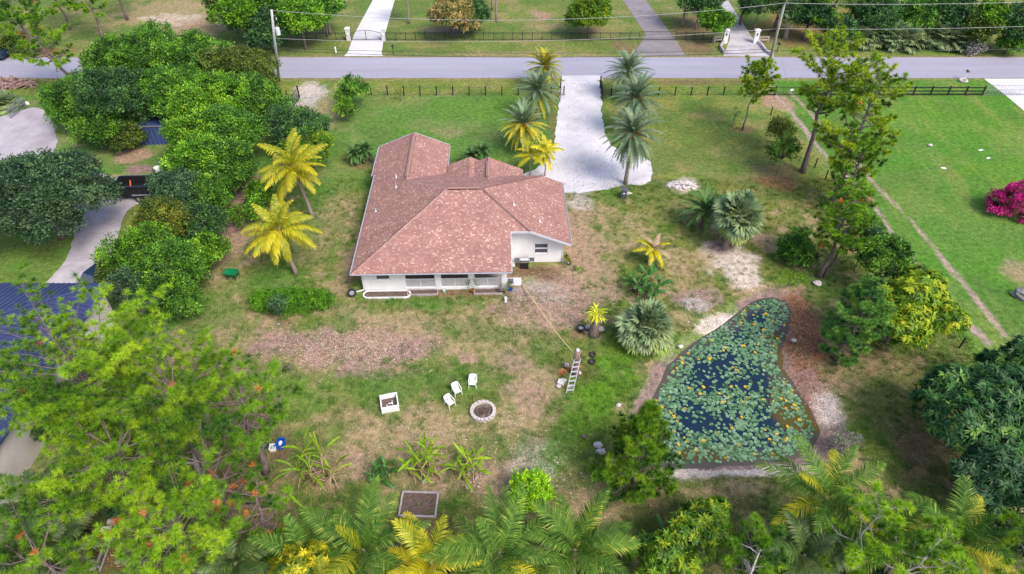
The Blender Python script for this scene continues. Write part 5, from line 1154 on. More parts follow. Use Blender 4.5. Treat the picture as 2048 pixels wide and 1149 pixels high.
for (px, lb) in ((698, 'left grey stone pillar of the arched gate across the road'), (768, 'right grey stone pillar of the arched gate across the road')):
    t = thing('gate_pillar', lb, 'pillar', (X(px), Yi, 0)); m = MB(); m.box((0, 0, .85), (.55, .55, 1.7)); m.build('shaft', M_BLOCK, t); m = MB(); m.box((0, 0, 1.75), (.68, .68, .12)); m.box((0, 0, 1.84), (.5, .5, .08)); m.build('cap', M_WHITE, t); m = MB(); m.lathe([(.001, .12), (.10, .08), (.10, -.06), (.001, -.1)], (0, -.31, 1.0), 10); m.build('lamp', M_PLASTIC, t)
a, b = X(703), X(763); mid = (a + b) / 2
bar_gate('driveway_gate', 'left leaf of the arched grey gate on the pale drive across the road', Vector((a, Yi - .05, 0)), Vector((mid - .04, Yi - .05, 0)), 1.1, M_IRON, 16, rails=(.1, .95), arch=.4); bar_gate('driveway_gate', 'right leaf of the arched grey gate on the pale drive across the road', Vector((b, Yi - .05, 0)), Vector((mid + .04, Yi - .05, 0)), 1.1, M_IRON, 16, rails=(.1, .95), arch=.4)
bar_gate('driveway_gate', 'black iron gate across the grey paved drive', Vector((X(1281), Yi, 0)), Vector((X(1350), Yi, 0)), 1.25, M_IRON, 24, rails=(.1, 1.0))
for (px, lb) in ((1449, 'white gate pillar left of the stained concrete drive'), (1510, 'white gate pillar right of the stained concrete drive')):
    p = gat(px, 86); t = thing('gate_pillar', lb, 'pillar', p, R(-4)); m = MB(); m.box((0, 0, .9), (.62, .62, 1.8)); m.build('shaft', M_WHITE, t); m = MB(); m.box((0, 0, 1.84), (.78, .78, .1)); m.add([(-.36, -.36, 1.89), (.36, -.36, 1.89), (.36, .36, 1.89), (-.36, .36, 1.89), (0, 0, 2.1)], [(0, 1, 4), (1, 2, 4), (2, 3, 4), (3, 0, 4)]); m.build('cap', M_WHITE, t); m = MB(); m.box((0, -.35, 1.35), (.16, .1, .28)); m.build('lantern', M_BLACK, t)
for k, (pts, lb) in enumerate(([[(1446, 88), (1440, 97), (1447, 108), (1455, 109)], 'low pale kerb wall left of the stained drive'], [[(1513, 86), (1522, 93), (1531, 105), (1545, 114)], 'low pale kerb wall right of the stained drive'])):
    q = [gat(*p) for p in pts]; m = MB()
    for a, b in zip(q, q[1:]): m.bar(a - q[0] + Vector((0, 0, .2)), b - q[0] + Vector((0, 0, .2)), .22, .5)
    props(m.build('kerb_wall', M_CONC2, None, q[0]), lb, 'low wall')
for k, (a, b, lb) in enumerate(((1428, 1444, 'short grey rail fence left of the white pillars'), (1517, 1535, 'short grey rail fence right of the white pillars'))):
    p, q = gat(a, 87), gat(b, 86); t = thing('rail_fence', lb, 'fence', p); d = q - p
    for s in (0, 1): m = MB(); m.bar(d * s + Vector((0, 0, -.1)), d * s + Vector((0, 0, 1.0)), .12); m.build('post', M_TIMBER, t)
    for z in (.5, .92): m = MB(); m.bar(Vector((0, -.08, z)), d + Vector((0, -.08, z)), .05, .13); m.build('rail', M_TIMBER, t)
# mailboxes and marker pipes by the road
def mailbox(label, px, py, s=1, mat=None, rz=0):
    t = thing('mailbox', label, 'mailbox', gat(px, py), rz); m = MB(); m.box((0, 0, .5), (.09, .09, 1.05)); m.build('post', M_BLACK if not mat else M_WHITE, t); m = MB(); n_ = 8
    m.add([(x * .13 if True else 0, s_ * .24, 1.08 + z) for s_ in (-1, 1) for x, z in [(-1, 0)] + [(-math.cos(math.pi * k / n_), .1 + .13 * math.sin(math.pi * k / n_)) for k in range(n_ + 1)] + [(1, 0)]], [tuple(range(n_ + 3)), tuple(range(2 * n_ + 5, n_ + 2, -1))] + [(k, k + 1, k + n_ + 4, k + n_ + 3) for k in range(n_ + 2)] + [(n_ + 2, 0, n_ + 3, 2 * n_ + 5)]); m.build('box', mat or M_BLACK, t); m = MB(); m.box((.14, .05, 1.28), (.02, .04, .16)); m.build('flag', M_RED, t)
mailbox('black mailbox on the verge right of the pale drive across the road', 787, 109); mailbox('dark grey mailbox beside the stained concrete drive', 1554, 104); mailbox('brown mailbox standing in a ring of pale rocks by the road', 1928, 160, 1, M_RBARK)
t = thing('rock_ring', 'ring of pale rocks around the brown mailbox by the road', 'rocks', gat(1926, 163)); rr = random.Random(3)
for k in range(11): a = 2 * math.pi * k / 11; m = MB(); m.rock((.42 * math.cos(a), .42 * math.sin(a), .12), (.34, .3, .3), rr, 7, 4); m.build('rock', M_ROCKW, t)
m = MB(); m.lathe([(.11, 0), (.11, .75), (.08, .85), (.001, .88)], n=10); props(m.build('marker_post', M_PLASTIC, None, gat(672, 106), smooth=True), 'short white marker pipe on the verge left of the pale drive', 'marker post')
m = MB(); m.lathe([(.04, 0), (.04, 1.0), (.001, 1.02)], n=8); m.box((0, 0, 1.0), (.12, .03, .16)); props(m.build('marker_post', M_GALV, None, gat(977, 170)), 'thin grey marker post on the verge above the front fence', 'marker post')
# utility poles and power lines
UPW = pm('pole_timber', (.44, .42, .38), (.27, .26, .23), 3, .95, bump=.5)
pl, pr = gat(558, 161), gat(1530, 160)
HL = 10.9; HR_ = 11.4
tl = Vector(at(543, 21, HL)); tr_ = Vector(at(1568, 12, HR_))
def upole(label, base, top, mat):
    t = thing('utility_pole', label, 'utility pole', base); d = top - base; m = MB(); m.tube([Vector((0, 0, -.2)), d * .5, d], [.19, .165, .13], 12); m.build('pole', mat, t, smooth=True); return t, d
t, d = upole('pale concrete utility pole with a transformer beside the thicket', pl, tl, pm('pole_concrete', (.60, .58, .60), (.48, .46, .48), 3, .9))
m = MB(); q = d * .73; m.lathe([(.001, -.45), (.27, -.42), (.27, .38), (.22, .45), (.001, .47)], (q.x + .48, q.y, q.z), 14); m.bar((q.x, q.y, q.z + .2), (q.x + .3, q.y, q.z + .2), .08); m.build('transformer', pm('transformer_paint', (.62, .63, .66), (.5, .51, .54), 3, .5), t)
m = MB(); q = d * .93; m.bar(q, q + Vector((.4, 0, 0)), .06); m.lathe([(.05, 0), (.09, .1), (.05, .14), (.09, .24), (.05, .3)], (q.x + .42, q.y, q.z - .5), 8); m.build('cutout', M_GALV, t)
t, d = upole('leaning grey green wooden utility pole behind the small pine', pr, tr_, UPW)
m = MB(); m.lathe([(.06, 0), (.10, .1), (.05, .2), (.09, .3), (.001, .35)], (d.x + .05, d.y, d.z), 8); m.build('insulator', M_GALV, t)
def wires(name, label, a, b, sag, r_, mat):
    a, b = Vector(a), Vector(b); m = MB(); n_ = 28; m.tube([a.lerp(b, i / n_) - Vector((0, 0, sag * 4 * (i / n_) * (1 - i / n_))) for i in range(n_ + 1)], r_, 5); return props(m.build(name, mat), label, 'power line')
M_WIRE = pm('cable', (.42, .40, .44), (.34, .32, .36), 3, .5); M_CABLE = pm('dark_cable', (.035, .035, .042), (.025, .025, .03), 3, .6)
dL, dR = tl - pl, tr_ - pr; E_ = Vector((90, 86, 0)); W_ = Vector((-75, 86.5, 0))
wires('power_line', 'top pale power line between the two utility poles', tl, tr_ + Vector((0, 0, .3)), 1.5, .022, M_WIRE); wires('power_line', 'top pale power line running right from the leaning pole', tr_ + Vector((0, 0, .3)), E_ + Vector((0, 0, 11.0)), .8, .022, M_WIRE)
wires('power_line', 'lower pale power line between the poles', pl + dL * .63, pr + dR * .72, .9, .02, M_WIRE); wires('power_line', 'lower pale power line running right from the leaning pole', pr + dR * .72, E_ + Vector((0, 0, 7.6)), .6, .02, M_WIRE)
wires('power_line', 'upper dark cable low over the road between the poles', pl + dL * .5, pr + dR * .45, .6, .028, M_CABLE); wires('power_line', 'lowest dark cable over the road between the poles', pl + dL * .46, pr + dR * .41, .75, .028, M_CABLE); wires('power_line', 'dark cable running right from the leaning pole', pr + dR * .43, E_ + Vector((0, 0, 4.6)), .6, .028, M_CABLE)
wires('guy_wire', 'thin guy wire from the leaning pole down to the verge', pr + dR * .6, pr + Vector((2.6, -1.2, .1)), 0, .012, M_WIRE); wires('power_line', 'thin service wire from the transformer pole into the trees across the road', tl - Vector((0, 0, 2)), Vector((-34, 101, 5)), .6, .014, M_CABLE)

# left neighbour: hip metal roof, pale wall
M_METAL = pm('blue_metal_roof', (.060, .075, .185), (.045, .056, .14), 1.2, .38, .25)
EX, EYn, EH, kk = -31.25, 39.0, 3.9, .27
t = thing('neighbour_house', 'neighbouring house with a dark blue standing seam metal roof and pale wall', 'house', (EX, 15, 0))
Lx, Ly = 22.0, EYn - 15; rid = 11.0; zr = EH + kk * rid
m = MB(); m.poly([(0, -6, EH), (0, Ly, EH), (-rid, Ly - rid, zr), (-rid, 5, zr)]); m.poly([(0, Ly, EH), (-Lx, Ly, EH), (-rid, Ly - rid, zr)]); m.poly([(-Lx, Ly, EH), (-Lx, -6, EH), (-rid, 5, zr), (-rid, Ly - rid, zr)]); m.poly([(-Lx, -6, EH), (0, -6, EH), (-rid, 5, zr)])
r_ = m.build('roof', M_METAL, t); so = r_.modifiers.new('thickness', 'SOLIDIFY'); so.thickness = .12; so.offset = -1
m = MB(); y = -5.6
while y < Ly - .1:
    d_ = min(y + 6, Ly - y, rid); m.bar((0, y, EH + .03), (-d_, y, EH + kk * d_ + .03), .035, .06); y += .42
x = -.4
while x > -Lx + .3:
    d_ = min(-x, Lx + x, rid); m.bar((x, Ly, EH + .03), (x, Ly - d_, EH + kk * d_ + .03), .035, .06); x -= .42
m.build('seams', M_METAL, r_); m = MB(); m.bar((0, Ly, EH + .05), (-rid, Ly - rid, zr + .05), .22, .06); m.bar((-rid, 5, zr + .05), (-rid, Ly - rid, zr + .05), .22, .06); m.build('ridge_cap', M_METAL, r_)
M_BEIGE = pm('beige_stucco', (.58, .53, .51), (.47, .42, .41), .8, .85, bump=.2)
m = MB(); m.prism([(-.55, -5.5), (-.35, -5.5), (-.35, Ly - .5), (-.55, Ly - .5)], 0, EH - .1); m.prism([(-Lx + .5, Ly - .7), (-.55, Ly - .7), (-.55, Ly - .5), (-Lx + .5, Ly - .5)], 0, EH - .1); m.build('wall', M_BEIGE, t)
for y in (13.8, 19.5):
    f = MB(); f.box((-.33, y, 1.7), (.08, 1.5, 1.4)); o = f.build('window', M_WHITE, t); g = MB(); g.box((-.285, y, 1.7), (.02, 1.3, 1.2)); g.build('pane', M_GLASS, o)
m = MB(); m.bar((.05, -6, EH - .06), (.05, Ly, EH - .06), .12, .14); m.build('gutter', M_METAL, t)
t = thing('wall_rack', 'reddish brown slatted rack hanging on the pale neighbouring wall', 'rack', (EX - .25, 27.6, 1.2), 0)
m = MB(); m.bar((.08, -1.1, .5), (.08, 1.0, .5), .06); m.build('rail', M_RBARK, t)
for k in range(5): m = MB(); m.bar((.1, -1.0 + .46 * k, -.35), (.14, -1.0 + .46 * k, .6), .05); m.build('slat', M_RBARK, t)
# vehicles and gear on the left
p = gat(283, 392); t = thing('dump_trailer', 'black dump trailer with high sides half hidden by shrubs', 'trailer', p, R(2))
m = MB(); L_, W_, H_, z0 = 3.9, 2.0, .95, .75
m.box((0, -W_ / 2, z0 + H_ / 2), (L_, .07, H_)); m.box((0, W_ / 2, z0 + H_ / 2), (L_, .07, H_)); m.box((-L_ / 2, 0, z0 + H_ / 2), (.07, W_ - .08, H_)); m.box((L_ / 2, 0, z0 + H_ / 2), (.07, W_ - .08, H_)); m.box((0, 0, z0 - .03), (L_ + .07, W_ + .07, .06))
for x in np.linspace(-L_ / 2 + .1, L_ / 2 - .1, 8): m.box((float(x), -W_ / 2 - .06, z0 + H_ / 2), (.07, .06, H_)); m.box((float(x), W_ / 2 + .06, z0 + H_ / 2), (.07, .06, H_))
m.build('tub', M_BLACK, t); m = MB()
for s in (-1, 1): m.bar((-L_ / 2, s * W_ / 2, z0 + H_ + .03), (L_ / 2, s * W_ / 2, z0 + H_ + .03), .1, .06); m.bar((s * L_ / 2, -W_ / 2, z0 + H_ + .03), (s * L_ / 2, W_ / 2, z0 + H_ + .03), .1, .06)
m.build('top_rail', M_NAVY, t); m = MB(); m.bar((-L_ / 2, -.5, .6), (-L_ / 2 - 1.3, 0, .55), .1); m.bar((-L_ / 2, .5, .6), (-L_ / 2 - 1.3, 0, .55), .1); m.bar((-L_ / 2 - 1.0, 0, .0), (-L_ / 2 - 1.0, 0, .95), .08); m.box((-L_ / 2 - .35, 0, .78), (.5, .7, .35)); m.build('drawbar', M_BLACK, t)
for x in (.3, 1.15):
    for s in (-1, 1): wheel(t, (x, s * 1.12, .36), .36, .2)
for s in (-1, 1): m = MB(); m.box((.72, s * 1.12, .82), (1.9, .26, .05)); m.build('mudguard', M_GALV, t)
m = MB(); m.bar((-.6, -.3, z0 + .1), (-.7, .4, z0 + .85), .1); m.bar((-.6, -.35, z0 + .1), (.6, -.3, z0 + .15), .12); m.bar((.6, -.3, z0 + .15), (1.4, .1, z0 + .3), .1); props(m.build('orange_frame', M_ORANGE, None, p, R(2)), 'rusty orange metal frame lying inside the black trailer', 'metal frame')
# dark pickup nosing out from under the shrubs
def vehicle(label, p, rz, paint, name='parked_truck', cat='truck'):
    t = thing(name, label, cat, p, rz); m = MB()
    prof = [(-2.5, .45), (-2.55, .85), (-2.45, 1.05), (-1.2, 1.15), (-.6, 1.72), (.9, 1.75), (1.3, 1.15), (2.6, 1.08), (2.65, .45)]; n_ = len(prof); w_ = .92
    vs = []
    for s in (-1, 1): vs += [(x, s * (w_ - (.14 if z > 1.3 else 0)), z) for x, z in prof]
    m.add(vs, [tuple(range(n_)), tuple(range(2 * n_ - 1, n_ - 1, -1))] + [(k, k + n_, (k + 1) % n_ + n_, (k + 1) % n_) for k in range(n_)]); m.build('body', paint, t, bevel=.05)
    for a, b in (((-1.18, 1.17), (-.64, 1.70)), ((.93, 1.73), (1.28, 1.18))):
        g = MB(); o = Vector((-.03 if a[0] < 0 else .03, 0, .02)); g.add([Vector((a[0], -.74, a[1])) + o, Vector((a[0], .74, a[1])) + o, Vector((b[0], .68, b[1])) + o, Vector((b[0], -.68, b[1])) + o], [(0, 1, 2, 3)]); g.build('windscreen', M_GLASS, t)
    for s in (-1, 1):
        g = MB(); q = [(-.85, 1.2), (-.55, 1.62), (.8, 1.64), (1.05, 1.2)]; g.add([(x, s * (w_ + .012 - .14 * (z - 1.1) / .6), z) for x, z in q], [(0, 1, 2, 3)]); g.build('side_window', M_GLASS, t); m = MB(); m.box((-2.53, s * .62, .85), (.08, .34, .18)); m.build('headlight', M_PLASTIC, t)
        for x in (-1.6, 1.6): wheel(t, (x, s * .86, .38), .38, .24)
    m = MB(); m.box((-2.56, 0, .55), (.1, 1.75, .2)); m.build('bumper', M_GALV, t); return t
vehicle('dark blue truck with a pale windscreen half under the shrubs on the concrete apron', gat(207, 572), R(68), M_NAVY)
vehicle('dark blue car on the road at the far left edge of the view', gat(-22, 119), R(2), M_NAVY, 'parked_car', 'car')
p = gat(311, 290); t = thing('storage_container', 'blue ribbed metal container wall poking out of the thicket', 'container', p, R(4)); m = MB(); n_ = 26; vs = []; L_ = 3.0
for k in range(n_ + 1): x = -L_ / 2 + L_ * k / n_; y = .05 if (k // 2) % 2 else 0; vs += [(x, y, 0), (x, y + .12, 2.2)]
m.add(vs, [(2 * k, 2 * k + 2, 2 * k + 3, 2 * k + 1) for k in range(n_)]); m.box((0, 1.3, 1.1), (L_, 2.3, 2.16)); m.build('panel', pm('blue_steel', (.060, .090, .26), (.042, .065, .19), 3, .5, .2), t); m = MB(); m.bar((-L_ / 2, .1, 2.22), (L_ / 2, .1, 2.22), .1); m.build('top_rail', M_GALV, t)
# metal tube gate and its posts on the far left
g = bar_gate('tube_gate', 'open galvanised tube gate beside the gravel drive on the far left', gat(52, 214), gat(22, 238), 1.3, M_GALV, 4, rails=(.12, .5, .9, 1.3), wire=True, th=.06); m = MB(); m.box((.9, -.65, .8), (.4, .03, .4)); m.build('sign', M_PLASTIC, g)
m = MB(); rr = random.Random(11)
for k in range(120):
    a = rr.uniform(0, 6.3); q = rr.random() ** .5; h_ = 1.0 * (1 - q) * rr.random() + .1; c = Vector((2.8 * q * math.cos(a), 1.1 * q * math.sin(a), h_)); d_ = Vector((rr.uniform(-1, 1), rr.uniform(-.6, .6), rr.uniform(-.25, .25))).normalized() * rr.uniform(.4, 1.2); r_ = rr.uniform(.05, .15); m.tube([c - d_, c + d_], [r_, r_ * .7], 6)
props(m.build('log_pile', pm('cut_logs', (.42, .27, .24), (.22, .13, .12), 3, .95, bump=.5), None, gat(22, 172)), 'pile of cut reddish logs and branches beside the road', 'log pile')
for k, (px, py, r_, h_, lb) in enumerate(((316, 343, .32, .5, 'white drum standing at the edge of the shrubs'), (324, 331, .28, .45, 'grey white drum half hidden behind another by the shrubs'))):
    m = MB(); m.lathe([(r_, 0), (r_ * 1.05, h_ * .1), (r_, h_ * .5), (r_ * 1.05, h_ * .9), (r_, h_), (.001, h_)], n=14); props(m.build('drum', M_PLASTIC if k == 0 else M_GALV, None, gat(px, py), smooth=False), lb, 'drum')
t = thing('garden_wagon', 'dark cart with white bag at the foot of the thicket', 'cart', gat(203, 285)); m = MB(); m.box((0, 0, .45), (1.5, .7, .25)); m.bar((.7, 0, .5), (1.3, .1, .8), .05); m.build('tray', M_BLACK, t); m = MB(); m.rock((-.2, 0, .72), (.7, .5, .35), rr, 8, 5); m.build('bag', M_RBARK, t)
for x in (-.5, .5):
    for s in (-1, 1): wheel(t, (x, s * .36, .18), .18, .1)
for k in range(3):
    m = MB(); m.box((0, 0, .06 + .05 * k), (1.2, .45, .1)); m.box((0, 0, .12 + .05 * k), (1.14, .4, .02)); props(m.build('step_slab', M_CONC2, None, gat(224, 588 - 7 * k), R(3)), ('lowest grey slab of the steps under the shrubs', 'middle grey slab of the steps under the shrubs', 'upper grey slab of the steps under the shrubs')[k], 'step')
# junk under the left pines
def crate(label, px, py, s, mat, rz=0, fill=None, cat='storage bin'):
    t = thing('storage_bin', label, cat, gat(px, py), rz); a, b, h_, th = s[0], s[1], s[2], .025; m = MB()
    for c, d in (((0, -b / 2, h_ / 2), (a, th, h_)), ((0, b / 2, h_ / 2), (a, th, h_)), ((-a / 2, 0, h_ / 2), (th, b - th, h_)), ((a / 2, 0, h_ / 2), (th, b - th, h_)), ((0, 0, .02), (a - th, b - th, .03))): m.box(c, d)
    for c, d in (((0, -b / 2 - .02, h_ - .03), (a + .06, .035, .05)), ((0, b / 2 + .02, h_ - .03), (a + .06, .035, .05)), ((-a / 2 - .02, 0, h_ - .03), (.035, b, .05)), ((a / 2 + .02, 0, h_ - .03), (.035, b, .05))): m.box(c, d)
    m.build('tub', mat, t)
    if fill: m = MB(); m.rock((0, 0, h_ * .7), (a * .6, b * .6, h_ * .6), random.Random(3), 8, 5); m.build('bag', fill, t)
crate('bright blue plastic bin with a white bag under the left pine', 563, 892, (.42, .62, .45), M_BLUEP, R(-8), M_PLASTIC)
crate('pale clear plastic bag bin left of the bright blue bin', 547, 899, (.36, .42, .32), M_PLASTIC, R(5), M_TEAL)
tyre('tyre', 'black tyre lying left of the bright blue bin', (*at2(529, 894), .11), .27, .2, (R(12), 0, 0), .4)
m = MB(); m.tube([(-.9, 0, .3), (0, .05, .34), (.5, 0, .3)], .05, 6); m.bar((-.5, -.3, .28), (-.5, .3, .28), .05); m.box((-.75, .0, .25), (.4, .35, .2)); props(m.build('trimmer', M_BLACK, None, gat(535, 887), R(6)), 'black garden machine lying behind the tyre and blue bin', 'garden tool')
# bicycle trailer wheel
t = thing('bike_trailer', 'small two wheeled frame with a spoked wheel on the lawn under the pine', 'trailer', gat(507, 1005), R(4)); m = MB()
for k in range(20):
    a0, a1 = 2 * math.pi * k / 20, 2 * math.pi * (k + 1) / 20; m.bar((.32 * math.cos(a0), 0, .34 + .32 * math.sin(a0)), (.32 * math.cos(a1), 0, .34 + .32 * math.sin(a1)), .05)
w_ = m.build('wheel', M_RUBBER, t); w_.rotation_euler = (R(38), 0, 0); m = MB()
for k in range(12): a = 2 * math.pi * k / 12; m.bar((0, 0, .34), (.3 * math.cos(a), 0, .34 + .3 * math.sin(a)), .008)
m.build('spokes', M_GALV, w_); m = MB(); m.bar((0, .1, .3), (.95, .05, .3), .05); m.bar((.95, -.12, .3), (.95, .22, .45), .05); m.bar((0, .1, .34), (-.75, .35, .45), .05); m.bar((-.75, .1, .45), (-.75, .6, .45), .05); m.bar((-.2, .2, .34), (-.2, .8, .34), .04); m.build('frame', M_BLACK, t)
# pots, buckets and tubs piled in the bottom left corner
rr = random.Random(6); pots = [(178, 1078, .3, M_BLACK, 'black pot highest in the corner pile'), (190, 1086, .26, M_TEAL, 'dark teal pot among the black pots'), (166, 1096, .34, M_NAVY, 'navy blue tub on the left of the corner pile'), (182, 1103, .32, M_BLACK, 'big black tub in the middle of the corner pile'), (192, 1090, .2, M_PLASTIC, 'small white lidded pot beside the teal pot'), (174, 1119, .24, M_RED, 'red pot in the corner pile'), (158, 1128, .28, M_NAVY, 'dark blue bucket lowest left in the corner pile'), (170, 1134, .3, M_TEAL, 'pale teal tub at the front of the corner pile'), (184, 1136, .28, M_PLASTIC, 'white bucket nearest the timber board'), (176, 1090, .22, M_GREY, 'grey pot tucked between black pots'), (199, 1081, .22, M_ORANGE, 'orange pot at the right of the corner pile')]
for k, (px, py, r_, mt_, lb) in enumerate(pots): pot(lb, (*at2(px, py), 0), r_, r_ * rr.uniform(1.3, 1.8), mt_)
a, b = gat(196, 1149), gat(236, 1040); m = MB(); m.bar(Vector((0, 0, .5)), b - a + Vector((0, 0, .5)), .14, .05)
for s in (.1, .5, .9): m.bar((b - a) * s, (b - a) * s + Vector((0, 0, .5)), .09)
m.bar(Vector((.22, 0, .32)), b - a + Vector((.22, 0, .32)), .10, .04); props(m.build('timber_rail', M_TIMBER, None, a), 'long grey timber rail bench beside the corner pots', 'timber rail')
for k, (px, py, lb) in enumerate(((213, 1064, 'white lidded box on the ground above the timber rail'), (226, 1048, 'pale grey box at the far end of the timber rail'))): m = MB(); m.box((0, 0, .15), (.4, .3, .3)); m.box((0, 0, .31), (.44, .34, .04)); props(m.build('box', M_PLASTIC if k == 0 else M_BLOCK, None, gat(px, py), R(20 * k)), lb, 'box')
m = MB(); m.box((0, 0, .5), (.5, .38, 1.0)); props(m.build('well_pump', M_BLOCK, None, (*at2(92, 798), 0)), 'pale utility box against the neighbouring wall', 'utility box') if False else None

# ================================================================ PLANTING
def cb(px, py, z): return at2(px, py, z)
def lobes(rng, R_, zc, n=6, flat=.8, sx=1.0):
    out = [(0, 0, zc, R_ * .72 * sx, R_ * .72, R_ * .72 * flat)]
    for k in range(n):
        a = 2 * math.pi * k / n + rng.uniform(-.4, .4); q = R_ * rng.uniform(.40, .78); r_ = R_ * rng.uniform(.24, .50); out.append((q * math.cos(a) * sx, q * math.sin(a), zc + rng.uniform(-.45, .45) * R_ * flat, r_, r_ * rng.uniform(.8, 1.1), r_ * flat * rng.uniform(.8, 1.25)))
    out.append((rng.uniform(-.2, .2) * R_, rng.uniform(-.2, .2) * R_, zc + R_ * .45 * flat, R_ * .45, R_ * .45, R_ * .4)); return out
def bush(name, label, cat, px, py, zc, R_, leaf, seed, dens=2.2, L=.26, W=.14, per=30, cr=.5, flat=.85, group=None, n=6, sx=1.0, **kw):
    rng = random.Random(seed); return broad_tree(name, label, cat, cb(px, py, zc), lobes(rng, R_, zc, n, flat, sx), leaf, dens, L, W, per, cr, max(.06, R_ * .045), None, seed, group, **kw)
G1 = 'shrubby trees of the left thicket'
THICK = [  # crown px, py, height, radius, leaf, label
 (310, 118, 4.2, 4.2, 'green', 'broad dark green tree crown topping the thicket beside the road'), (225, 130, 3.8, 3.6, 'green', 'dense tree at the upper left of the thicket behind the leaning pine'), (410, 125, 3.8, 3.8, 'green', 'round bushy tree of the thicket just left of the road bend'),
 (490, 150, 3.8, 3.6, 'olive', 'greyish green tree of the thicket nearest the pale utility pole'), (155, 205, 3.2, 3.3, 'green', 'leafy tree at the left end of the thicket beside the gravel drive'), (250, 205, 3.8, 3.6, 'dark', 'darker tree in the middle left of the thicket'),
 (340, 190, 4.2, 3.6, 'green', 'tall leafy tree in the middle of the thicket'), (430, 205, 4.2, 3.6, 'bright', 'bright green tree in the middle right of the thicket'), (515, 205, 3.4, 3.0, 'green', 'thicket tree nearest the sandy second entrance'), (210, 255, 2.4, 2.7, 'green', 'low shrubby tree at the front left of the thicket'),
 (247, 268, 2.0, 1.8, 'olive', 'low olive green shrub just left of the blue container'), (408, 262, 3.6, 2.9, 'bright', 'vivid green tree right of the blue container'), (455, 270, 3.8, 3.2, 'green', 'leafy thicket tree above the yellow coconut palm'), (395, 330, 3.4, 3.0, 'bright', 'bright tree of the thicket above the black trailer'), (455, 335, 3.3, 2.7, 'green', 'thicket tree left of the yellow coconut palms')]
for k, (px, py, z, r_, lf, lb) in enumerate(THICK): bush('thicket_tree', lb, 'tree', px, py, z, r_ * 1.1, lf, 100 + k, 2.5, .23, .125, 46, .55, group=G1, n=11)
G2 = 'trees along the left boundary'
for k, (px, py, z, r_, lf, lb) in enumerate([(355, 385, 2.9, 2.6, 'oak', 'greyish bushy tree hiding the rear of the black trailer'), (420, 390, 2.6, 2.2, 'green', 'green boundary tree beside the dirt path'), (330, 445, 3.0, 3.0, 'croton', 'dark brownish green spreading tree over the gravel drive'), (395, 450, 3.0, 2.3, 'dark', 'dark boundary tree right of the brownish spreading tree'), (415, 500, 2.2, 1.7, 'bright', 'bright green boundary bush beside the bare path'),
        (275, 515, 3.2, 2.7, 'bright', 'bright lime green tree overhanging the concrete apron'), (345, 530, 3.0, 2.5, 'green', 'leafy boundary tree left of the green garden cart'), (265, 575, 2.6, 2.1, 'oak', 'rounded grey green bush hiding the dark truck'), (335, 590, 2.6, 2.2, 'green', 'lowest boundary tree above the big pine'), (230, 550, 2.2, 1.5, 'olive', 'small olive bush directly over the dark truck')]):
    bush('boundary_tree', lb, 'tree', px, py, z, r_, lf, 140 + k, 2.6, .20, .105, 46, .5, group=G2, n=9)
# live oak, far left
rng = random.Random(4); b_ = cb(75, 385, 5.0)
broad_tree('oak_tree', 'large dark grey green oak spreading over the gravel drive on the far left', 'tree', b_, [(0, 0, 5.4, 3.6, 3.4, 2.4), (-3.2, .6, 5, 2.8, 2.6, 2), (3.2, -.6, 4.6, 2.7, 2.5, 1.9), (1.4, 2.6, 5, 2.6, 2.4, 1.9), (-1.6, -2.8, 4.6, 2.8, 2.4, 1.9), (2.2, -3.2, 4, 2.2, 2.0, 1.6), (-4.2, -2.6, 4, 2.2, 2.2, 1.6), (4.6, 1.2, 4, 1.6, 1.6, 1.2), (-3.0, 3.2, 4.6, 2.2, 2.0, 1.6)], 'oak', 2.3, .27, .14, 44, .6, .34, M_BARK, 5, low=-.3, young=.12)
# trees beside the yellow coconuts
bush('mango_tree', 'big round dark green tree behind the upper yellow coconut palm', 'tree', 598, 262, 3.4, 3.2, 'dark', 160, 2.4, .28, .11, 34, .5, n=8, young=.3)
bush('mango_tree', 'round yellow tipped tree crown right of the upper yellow coconut palm', 'tree', 625, 300, 2.6, 2.5, 'mango', 161, 2.0, .28, .10, 32, .5)
for k, (px, py, z, r_, lb) in enumerate(((520, 385, 1.8, 1.5, 'lime green sapling beside the upper part of the dirt path'), (475, 432, 1.3, 1.0, 'small lime bush on the left of the dirt path'), (510, 420, 1.7, 1.3, 'lime green bush left of the lower yellow coconut palm'))): bush('lime_shrub', lb, 'shrub', px, py, z, r_, 'bright', 165 + k, 2.4, .2, .12, 28, .35)
for k, (px, py, z, r_, lf, lb) in enumerate(((703, 178, 2.6, 2.0, 'green', 'dark leafy tree beside the sandy second entrance'), (690, 215, 1.8, 1.3, 'bright', 'smaller light green tree below the one by the second entrance'), (800, 190, .9, .45, 'olive', 'tiny sparse sapling on the front lawn inside the fence'))): bush('lawn_tree', lb, 'tree', px, py, z, r_, lf, 170 + k, 2.0 if k < 2 else .8, .28, .12, 26, .4)
# yellow coconut palms
coconut('yellow coconut palm, the upper of two on the left lawn', gat(628, 437), 5.4, 'coco_yellow', 3.4, 32, lean=(-.9, .3), seed=1, emin=0, emax=7, nuts=True, mix=('coco_mix', .75), ll=.85, droop=1.0)
coconut('yellow coconut palm with a full trunk, the lower of two on the left lawn', gat(592, 550), 4.7, 'coco_yellow', 3.3, 30, lean=(-.45, .2), seed=2, emin=0, emax=7, mix=('coco_mix', .75), ll=.85, droop=1.0, dead=1)
coconut('small young yellow coconut palm above the bird of paradise clump', gat(1296, 530), 1.5, 'coco_yellow', 1.7, 15, lean=(.3, .1), seed=3, mix=('dead', .3), ll=.42, nl=30, emax=6)
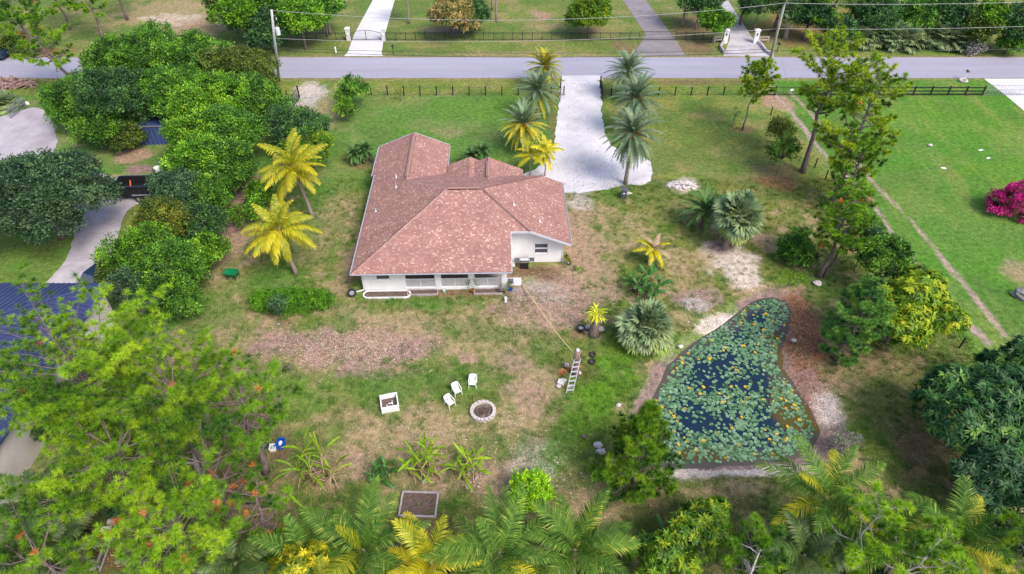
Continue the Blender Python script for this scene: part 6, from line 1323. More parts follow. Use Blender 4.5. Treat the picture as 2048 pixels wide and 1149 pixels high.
# date palms flanking the drive
D1 = 'date palms flanking the white drive'
date_palm('greenish yellow date palm nearest the road on the left of the drive', gat(1088, 180), 3.0, 2.8, 66, 'date_yellow', lowfrac=.2, low='date_yellow', seed=1, group=D1, tb=.3)
date_palm('middle date palm on the left of the white drive with a grey green crown', gat(1075, 238), 3.4, 3.0, 72, lowfrac=.22, seed=2, group=D1)
date_palm('date palm with golden lower fronds, nearest the house on the left', gat(1046, 305), 3.3, 2.9, 72, lowfrac=.62, seed=3, group=D1, fruit=True)
date_palm('date palm farthest up the drive on its right beside the road', gat(1250, 200), 3.6, 3.2, 76, seed=4, group=D1)
date_palm('middle date palm on the right of the white drive with orange fruit', gat(1263, 270), 4.4, 3.3, 80, seed=5, group=D1, fruit=True)
date_palm('tall date palm with orange fruit and clear trunk, nearest on the right', gat(1250, 369), 5.6, 3.3, 96, seed=6, group=D1, fruit=True, r=.2, lean=(.15, .1), e1=-68, bend=56)
# small palms round the house
for k, (px, py, h_, lb, lf) in enumerate(((1060, 352, 2.2, 'small yellow areca palm closest to the entry gable', 'coco_mix'), (1090, 352, 2.5, 'small yellow green areca palm on the edge of the white drive', 'coco_mix'))): coconut(lb, gat(px, py), h_, lf, 2.0, 11, seed=20 + k, ll=.6, nl=32, r=.07, emax=5, name='areca_palm', lw=.09, mix=('coco_yellow', .4), droop=.7)
for k, (px, py, h_, lb) in enumerate(((945, 330, .9, 'pygmy palm left of its twin behind the roof ridge'), (965, 326, 1.2, 'bushy green pygmy palm behind the entry gable'), (712, 325, .9, 'small pygmy palm at the left of the house back corner'), (733, 322, 1.2, 'taller pygmy palm beside the house back corner'))): date_palm(lb, gat(px, py), h_, 1.35, 40, 'cycad', seed=30 + k, r=.07, ll=.32, nl=26, lw=.065, bend=70, e1=-25, name='pygmy_palm')
grassy('lily_clump', 'small strappy green clump beside the left wall of the house', 'plant', gat(742, 345), .6, 22, 'bright', .25, .07, 3)
# canary date palm and fan palms
date_palm('dark green date palm with stiff arching fronds beside the fan palm', gat(1405, 455), 1.7, 2.7, 40, 'cycad', seed=40, r=.3, ll=.4, nl=42, e1=-15, bend=55, lw=.07, name='canary_palm', trunk=M_RBARK)
fan_palm('grey green fan palm with yellow lower leaves beside the dark date palm', gat(1448, 497), 3.3, 60, 1.4, 1.3, low='sabal_yellow', seed=1, lean=(.7, .25), skirt=5, r=.24, e1=-60)
fan_palm('big round fan palm at the upper left of the lily pond', gat(1287, 690), 1.9, 62, 1.35, 1.2, leaf='sabal', low='sabal_yellow', lowfrac=.18, seed=2, r=.25, e1=-38, skirt=3)
banana('dense clump of glossy bird of paradise leaves above the big fan palm', gat(1288, 590), [(-.5, 0, 1.0), (.3, .2, 1.8), (.8, -.1, 1.0), (-.1, -.5, .7), (.4, -.6, .8), (-.8, .4, .8), (0, .5, 1.6)], 'strelitzia', 4, 'strelitzia_clump', None, 1.25, .38, 8, 'plant', 2, M_RBARK, .3, 85, 0)
# hedge and small trees on the left lawn
t = thing('oval_hedge', 'low oval clipped green hedge island on the left lawn', 'hedge', gat(586, 612)); rng = np.random.RandomState(3)
lb_ = [(x, 0, .42, 1.1, r_, .8) for x, r_ in ((-2.3, .95), (-1.25, 1.2), (0, 1.3), (1.25, 1.2), (2.3, .95))]
V, Q, tn, P = crown_broad(rng, lb_, 1500, 26, .12, .08, .28, low=-.1); link('leaves', mesh_np('leaves', V, Q, mat=lm('hedge'), tone=tn), t)
m = MB(); rr = random.Random(1)
for k in range(40): x, y = rr.uniform(-2.6, 2.6), rr.uniform(-.6, .6); m.tube([(x, y, -.05), (x + rr.uniform(-.2, .2), y + rr.uniform(-.2, .2), .6)], [.02, .008], 4)
m.build('stems', M_BARK, t)
bush('bushy_sapling', 'small dark bushy tree standing in front of the oval hedge', 'tree', 556, 612, 1.3, .95, 'blue', 181, 2.2, .22, .08, 26, .3); 
bush('young_shrub', 'low scrappy green shrub on the bare patch below the round sapling', 'shrub', 580, 735, .4, .5, 'green', 182, 1.2, .2, .08, 14, .25)
bush('young_shrub', 'small round plant at the right corner of the house wing', 'shrub', 1140, 523, .45, .5, 'croton', 183, 2.2, .18, .1, 22, .2); bush('young_shrub', 'tiny bright weed clump beside the corner plant', 'shrub', 1152, 537, .15, .35, 'bright', 184, 2, .15, .08, 20, .2)
# right lawn trees
pine('young pine with a rounded crown standing alone on the front right lawn', gat(1485, 260), 7.2, (.35, .1), .5, 2.1, 44, 'oval', 'pine_yellow', 44, .36, .07, seed=1, r=.11)
bush('thin_sapling', 'thin grey sapling with sparse foliage left of the lone young pine', 'tree', 1470, 228, 1.5, .8, 'dark', 190, .5, .2, .08, 14, .35)
grassy('agave', 'small yellow edged agave at the foot of the lone young pine', 'plant', gat(1473, 258), .5, 18, 'yellow', .1, .09, 3)
pine('tall slanting pine with a forked flat crown beside the dirt track', gat(1605, 345), 11.4, (.2, 1.3), .56, 3.3, 44, 'flat', 'pine_yellow', 50, .40, .06, seed=2, r=.30, bare=5, elev=(-.15, .55), tw=.85)
pine('tallest pine, full crown, left of the big right hand lawn', gat(1662, 405), 12.4, (1.5, 1.7), .24, 3.0, 58, 'open', 'pine_yellow', 50, .40, .06, seed=3, r=.28, bare=4, dead=.006, elev=(-.3, .5))
pine('slim pine whose crown hangs over the dirt track below the tallest one', gat(1672, 425), 7.4, (.7, .4), .2, 1.7, 36, 'oval', 'pine', 44, .38, .07, seed=12, r=.17, elev=(-.2, .5))
bush('bushy_tree', 'dark olive bushy tree in front of the tall slanting pine', 'tree', 1562, 262, 2.4, 1.6, 'croton', 191, 2.2, .24, .11, 28, .4); bush('bushy_tree', 'taller yellow green bushy tree beside the tall slanting pine trunk', 'tree', 1567, 305, 2.6, 1.5, 'green', 192, 2.2, .24, .11, 28, .4, flat=1.3); 
bush('bushy_tree', 'faint thin leafless looking sapling on the lawn near the fence', 'tree', 1620, 380, 1.2, .7, 'olive', 193, .35, .16, .06, 12, .3)
pine('pine on two trunks beside the dense dark shrub', gat(1637, 555), 8.2, (1.0, .8), .38, 1.9, 46, 'oval', 'pine', 56, .36, .045, 1.5, seed=4, r=.20, dead=.03, elev=(-.3, .5))
pine('second slimmer trunk of the pine pair beside the dense dark shrub', gat(1648, 556), 6.4, (.9, .7), .5, 1.3, 18, 'oval', 'pine', 50, .36, .045, 1.3, seed=14, r=.15, elev=(-.3, .5)); bush('dense_shrub', 'dense dark green mounded shrub left of the twin trunk pine', 'shrub', 1590, 503, 1.1, 1.85, 'green', 194, 3.0, .34, .10, 28, .35, flat=.8, young=.3); grassy('fern_patch', 'low bright green fern patch above the leaf litter', 'plant', gat(1590, 558), .35, 40, 'bright', .7, .06, 5)
bush('leafy_tree', 'dark loose crowned tree behind the yellow green mango tree', 'tree', 1775, 520, 3.4, 2.3, 'green', 195, 2.0, .26, .14, 30, .45); bush('leafy_tree', 'small dark crown at the upper left of the loose crowned tree', 'tree', 1735, 480, 3.4, 1.3, 'dark', 196, 2.0, .26, .14, 30, .45)
bush('mango_tree', 'yellow green mango tree full of flush right of the bluish pine', 'tree', 1802, 628, 3.2, 3.6, 'mango_lime', 197, 3.8, .42, .12, 24, .4, rosette=True, young=.45, n=8)
pine('bluish green dense pine between the lily pond and the mango tree', gat(1672, 722), 7.0, (.3, .1), .06, 1.65, 64, 'oval', 'pine_deep', 60, .36, .042, 1.7, seed=5, r=.16, elev=(-.2, .6))
bush('bougainvillea', 'magenta flowering bush on the right hand lawn', 'bush', 2030, 402, 1.4, 2.1, 'magenta', 198, 3.0, .15, .10, 60, .4, young=.5, low=-.9)
bush('cassava_tree', 'huge dark green tree with whorled leaves on the right edge', 'tree', 1960, 820, 4.0, 4.0, 'deep', 199, 3.4, .5, .13, 22, .4, rosette=True, young=.22, n=9, flat=.9)
bush('cassava_tree', 'bluish shaded lower crown below the huge whorled tree', 'tree', 1990, 950, 3.2, 2.6, 'blue', 200, 3.2, .46, .12, 22, .4, rosette=True, young=.1); bush('cassava_tree', 'upper right crown with lighter leaves behind the huge whorled tree', 'tree', 2040, 740, 3.6, 2.6, 'deep', 201, 3.2, .48, .13, 22, .4, rosette=True, young=.35)
# pond side
pine('young conical pine at the lower left of the lily pond', gat(1264, 966), 7.2, (.3, .15), .05, 2.5, 92, 'cone', 'pine', 70, .36, .034, 1.6, seed=9, r=.13, elev=(-.1, .6))
bush('dry_bush', 'grey twiggy bush with green tips at the right pond corner', 'bush', 1690, 885, .9, 1.15, 'grey', 202, 2.2, .16, .05, 34, .4, young=.35)
# bananas
banana('sparse banana clump with yellow green leaves and brown thatch at the left', gat(640, 955), [(-.5, .3, 2.1), (.4, .1, 2.6), (-.2, -.5, 1.5), (.9, -.3, 1.1), (-.9, -.2, 1.3)], seed=1, L=1.9, Wd=.28, nl=6, dead=8, fold=.8)
banana('single banana plant just above the bottom coconut palms', gat(632, 1062), [(0, 0, 1.8)], seed=2, L=1.8, Wd=.26, nl=6, fold=.8, dead=4); banana('low round banana clump in the middle of the row', gat(768, 956), [(-.3, .1, .5), (.3, 0, .5), (0, -.3, .4), (.1, .4, .45), (-.5, -.2, .35)], 'strelitzia', 3, L=1.05, Wd=.3, nl=7, dead=2, fold=.4)
banana('taller banana clump right of the low round one', gat(850, 945), [(-.4, .2, 1.4), (.3, .1, 1.7), (.6, -.2, 1.1), (-.1, -.4, 1.0), (.1, .5, 1.2), (-.7, -.3, .7)], seed=4, L=1.7, Wd=.29, nl=6, dead=4, fold=.7); banana('banana clump at the right end ringed by pale gravel', gat(925, 948), [(-.4, 0, .9), (.3, .2, 1.1), (.1, -.4, .8), (.7, -.2, .7), (.5, .5, .6)], seed=5, L=1.5, Wd=.27, nl=6, dead=3, fold=.7)
banana('broad leaved banana behind the mango bush at the bottom', gat(1345, 1110), [(-.5, .3, .8), (.4, .5, .9), (.1, -.2, .7)], 'strelitzia', 6, L=1.7, Wd=.42, nl=5, dead=1, fold=.35); banana('small banana shoot with one upright leaf beside the bottom palms', gat(1241, 1115), [(0, 0, .7)], seed=7, L=.9, Wd=.2, nl=2, dead=1)
bush('lime_tree', 'bright lime green round bush above the bottom coconut palms', 'bush', 1057, 982, 1.05, 1.3, 'lime', 214, 3.6, .19, .12, 34, .35, young=.4, n=13)
# bottom coconut row
B1 = 'coconut palms along the bottom edge'
BOT = [(606, 1112, 3.6, 'coco', 3.0, 'coconut palm at the left end of the bottom row'), (726, 1100, 4.0, 'coco', 3.6, 'green coconut palm second from the left in the bottom row'), (862, 1128, 4.0, 'coco_mix', 2.9, 'yellowing coconut palm in the bottom row below the raised bed'), (1000, 1106, 4.6, 'coco', 4.0, 'largest coconut palm in the middle of the bottom row'), (1150, 1100, 4.0, 'coco', 3.3, 'coconut palm below the lime green bush in the bottom row'),
       (1655, 995, 4.4, 'coco', 3.9, 'large coconut palm reaching toward the pond corner'), (1775, 1080, 4.0, 'coco', 3.2, 'coconut palm between two others at the lower right'), (1915, 1085, 4.2, 'coco', 3.3, 'coconut palm nearest the huge whorled tree')]
for k, (px, py, h_, lf, FL, lb) in enumerate(BOT): coconut(lb, cb(px, py, h_ + .4), h_, lf, FL, 19, seed=50 + k, group=B1, emin=0, emax=6, ll=.9 if FL > 3 else .78, mix=('coco_mix', .18) if lf == 'coco' else ('coco_yellow', .5), dead=1 if k in (3, 4, 6) else 0, r=.15, nl=44, lw=.078, kb=44, droop=.6)
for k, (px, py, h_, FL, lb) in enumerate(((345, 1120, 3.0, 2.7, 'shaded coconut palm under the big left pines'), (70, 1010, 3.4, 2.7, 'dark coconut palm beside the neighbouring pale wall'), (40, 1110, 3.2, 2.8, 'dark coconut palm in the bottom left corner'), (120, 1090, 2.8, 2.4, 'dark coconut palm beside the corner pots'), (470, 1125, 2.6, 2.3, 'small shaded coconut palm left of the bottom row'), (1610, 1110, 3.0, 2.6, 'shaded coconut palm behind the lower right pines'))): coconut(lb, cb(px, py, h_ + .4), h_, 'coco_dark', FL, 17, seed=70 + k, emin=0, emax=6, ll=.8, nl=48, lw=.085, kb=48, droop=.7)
bush('tropical_shrub', 'dark big leaved shrub against the neighbouring pale wall', 'shrub', 95, 855, 1.6, 1.1, 'strelitzia' if False else 'dark', 215, 2.0, .5, .13, 16, .4, rosette=True); coconut('tiny palm hidden by pines in front of the neighbouring wall', gat(185, 735), 1.0, 'coco_dark', 1.6, 12, seed=91, ll=.5, nl=28, r=.08)
# bottom edge bushes
bush('yellow_shrub', 'bright yellow leaved shrub on the bottom edge', 'shrub', 600, 1140, 4.6, 1.45, 'yellow', 216, 3.4, .32, .10, 22, .3, rosette=True, young=.4)
bush('mango_tree', 'dark mango tree with bright flush at the bottom, upper crown', 'tree', 1405, 1050, 2.6, 2.1, 'mango', 217, 3.6, .36, .10, 22, .35, rosette=True, young=.22, n=7); bush('mango_tree', 'dark mango tree with bright flush at the bottom, lower crown', 'tree', 1330, 1120, 2.6, 2.15, 'mango', 218, 3.6, .36, .10, 22, .35, rosette=True, young=.3)
bush('leafy_bush', 'dense bright green bush on the bottom edge right of the pines', 'bush', 1830, 1140, 2.6, 1.7, 'green', 219, 3.4, .30, .10, 22, .35, rosette=True, young=.35)
for k, (px, py, r_, lb) in enumerate(((520, 1152, 1.5, 'dark bush under the small shaded coconut palm'), (680, 1165, 1.6, 'dark bush between the first two bottom coconut palms'), (790, 1165, 1.5, 'dark bush left of the yellowing coconut palm'), (920, 1165, 1.6, 'dark bush between the yellowing palm and the largest palm'), (1085, 1165, 1.6, 'dark bush right of the largest bottom palm'), (1215, 1160, 1.4, 'dark bush between the last bottom palm and the mango'), (1560, 1130, 1.8, 'dark bush between the bare sapling and the slender pine'), (1720, 1120, 1.8, 'dark bush behind the bushy bright pine'), (1900, 1150, 1.8, 'dark bush between the bright green bush and the corner pine'), (2020, 1060, 1.8, 'dark bush below the bluish shaded crown'))): bush('understorey_bush', lb, 'bush', px, py, .9, r_, 'dark' if k % 2 else 'green', 290 + k, 2.2, .24, .11, 28, .4)
t = bush('ground_hedge', 'strip of low green hedge along the bottom left edge', 'hedge', 340, 1160, .4, 1.2, 'green', 220, 2.4, .14, .08, 26, .3, sx=3.2, flat=.5)
# lower right pines and the dead sapling
pine('slender lime green pine with pale trunk at the bottom right', gat(1660, 1190), 8.6, (.1, .5), .25, 1.5, 22, 'open', 'pine_lime', 84, .36, .026, seed=21, r=.12, bark=M_GBARK, elev=(-.2, .5))
pine('bushy bright pine right of the slender lime green one', gat(1755, 1235), 8.2, (.2, .3), .25, 1.9, 26, 'oval', 'pine_lime', 84, .38, .026, seed=22, r=.14, bark=M_GBARK, elev=(-.2, .5))
pine('low bright pine behind the bare grey sapling', gat(1470, 1190), 6.2, (.1, .2), .3, 1.4, 24, 'oval', 'pine', 84, .36, .026, seed=23, r=.11, elev=(-.2, .5)); pine('bright pine in the bottom right corner', gat(1985, 1230), 8.2, (-.3, .4), .3, 1.9, 26, 'oval', 'pine_lime', 84, .38, .026, seed=24, r=.14, elev=(-.2, .5)); pine('pine at the far right bottom corner edge', gat(2110, 1180), 8.0, (0, .3), .3, 1.8, 22, 'oval', 'pine_lime', 84, .38, .026, seed=25, r=.14)
p = cb(1495, 1149, 4.0); t = thing('dead_sapling', 'bare pale grey sapling without leaves at the bottom', 'dead tree', (p[0], p[1] - 1.2, 0)); m = MB(); rr = random.Random(12); m.tube([(0, 0, -.1), (.05, .4, 2.2), (-.08, .9, 4.4), (.1, 1.3, 6.4)], [.10, .085, .065, .03], 7); m.build('trunk', M_GBARK, t, smooth=True); m = MB()
for k in range(15):
    f = rr.uniform(.5, 1); o = Vector((.05 * f, .2 + 1.1 * f, 6.4 * f)); d_ = Vector((rr.uniform(-1, 1), rr.uniform(-.3, .7), rr.uniform(.1, .8))).normalized() * rr.uniform(.5, 1.1); m.tube([o, o + d_ * .5 + Vector((0, 0, .1)), o + d_], [.03, .02, .008], 5)
m.build('branches', M_GBARK, t)
# the big left pines
FGP = [((140, 752), 9.2, 13.2, 4.5, 'pine_lime', 'biggest left pine spreading over the blue metal roof', 1), ((335, 785), 8.6, 12.0, 3.4, 'pine_lime', 'left pine whose crown covers the middle of the boundary', 2), ((470, 805), 7.2, 10.0, 2.9, 'pine', 'left pine nearest the bare patch of the lawn', 3), ((215, 905), 7.8, 10.8, 3.6, 'pine_lime', 'left pine overhanging the neighbouring pale wall', 4), ((400, 930), 6.6, 9.2, 3.2, 'pine', 'thin left pine with bare crooked grey limbs', 5), ((330, 1050), 6.0, 8.6, 2.9, 'pine_lime', 'left pine with rusty needles above the corner pots', 6), ((500, 1000), 5.4, 7.6, 2.0, 'pine', 'sparse rusty pine near the spoked wheel', 7), ((60, 1120), 5.5, 8.2, 2.4, 'pine', 'pine with a curved grey limb in the bottom left corner', 8)]
for (px, py), zc, h_, Lm, lf, lb, sd_ in FGP:
    h_ = zc + .3; b_ = cb(px, py, zc); pine(lb, b_, h_, (.3, .2), (zc - 3.6) / h_, Lm, {1: 78, 2: 54, 3: 32, 4: 54, 5: 20, 6: 40, 7: 14, 8: 28}[sd_], 'flat', lf, 84, .35, .022, 1.15, 40 + sd_, 'tall pines at the lower left', .24, dead={6: .025, 7: .10, 5: .03, 2: .008, 3: .015}.get(sd_, .006), bare={5: 9, 6: 4, 8: 3, 3: 3}.get(sd_, 2), elev=(-.2, .3))
for k, (px, py, z, r_, lf, lb) in enumerate(((200, 840, 1.6, 1.6, 'green', 'dark green understorey bush between the left pines'), (290, 900, 1.3, 1.4, 'dark', 'low dark bush below the middle left pines'), (150, 985, 1.6, 1.6, 'green', 'green bush under the pines in front of the neighbouring pale wall'), (255, 1000, 1.2, 1.3, 'dark', 'dark bush above the corner pots'), (345, 1010, 1.3, 1.2, 'green', 'green bush in front of the bare grey snag'))): bush('understorey_bush', lb, 'bush', px, py, z, r_, lf, 280 + k, 2.0, .24, .13, 26, .4)
# fallen and crooked bare limbs under the left pines
p = gat(402, 965); t = thing('dead_snag', 'crooked bare grey snag with a bent limb under the left pines', 'dead tree', p); m = MB(); m.tube([(0, 0, -.1), (.1, .3, 1.6), (.2, .9, 3.0), (.9, 1.5, 4.1), (1.0, 2.0, 4.6)], [.2, .19, .17, .13, .08], 8); m.tube([(.15, .5, 2.0), (.9, .5, 2.7), (1.9, .3, 2.8)], [.1, .09, .05], 6); m.tube([(.1, .3, 1.7), (-.8, .1, 2.0), (-1.4, -.6, 1.7)], [.1, .08, .04], 6); m.build('trunk', M_GBARK, t, smooth=True)
p = gat(425, 1010); m = MB(); m.tube([(0, 0, -.1), (.05, 0, .9), (.1, .1, 1.7)], [.28, .24, .2], 9); props(m.build('broken_stump', M_PBARK, None, p, smooth=True), 'broken ragged pine stump under the left pines', 'stump')
# top left pines
pine('leaning pine whose trunk rises out of the thicket on the far left', gat(178, 195), 9.5, (-5.4, .8), .45, 3.0, 30, 'open', 'pine', 52, .42, .055, seed=61, r=.26, bare=5, elev=(-.3, .5), dead=.01)
for k, (px, py, h_, Lm, ln, lf, lb) in enumerate(((70, 112, 8.8, 3.6, (.3, 0), 'pine', 'wide pine above the road at the top left'), (10, 108, 8.0, 3.2, (0, 0), 'pine_lime', 'pine at the top left corner beside the road'), (212, 82, 9.0, 2.8, (-1.5, 1), 'pine_lime', 'pine with a dark bare trunk on the dry verge'), (140, 60, 8.5, 3.0, (-.5, .5), 'pine', 'pine behind the dark trunk at the top left'), (255, 40, 9, 2.6, (.2, 0), 'pine_lime', 'pine crown hanging into the top edge on the left'))): pine(lb, gat(px, py), h_, ln, .4, Lm, 24, 'open', lf, 44, .46, .065, seed=62 + k, r=.22, elev=(-.3, .5))
fan_palm('grey green palmetto clump beside the tube gate', gat(20, 215), .3, 40, 1.1, .95, seed=5, e1=-5, name='palmetto'); fan_palm('palmetto clump at the left edge below the log pile', gat(-15, 222), .3, 40, 1.2, 1.0, seed=6, e1=-5, name='palmetto')
bush('roadside_bush', 'dark low bush under the top left pines', 'bush', 30, 92, 1.2, 2.0, 'olive', 230, 1.6, .3, .14, 26, .5, sx=1.6); grassy('tall_grass', 'yellow green tall grass clump at the thicket foot', 'plant', gat(172, 282), 1.0, 60, 'olive', .7, .05, 9)
# across the road
A1 = 'trees across the road'
for k, (px, py, z, r_, lf, L_, lb) in enumerate(((490, 30, 4.2, 4.0, 'bright', .36, 'bright green tree across the road at the left of the pole'), (540, 58, 3.2, 3.2, 'dark', .36, 'dark tree across the road directly behind the pale pole'), (600, 40, 4.2, 3.6, 'bright', .34, 'bright bushy tree across the road right of the pale pole'), (645, 15, 4.2, 3.2, 'green', .34, 'tree across the road beside the pale concrete drive'), (560, 5, 5.5, 3.6, 'green', .36, 'taller tree at the top edge above the pale pole'), (460, 5, 4.5, 3.4, 'olive', .36, 'olive green tree at the top edge left of the pole'))): bush('roadside_tree', lb, 'tree', px, py, z, r_, lf, 240 + k, 2.0, L_, .2, 28, .6, group=A1)
bush('mango_tree', 'round mango tree covered in brownish blossom across the road', 'tree', 905, 32, 3.2, 3.4, 'brownish', 250, 2.3, .36, .15, 30, .5, n=8, young=.4); bush('mango_tree', 'dark green side of the blossoming mango tree', 'tree', 945, 30, 2.6, 2.4, 'dark', 251, 2.0, .36, .15, 30, .5)
bush('mango_tree', 'round bright green mango tree across the road above the fence', 'tree', 1180, 32, 3.2, 3.5, 'mango', 252, 2.3, .36, .15, 30, .5, n=8, young=.12)
bush('roadside_tree', 'bright green bushy tree left of the white gate pillars', 'tree', 1432, 48, 2.8, 2.3, 'bright', 253, 2.4, .34, .16, 30, .5)
for k, (px, h_, py, lb) in enumerate(((818, 6, 48, 'pale palm trunk reaching the top edge right of the pale drive'), (993, 7, 43, 'slim grey palm trunk reaching the top edge'), (985, 6, 20, 'second thin grey palm trunk behind the slim one'), (661, 5, 70, 'thin white trunk palm left of the pale drive'), (1365, 5.2, 52, 'orange tinged coconut palm at the top edge above the gate'))): coconut(lb, gat(px, py), h_, 'coco_mix' if k in (0, 4) else 'coco', 2.8, 15, seed=95 + k, nl=30, lw=.09, ll=.9, r=.15, mix=('rust', .3) if k == 4 else None, name='roadside_palm')
fan_palm('cabbage palm with a shaggy crown right of the white gate pillars', gat(1570, 78), 3.8, 44, 1.1, 1.0, seed=8, skirt=16, r=.3, leaf='sabal', low='sabal_yellow', name='cabbage_palm'); fan_palm('grey green cabbage palm behind the bright bushy tree', gat(1430, 30), 3.5, 40, 1.1, 1.0, seed=9, name='cabbage_palm')
for k, px in enumerate((1745, 1775, 1805, 1838, 1870, 1905, 1930, 1715)): fan_palm('palmetto along the verge, ' + ('fourth', 'fifth', 'sixth', 'seventh', 'eighth', 'ninth', 'last', 'first')[k] + ' in the row seen from the cabbage palm', gat(px, 90 + (k % 3) * 3), 1.0, 40, 1.7, 1.35, seed=300 + k, e1=-15, name='palmetto', group='palmettos along the verge', leaf='sabal')
for k, (px, py, h_, Lm, lb) in enumerate(((1548, 62, 13, 2.6, 'double trunk pine right of the stained drive'), (1608, 80, 12, 3.2, 'pine with slanting trunk right of the cabbage palm'), (1660, 40, 12, 3.2, 'pine in the wood above the board fence'), (1700, 62, 11, 3.0, 'pine leaning right over the palmettos'), (1785, 20, 12, 3.2, 'pine in the wood at the top edge'), (1885, 60, 11, 2.8, 'pine with a thin pale trunk in the right wood'), (1960, 30, 12, 3.0, 'pine at the top right corner'), (1480, 50, 8, 2.6, 'small dark pine behind the gate pillars'))): pine(lb, gat(px, py), h_ * .8, (.5, .3), .38, Lm, 24, 'open', 'pine_lime' if k % 3 else 'pine', 44, .46, .07, seed=400 + k, r=.24, elev=(-.3, .5))
for k, (px, py, z, r_, lf, lb) in enumerate(((1680, 60, 2.4, 2.2, 'dark', 'dark understorey tree behind the first palmettos'), (1620, 30, 3.5, 3.2, 'dark', 'dark tree in the wood above the slanting pine'), (1750, 40, 3.2, 3.4, 'dark', 'dark wood tree above the middle palmettos'), (1840, 35, 3.4, 3.4, 'green', 'wood tree left of the bright one'), (1960, 60, 3.0, 2.6, 'olive', 'olive wood tree behind the last palmettos'), (1985, 40, 4.2, 2.8, 'bright', 'bright green tree in the right wood'), (2040, 50, 4.0, 3.4, 'dark', 'dark tree at the right edge across the road'), (1900, 15, 4.6, 3.8, 'dark', 'tall dark tree at the top of the right wood'), (1520, 8, 4, 3.2, 'dark', 'dark tree above the stained drive'), (2020, 90, 1.4, 1.8, 'green', 'low green thicket bush at the right verge'), (1945, 92, 1.0, 1.5, 'grey', 'grey dry brush between the palmettos and the bright tree'), (1400, 5, 4, 3, 'dark', 'dark tree at the top beside the grey paved drive'))): bush('wood_tree', lb, 'tree', px, py, z, r_, lf, 260 + k, 1.9, .36, .18, 28, .6, group='trees of the right hand wood')
# lily pads
rng = np.random.RandomState(77); W_ = np.array(WATER); pts = []; lo, hi = W_.min(0), W_.max(0)
while len(pts) < 2300:
    q = lo + (hi - lo) * rng.rand(400, 2); d = ipoly(q[:, 0], q[:, 1], WATER); dens = fbm(q[:, 0] * .55 + 3, q[:, 1] * .55, 3)
    ok = (d < -.02) & (rng.rand(400) < np.clip((dens - .26) * 3.6, .12, 1) * np.where(d > -1.0, 1, .9))
    for a in q[ok]:
        if all((a[0] - b[0]) ** 2 + (a[1] - b[1]) ** 2 > .13 ** 2 for b in pts[-1200:]): pts.append(a)
    if len(pts) > 2300: break
def pad(r_, rs):
    n_ = 12; vs = [(0, 0, 0)]; 
    for k in range(n_ + 1): a = .22 + (2 * math.pi - .44) * k / n_; j = r_ * rs.uniform(.93, 1.05); vs.append((j * math.cos(a), j * math.sin(a), .012 + rs.uniform(-.008, .014)))
    m = MB(); m.add(vs, [(0, k, k + 1) for k in range(1, n_ + 1)]); return m
LILY = [pm('lily_leaf', (.13, .26, .13), (.08, .18, .08), 3, .35), pm('pale_lily_leaf', (.22, .35, .22), (.15, .26, .14), 3, .35), pm('dark_lily_leaf', (.055, .13, .05), (.035, .09, .03), 3, .4), pm('yellow_lily_leaf', (.62, .46, .02), (.50, .28, .02), 3, .5)]
rs = random.Random(4); meshes = [[pad(.14, rs).mesh('lily_pad', mt_) for _ in range(3)] for mt_ in LILY]
pts.sort(key=lambda a: a[1]); rest = [MB() for _ in LILY]; LBL = ('grey green round lily pad floating on the pond', 'pale silvery lily pad floating on the pond', 'dark green lily pad floating on the pond', 'yellowed dying lily pad among the green ones on the pond')
allm = MB()
for i, a in enumerate(pts):
    u = rs.random(); c = 3 if u < .045 else (1 if u < .3 else (2 if u < .5 else 0)); s = rs.uniform(.6, 1.15); rz_ = rs.uniform(0, 6.3); tl_ = (rs.gauss(0, .10), rs.gauss(0, .10))
    if i < 300: props(link('lily_pad', meshes[c][i % 3], None, (a[0], a[1], WZ + .015 + rs.random() * .02), (tl_[0], tl_[1], rz_), s), LBL[c], 'lily pad', 'lily pads on the pond')
    else:
        M_ = Matrix.Rotation(rz_, 3, 'Z') @ Matrix.Rotation(tl_[0], 3, 'X') @ Matrix.Rotation(tl_[1], 3, 'Y'); pd = pad(.14 * s, rs); allm.cur = c; allm.add([M_ @ Vector(v) + Vector((a[0], a[1], WZ + .015 + rs.random() * .02)) for v in pd.v], pd.f)
props(allm.build('lily_pads', LILY), 'carpet of lily pads over the far part of the pond', 'lily pads', kind='stuff')
# grass tufts, fallen leaves and chips
def scatter(name, label, cat, n_, area, fn, mat):
    rng = np.random.RandomState(len(name) * 7 + n_); x = rng.uniform(area[0], area[1], n_); y = area[2] + (area[3] - area[2]) * rng.rand(n_) ** 1.25; return x, y, rng
x, y, rng = scatter('grass', '', '', 240000, (-30, 36, 17, 60), None, None)
cx_, cy_, _ = scatter('clumps', '', '', 5200, (-28, 36, 17, 60), None, None); kk_ = 14; x0_ = len(x)
x = np.concatenate([x, np.repeat(cx_, kk_) + rng.randn(len(cx_) * kk_) * .11]); y = np.concatenate([y, np.repeat(cy_, kk_) + rng.randn(len(cx_) * kk_) * .11]); tuft_ = np.arange(len(x)) >= x0_
Cg = gcol(x, y); lum = Cg[:, 1] - Cg[:, 0]
dW = ipoly(x, y, MUD); hx, hy = x - HX, y - HY
ok = ((lum > -.02) | (tuft_ & (lum > -.09))) & (dW > .1) & ~((hx > .2) & (hx < 18) & (hy > .3) & (hy < 21)) & (rng.rand(len(x)) < np.clip(.75 + lum * 5, .15, 1)); sh_ = P2([(1122, 156), (1202, 156), (1206, 260), (1225, 300), (1300, 318), (1306, 345), (1300, 370), (1245, 371), (1185, 386), (1120, 386), (1050, 372), (1040, 352), (1082, 335), (1105, 300), (1119, 200)]); ok &= ipoly(x, y, sh_) > .1
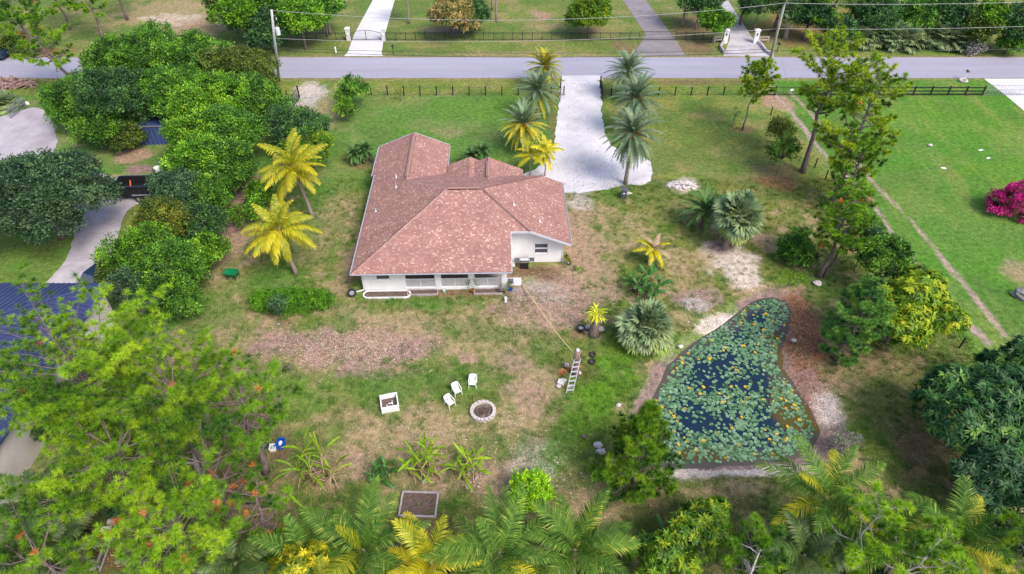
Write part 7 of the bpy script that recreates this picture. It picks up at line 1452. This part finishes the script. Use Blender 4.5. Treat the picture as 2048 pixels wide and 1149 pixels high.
Cg[tuft_] = Cg[tuft_] * .35 + np.array([.075, .16, .028]) * .65; x, y, Cg, tuft_ = x[ok], y[ok], Cg[ok], tuft_[ok]; n_ = len(x); k = 3; i = np.repeat(np.arange(n_), k); N_ = n_ * k
hgt_ = .10 * np.where(tuft_[i], 1.7, 1) * rng.uniform(.5, 1.5, N_) * (1 + 1.0 * fbm(x[i] * .4, y[i] * .4, 3)); B = np.stack([x[i] + rng.randn(N_) * .05, y[i] + rng.randn(N_) * .05, np.full(N_, -.01)], 1)
az = rng.uniform(0, 6.3, N_); ln_ = rng.uniform(.2, 1.1, N_); tip = B + np.stack([np.cos(az) * hgt_ * ln_, np.sin(az) * hgt_ * ln_, hgt_], 1); sd_ = np.stack([-np.sin(az), np.cos(az), 0 * az], 1) * .014
V = np.stack([B - sd_, B + sd_, tip], 1).reshape(-1, 3); gm = mesh_np('grass', V, None, np.arange(N_ * 3).reshape(-1, 3)); m_, nn_, l_, b_ = nodes('grass_blades'); a_ = nn_.new('ShaderNodeAttribute'); a_.attribute_name = 'blade'; l_.new(a_.outputs['Color'], b_.inputs['Base Color']); b_.inputs['Roughness'].default_value = .8; b_.inputs['Specular IOR Level'].default_value = .15; gm.materials.append(m_)
Cb = np.clip(Cg[i] * rng.uniform(.75, 1.55, (N_, 1)) * np.array([1.0, 1.04, .95]), 0, 1); ca = gm.color_attributes.new('blade', 'FLOAT_COLOR', 'POINT'); C3 = np.repeat(Cb, 3, 0); ca.data.foreach_set('color', np.concatenate([C3, np.ones((len(C3), 1))], 1).astype(np.float32).ravel())
props(link('grass', gm), 'short patchy grass over the lawns', 'grass', kind='stuff')
bits = Bag(); rng = np.random.RandomState(9)
for (px, py, rx, ry, n_, tn) in ((1605, 670, 45, 110, 2200, .35), (1560, 366, 45, 16, 160, .3), (1165, 740, 30, 24, 60, .5), (1640, 790, 40, 50, 220, .4), (1800, 900, 110, 90, 300, .2), (1170, 370, 60, 10, 60, .1), (1150, 240, 12, 60, 40, .1), (1170, 170, 30, 14, 60, .1), (430, 960, 120, 110, 500, .35), (250, 1090, 60, 50, 250, .4), (1330, 1010, 180, 50, 260, .5), (1130, 950, 60, 90, 200, .7), (900, 590, 190, 8, 240, .2), (1085, 545, 45, 12, 120, .2), (640, 960, 40, 40, 160, .6), (930, 945, 40, 35, 200, .8), (700, 700, 150, 42, 2600, .85), (1110, 610, 110, 50, 1400, .85), (1150, 200, 36, 60, 160, .05), (1190, 340, 90, 40, 260, .05), (1240, 372, 60, 8, 120, .1), (880, 880, 160, 60, 420, .8), (1040, 880, 80, 120, 320, .8), (780, 640, 150, 30, 260, .8)):
    q = np.stack([px + rng.randn(n_) * rx * .55, py + rng.randn(n_) * ry * .55], 1); P = np.array([tuple(at(a, b, .02)) for a, b in q]); P = P[(ipoly(P[:, 0], P[:, 1], WATER) > .2)]; P[:, 2] = bump_z(P[:, 0], P[:, 1]) + .025; az = rng.uniform(0, 6.3, len(P)); V, Q = leaf_arrays(P, np.stack([np.cos(az), np.sin(az), rng.uniform(-.1, .3, len(P))], 1), np.array([0, 0, 1.]) + rng.randn(len(P), 3) * .25, rng.uniform(.08, .24, len(P)) * (1.6 if tn > .78 else 1), rng.uniform(.03, .08, len(P)) * (.6 if tn > .78 else 1)); bits.add(V, Q, None, np.clip(tn + rng.randn(len(P)) * .25, 0, 1))
defleaf('litter', (.09, .045, .03), (.26, .11, .05), (.36, .22, .13), (.52, .42, .32), trans=0); props(link('leaf_litter', bits.mesh('leaf_litter', lm('litter'))), 'scattered fallen leaves and dry stalks on the ground', 'leaf litter', kind='stuff')

# pale rubble and pebbles along the pond banks and on the sand patches
rr = random.Random(77); gb = MB()
for (px, py, rx, ry, n_, s0) in ((1440, 645, 34, 12, 260, .12), (1465, 628, 26, 8, 90, .12), (1455, 944, 120, 9, 420, .09), (1560, 936, 60, 8, 140, .09), (1350, 952, 50, 8, 110, .09), (1655, 812, 22, 34, 240, .10), (1465, 525, 46, 38, 260, .09), (1340, 700, 40, 20, 40, .08), (1395, 610, 40, 18, 90, .08), (1075, 930, 50, 50, 140, .08), (620, 190, 28, 22, 140, .14), (945, 950, 22, 30, 120, .08), (1165, 400, 26, 20, 60, .08)):
    for _ in range(n_):
        q = at(px + rr.gauss(0, .5) * rx, py + rr.gauss(0, .5) * ry); q.z = float(bump_z(np.array([q.x]), np.array([q.y]))[0])
        if q.z < -.4: continue
        d_ = s0 * rr.uniform(.4, 1.8); gb.rock((q.x, q.y, q.z + d_ * .15), (d_, d_ * rr.uniform(.6, 1), d_ * .6), rr, 5, 2)
props(gb.build('rubble', M_ROCKW), 'pale rubble and pebbles along the pond banks and sand patches', 'rubble', kind='stuff')
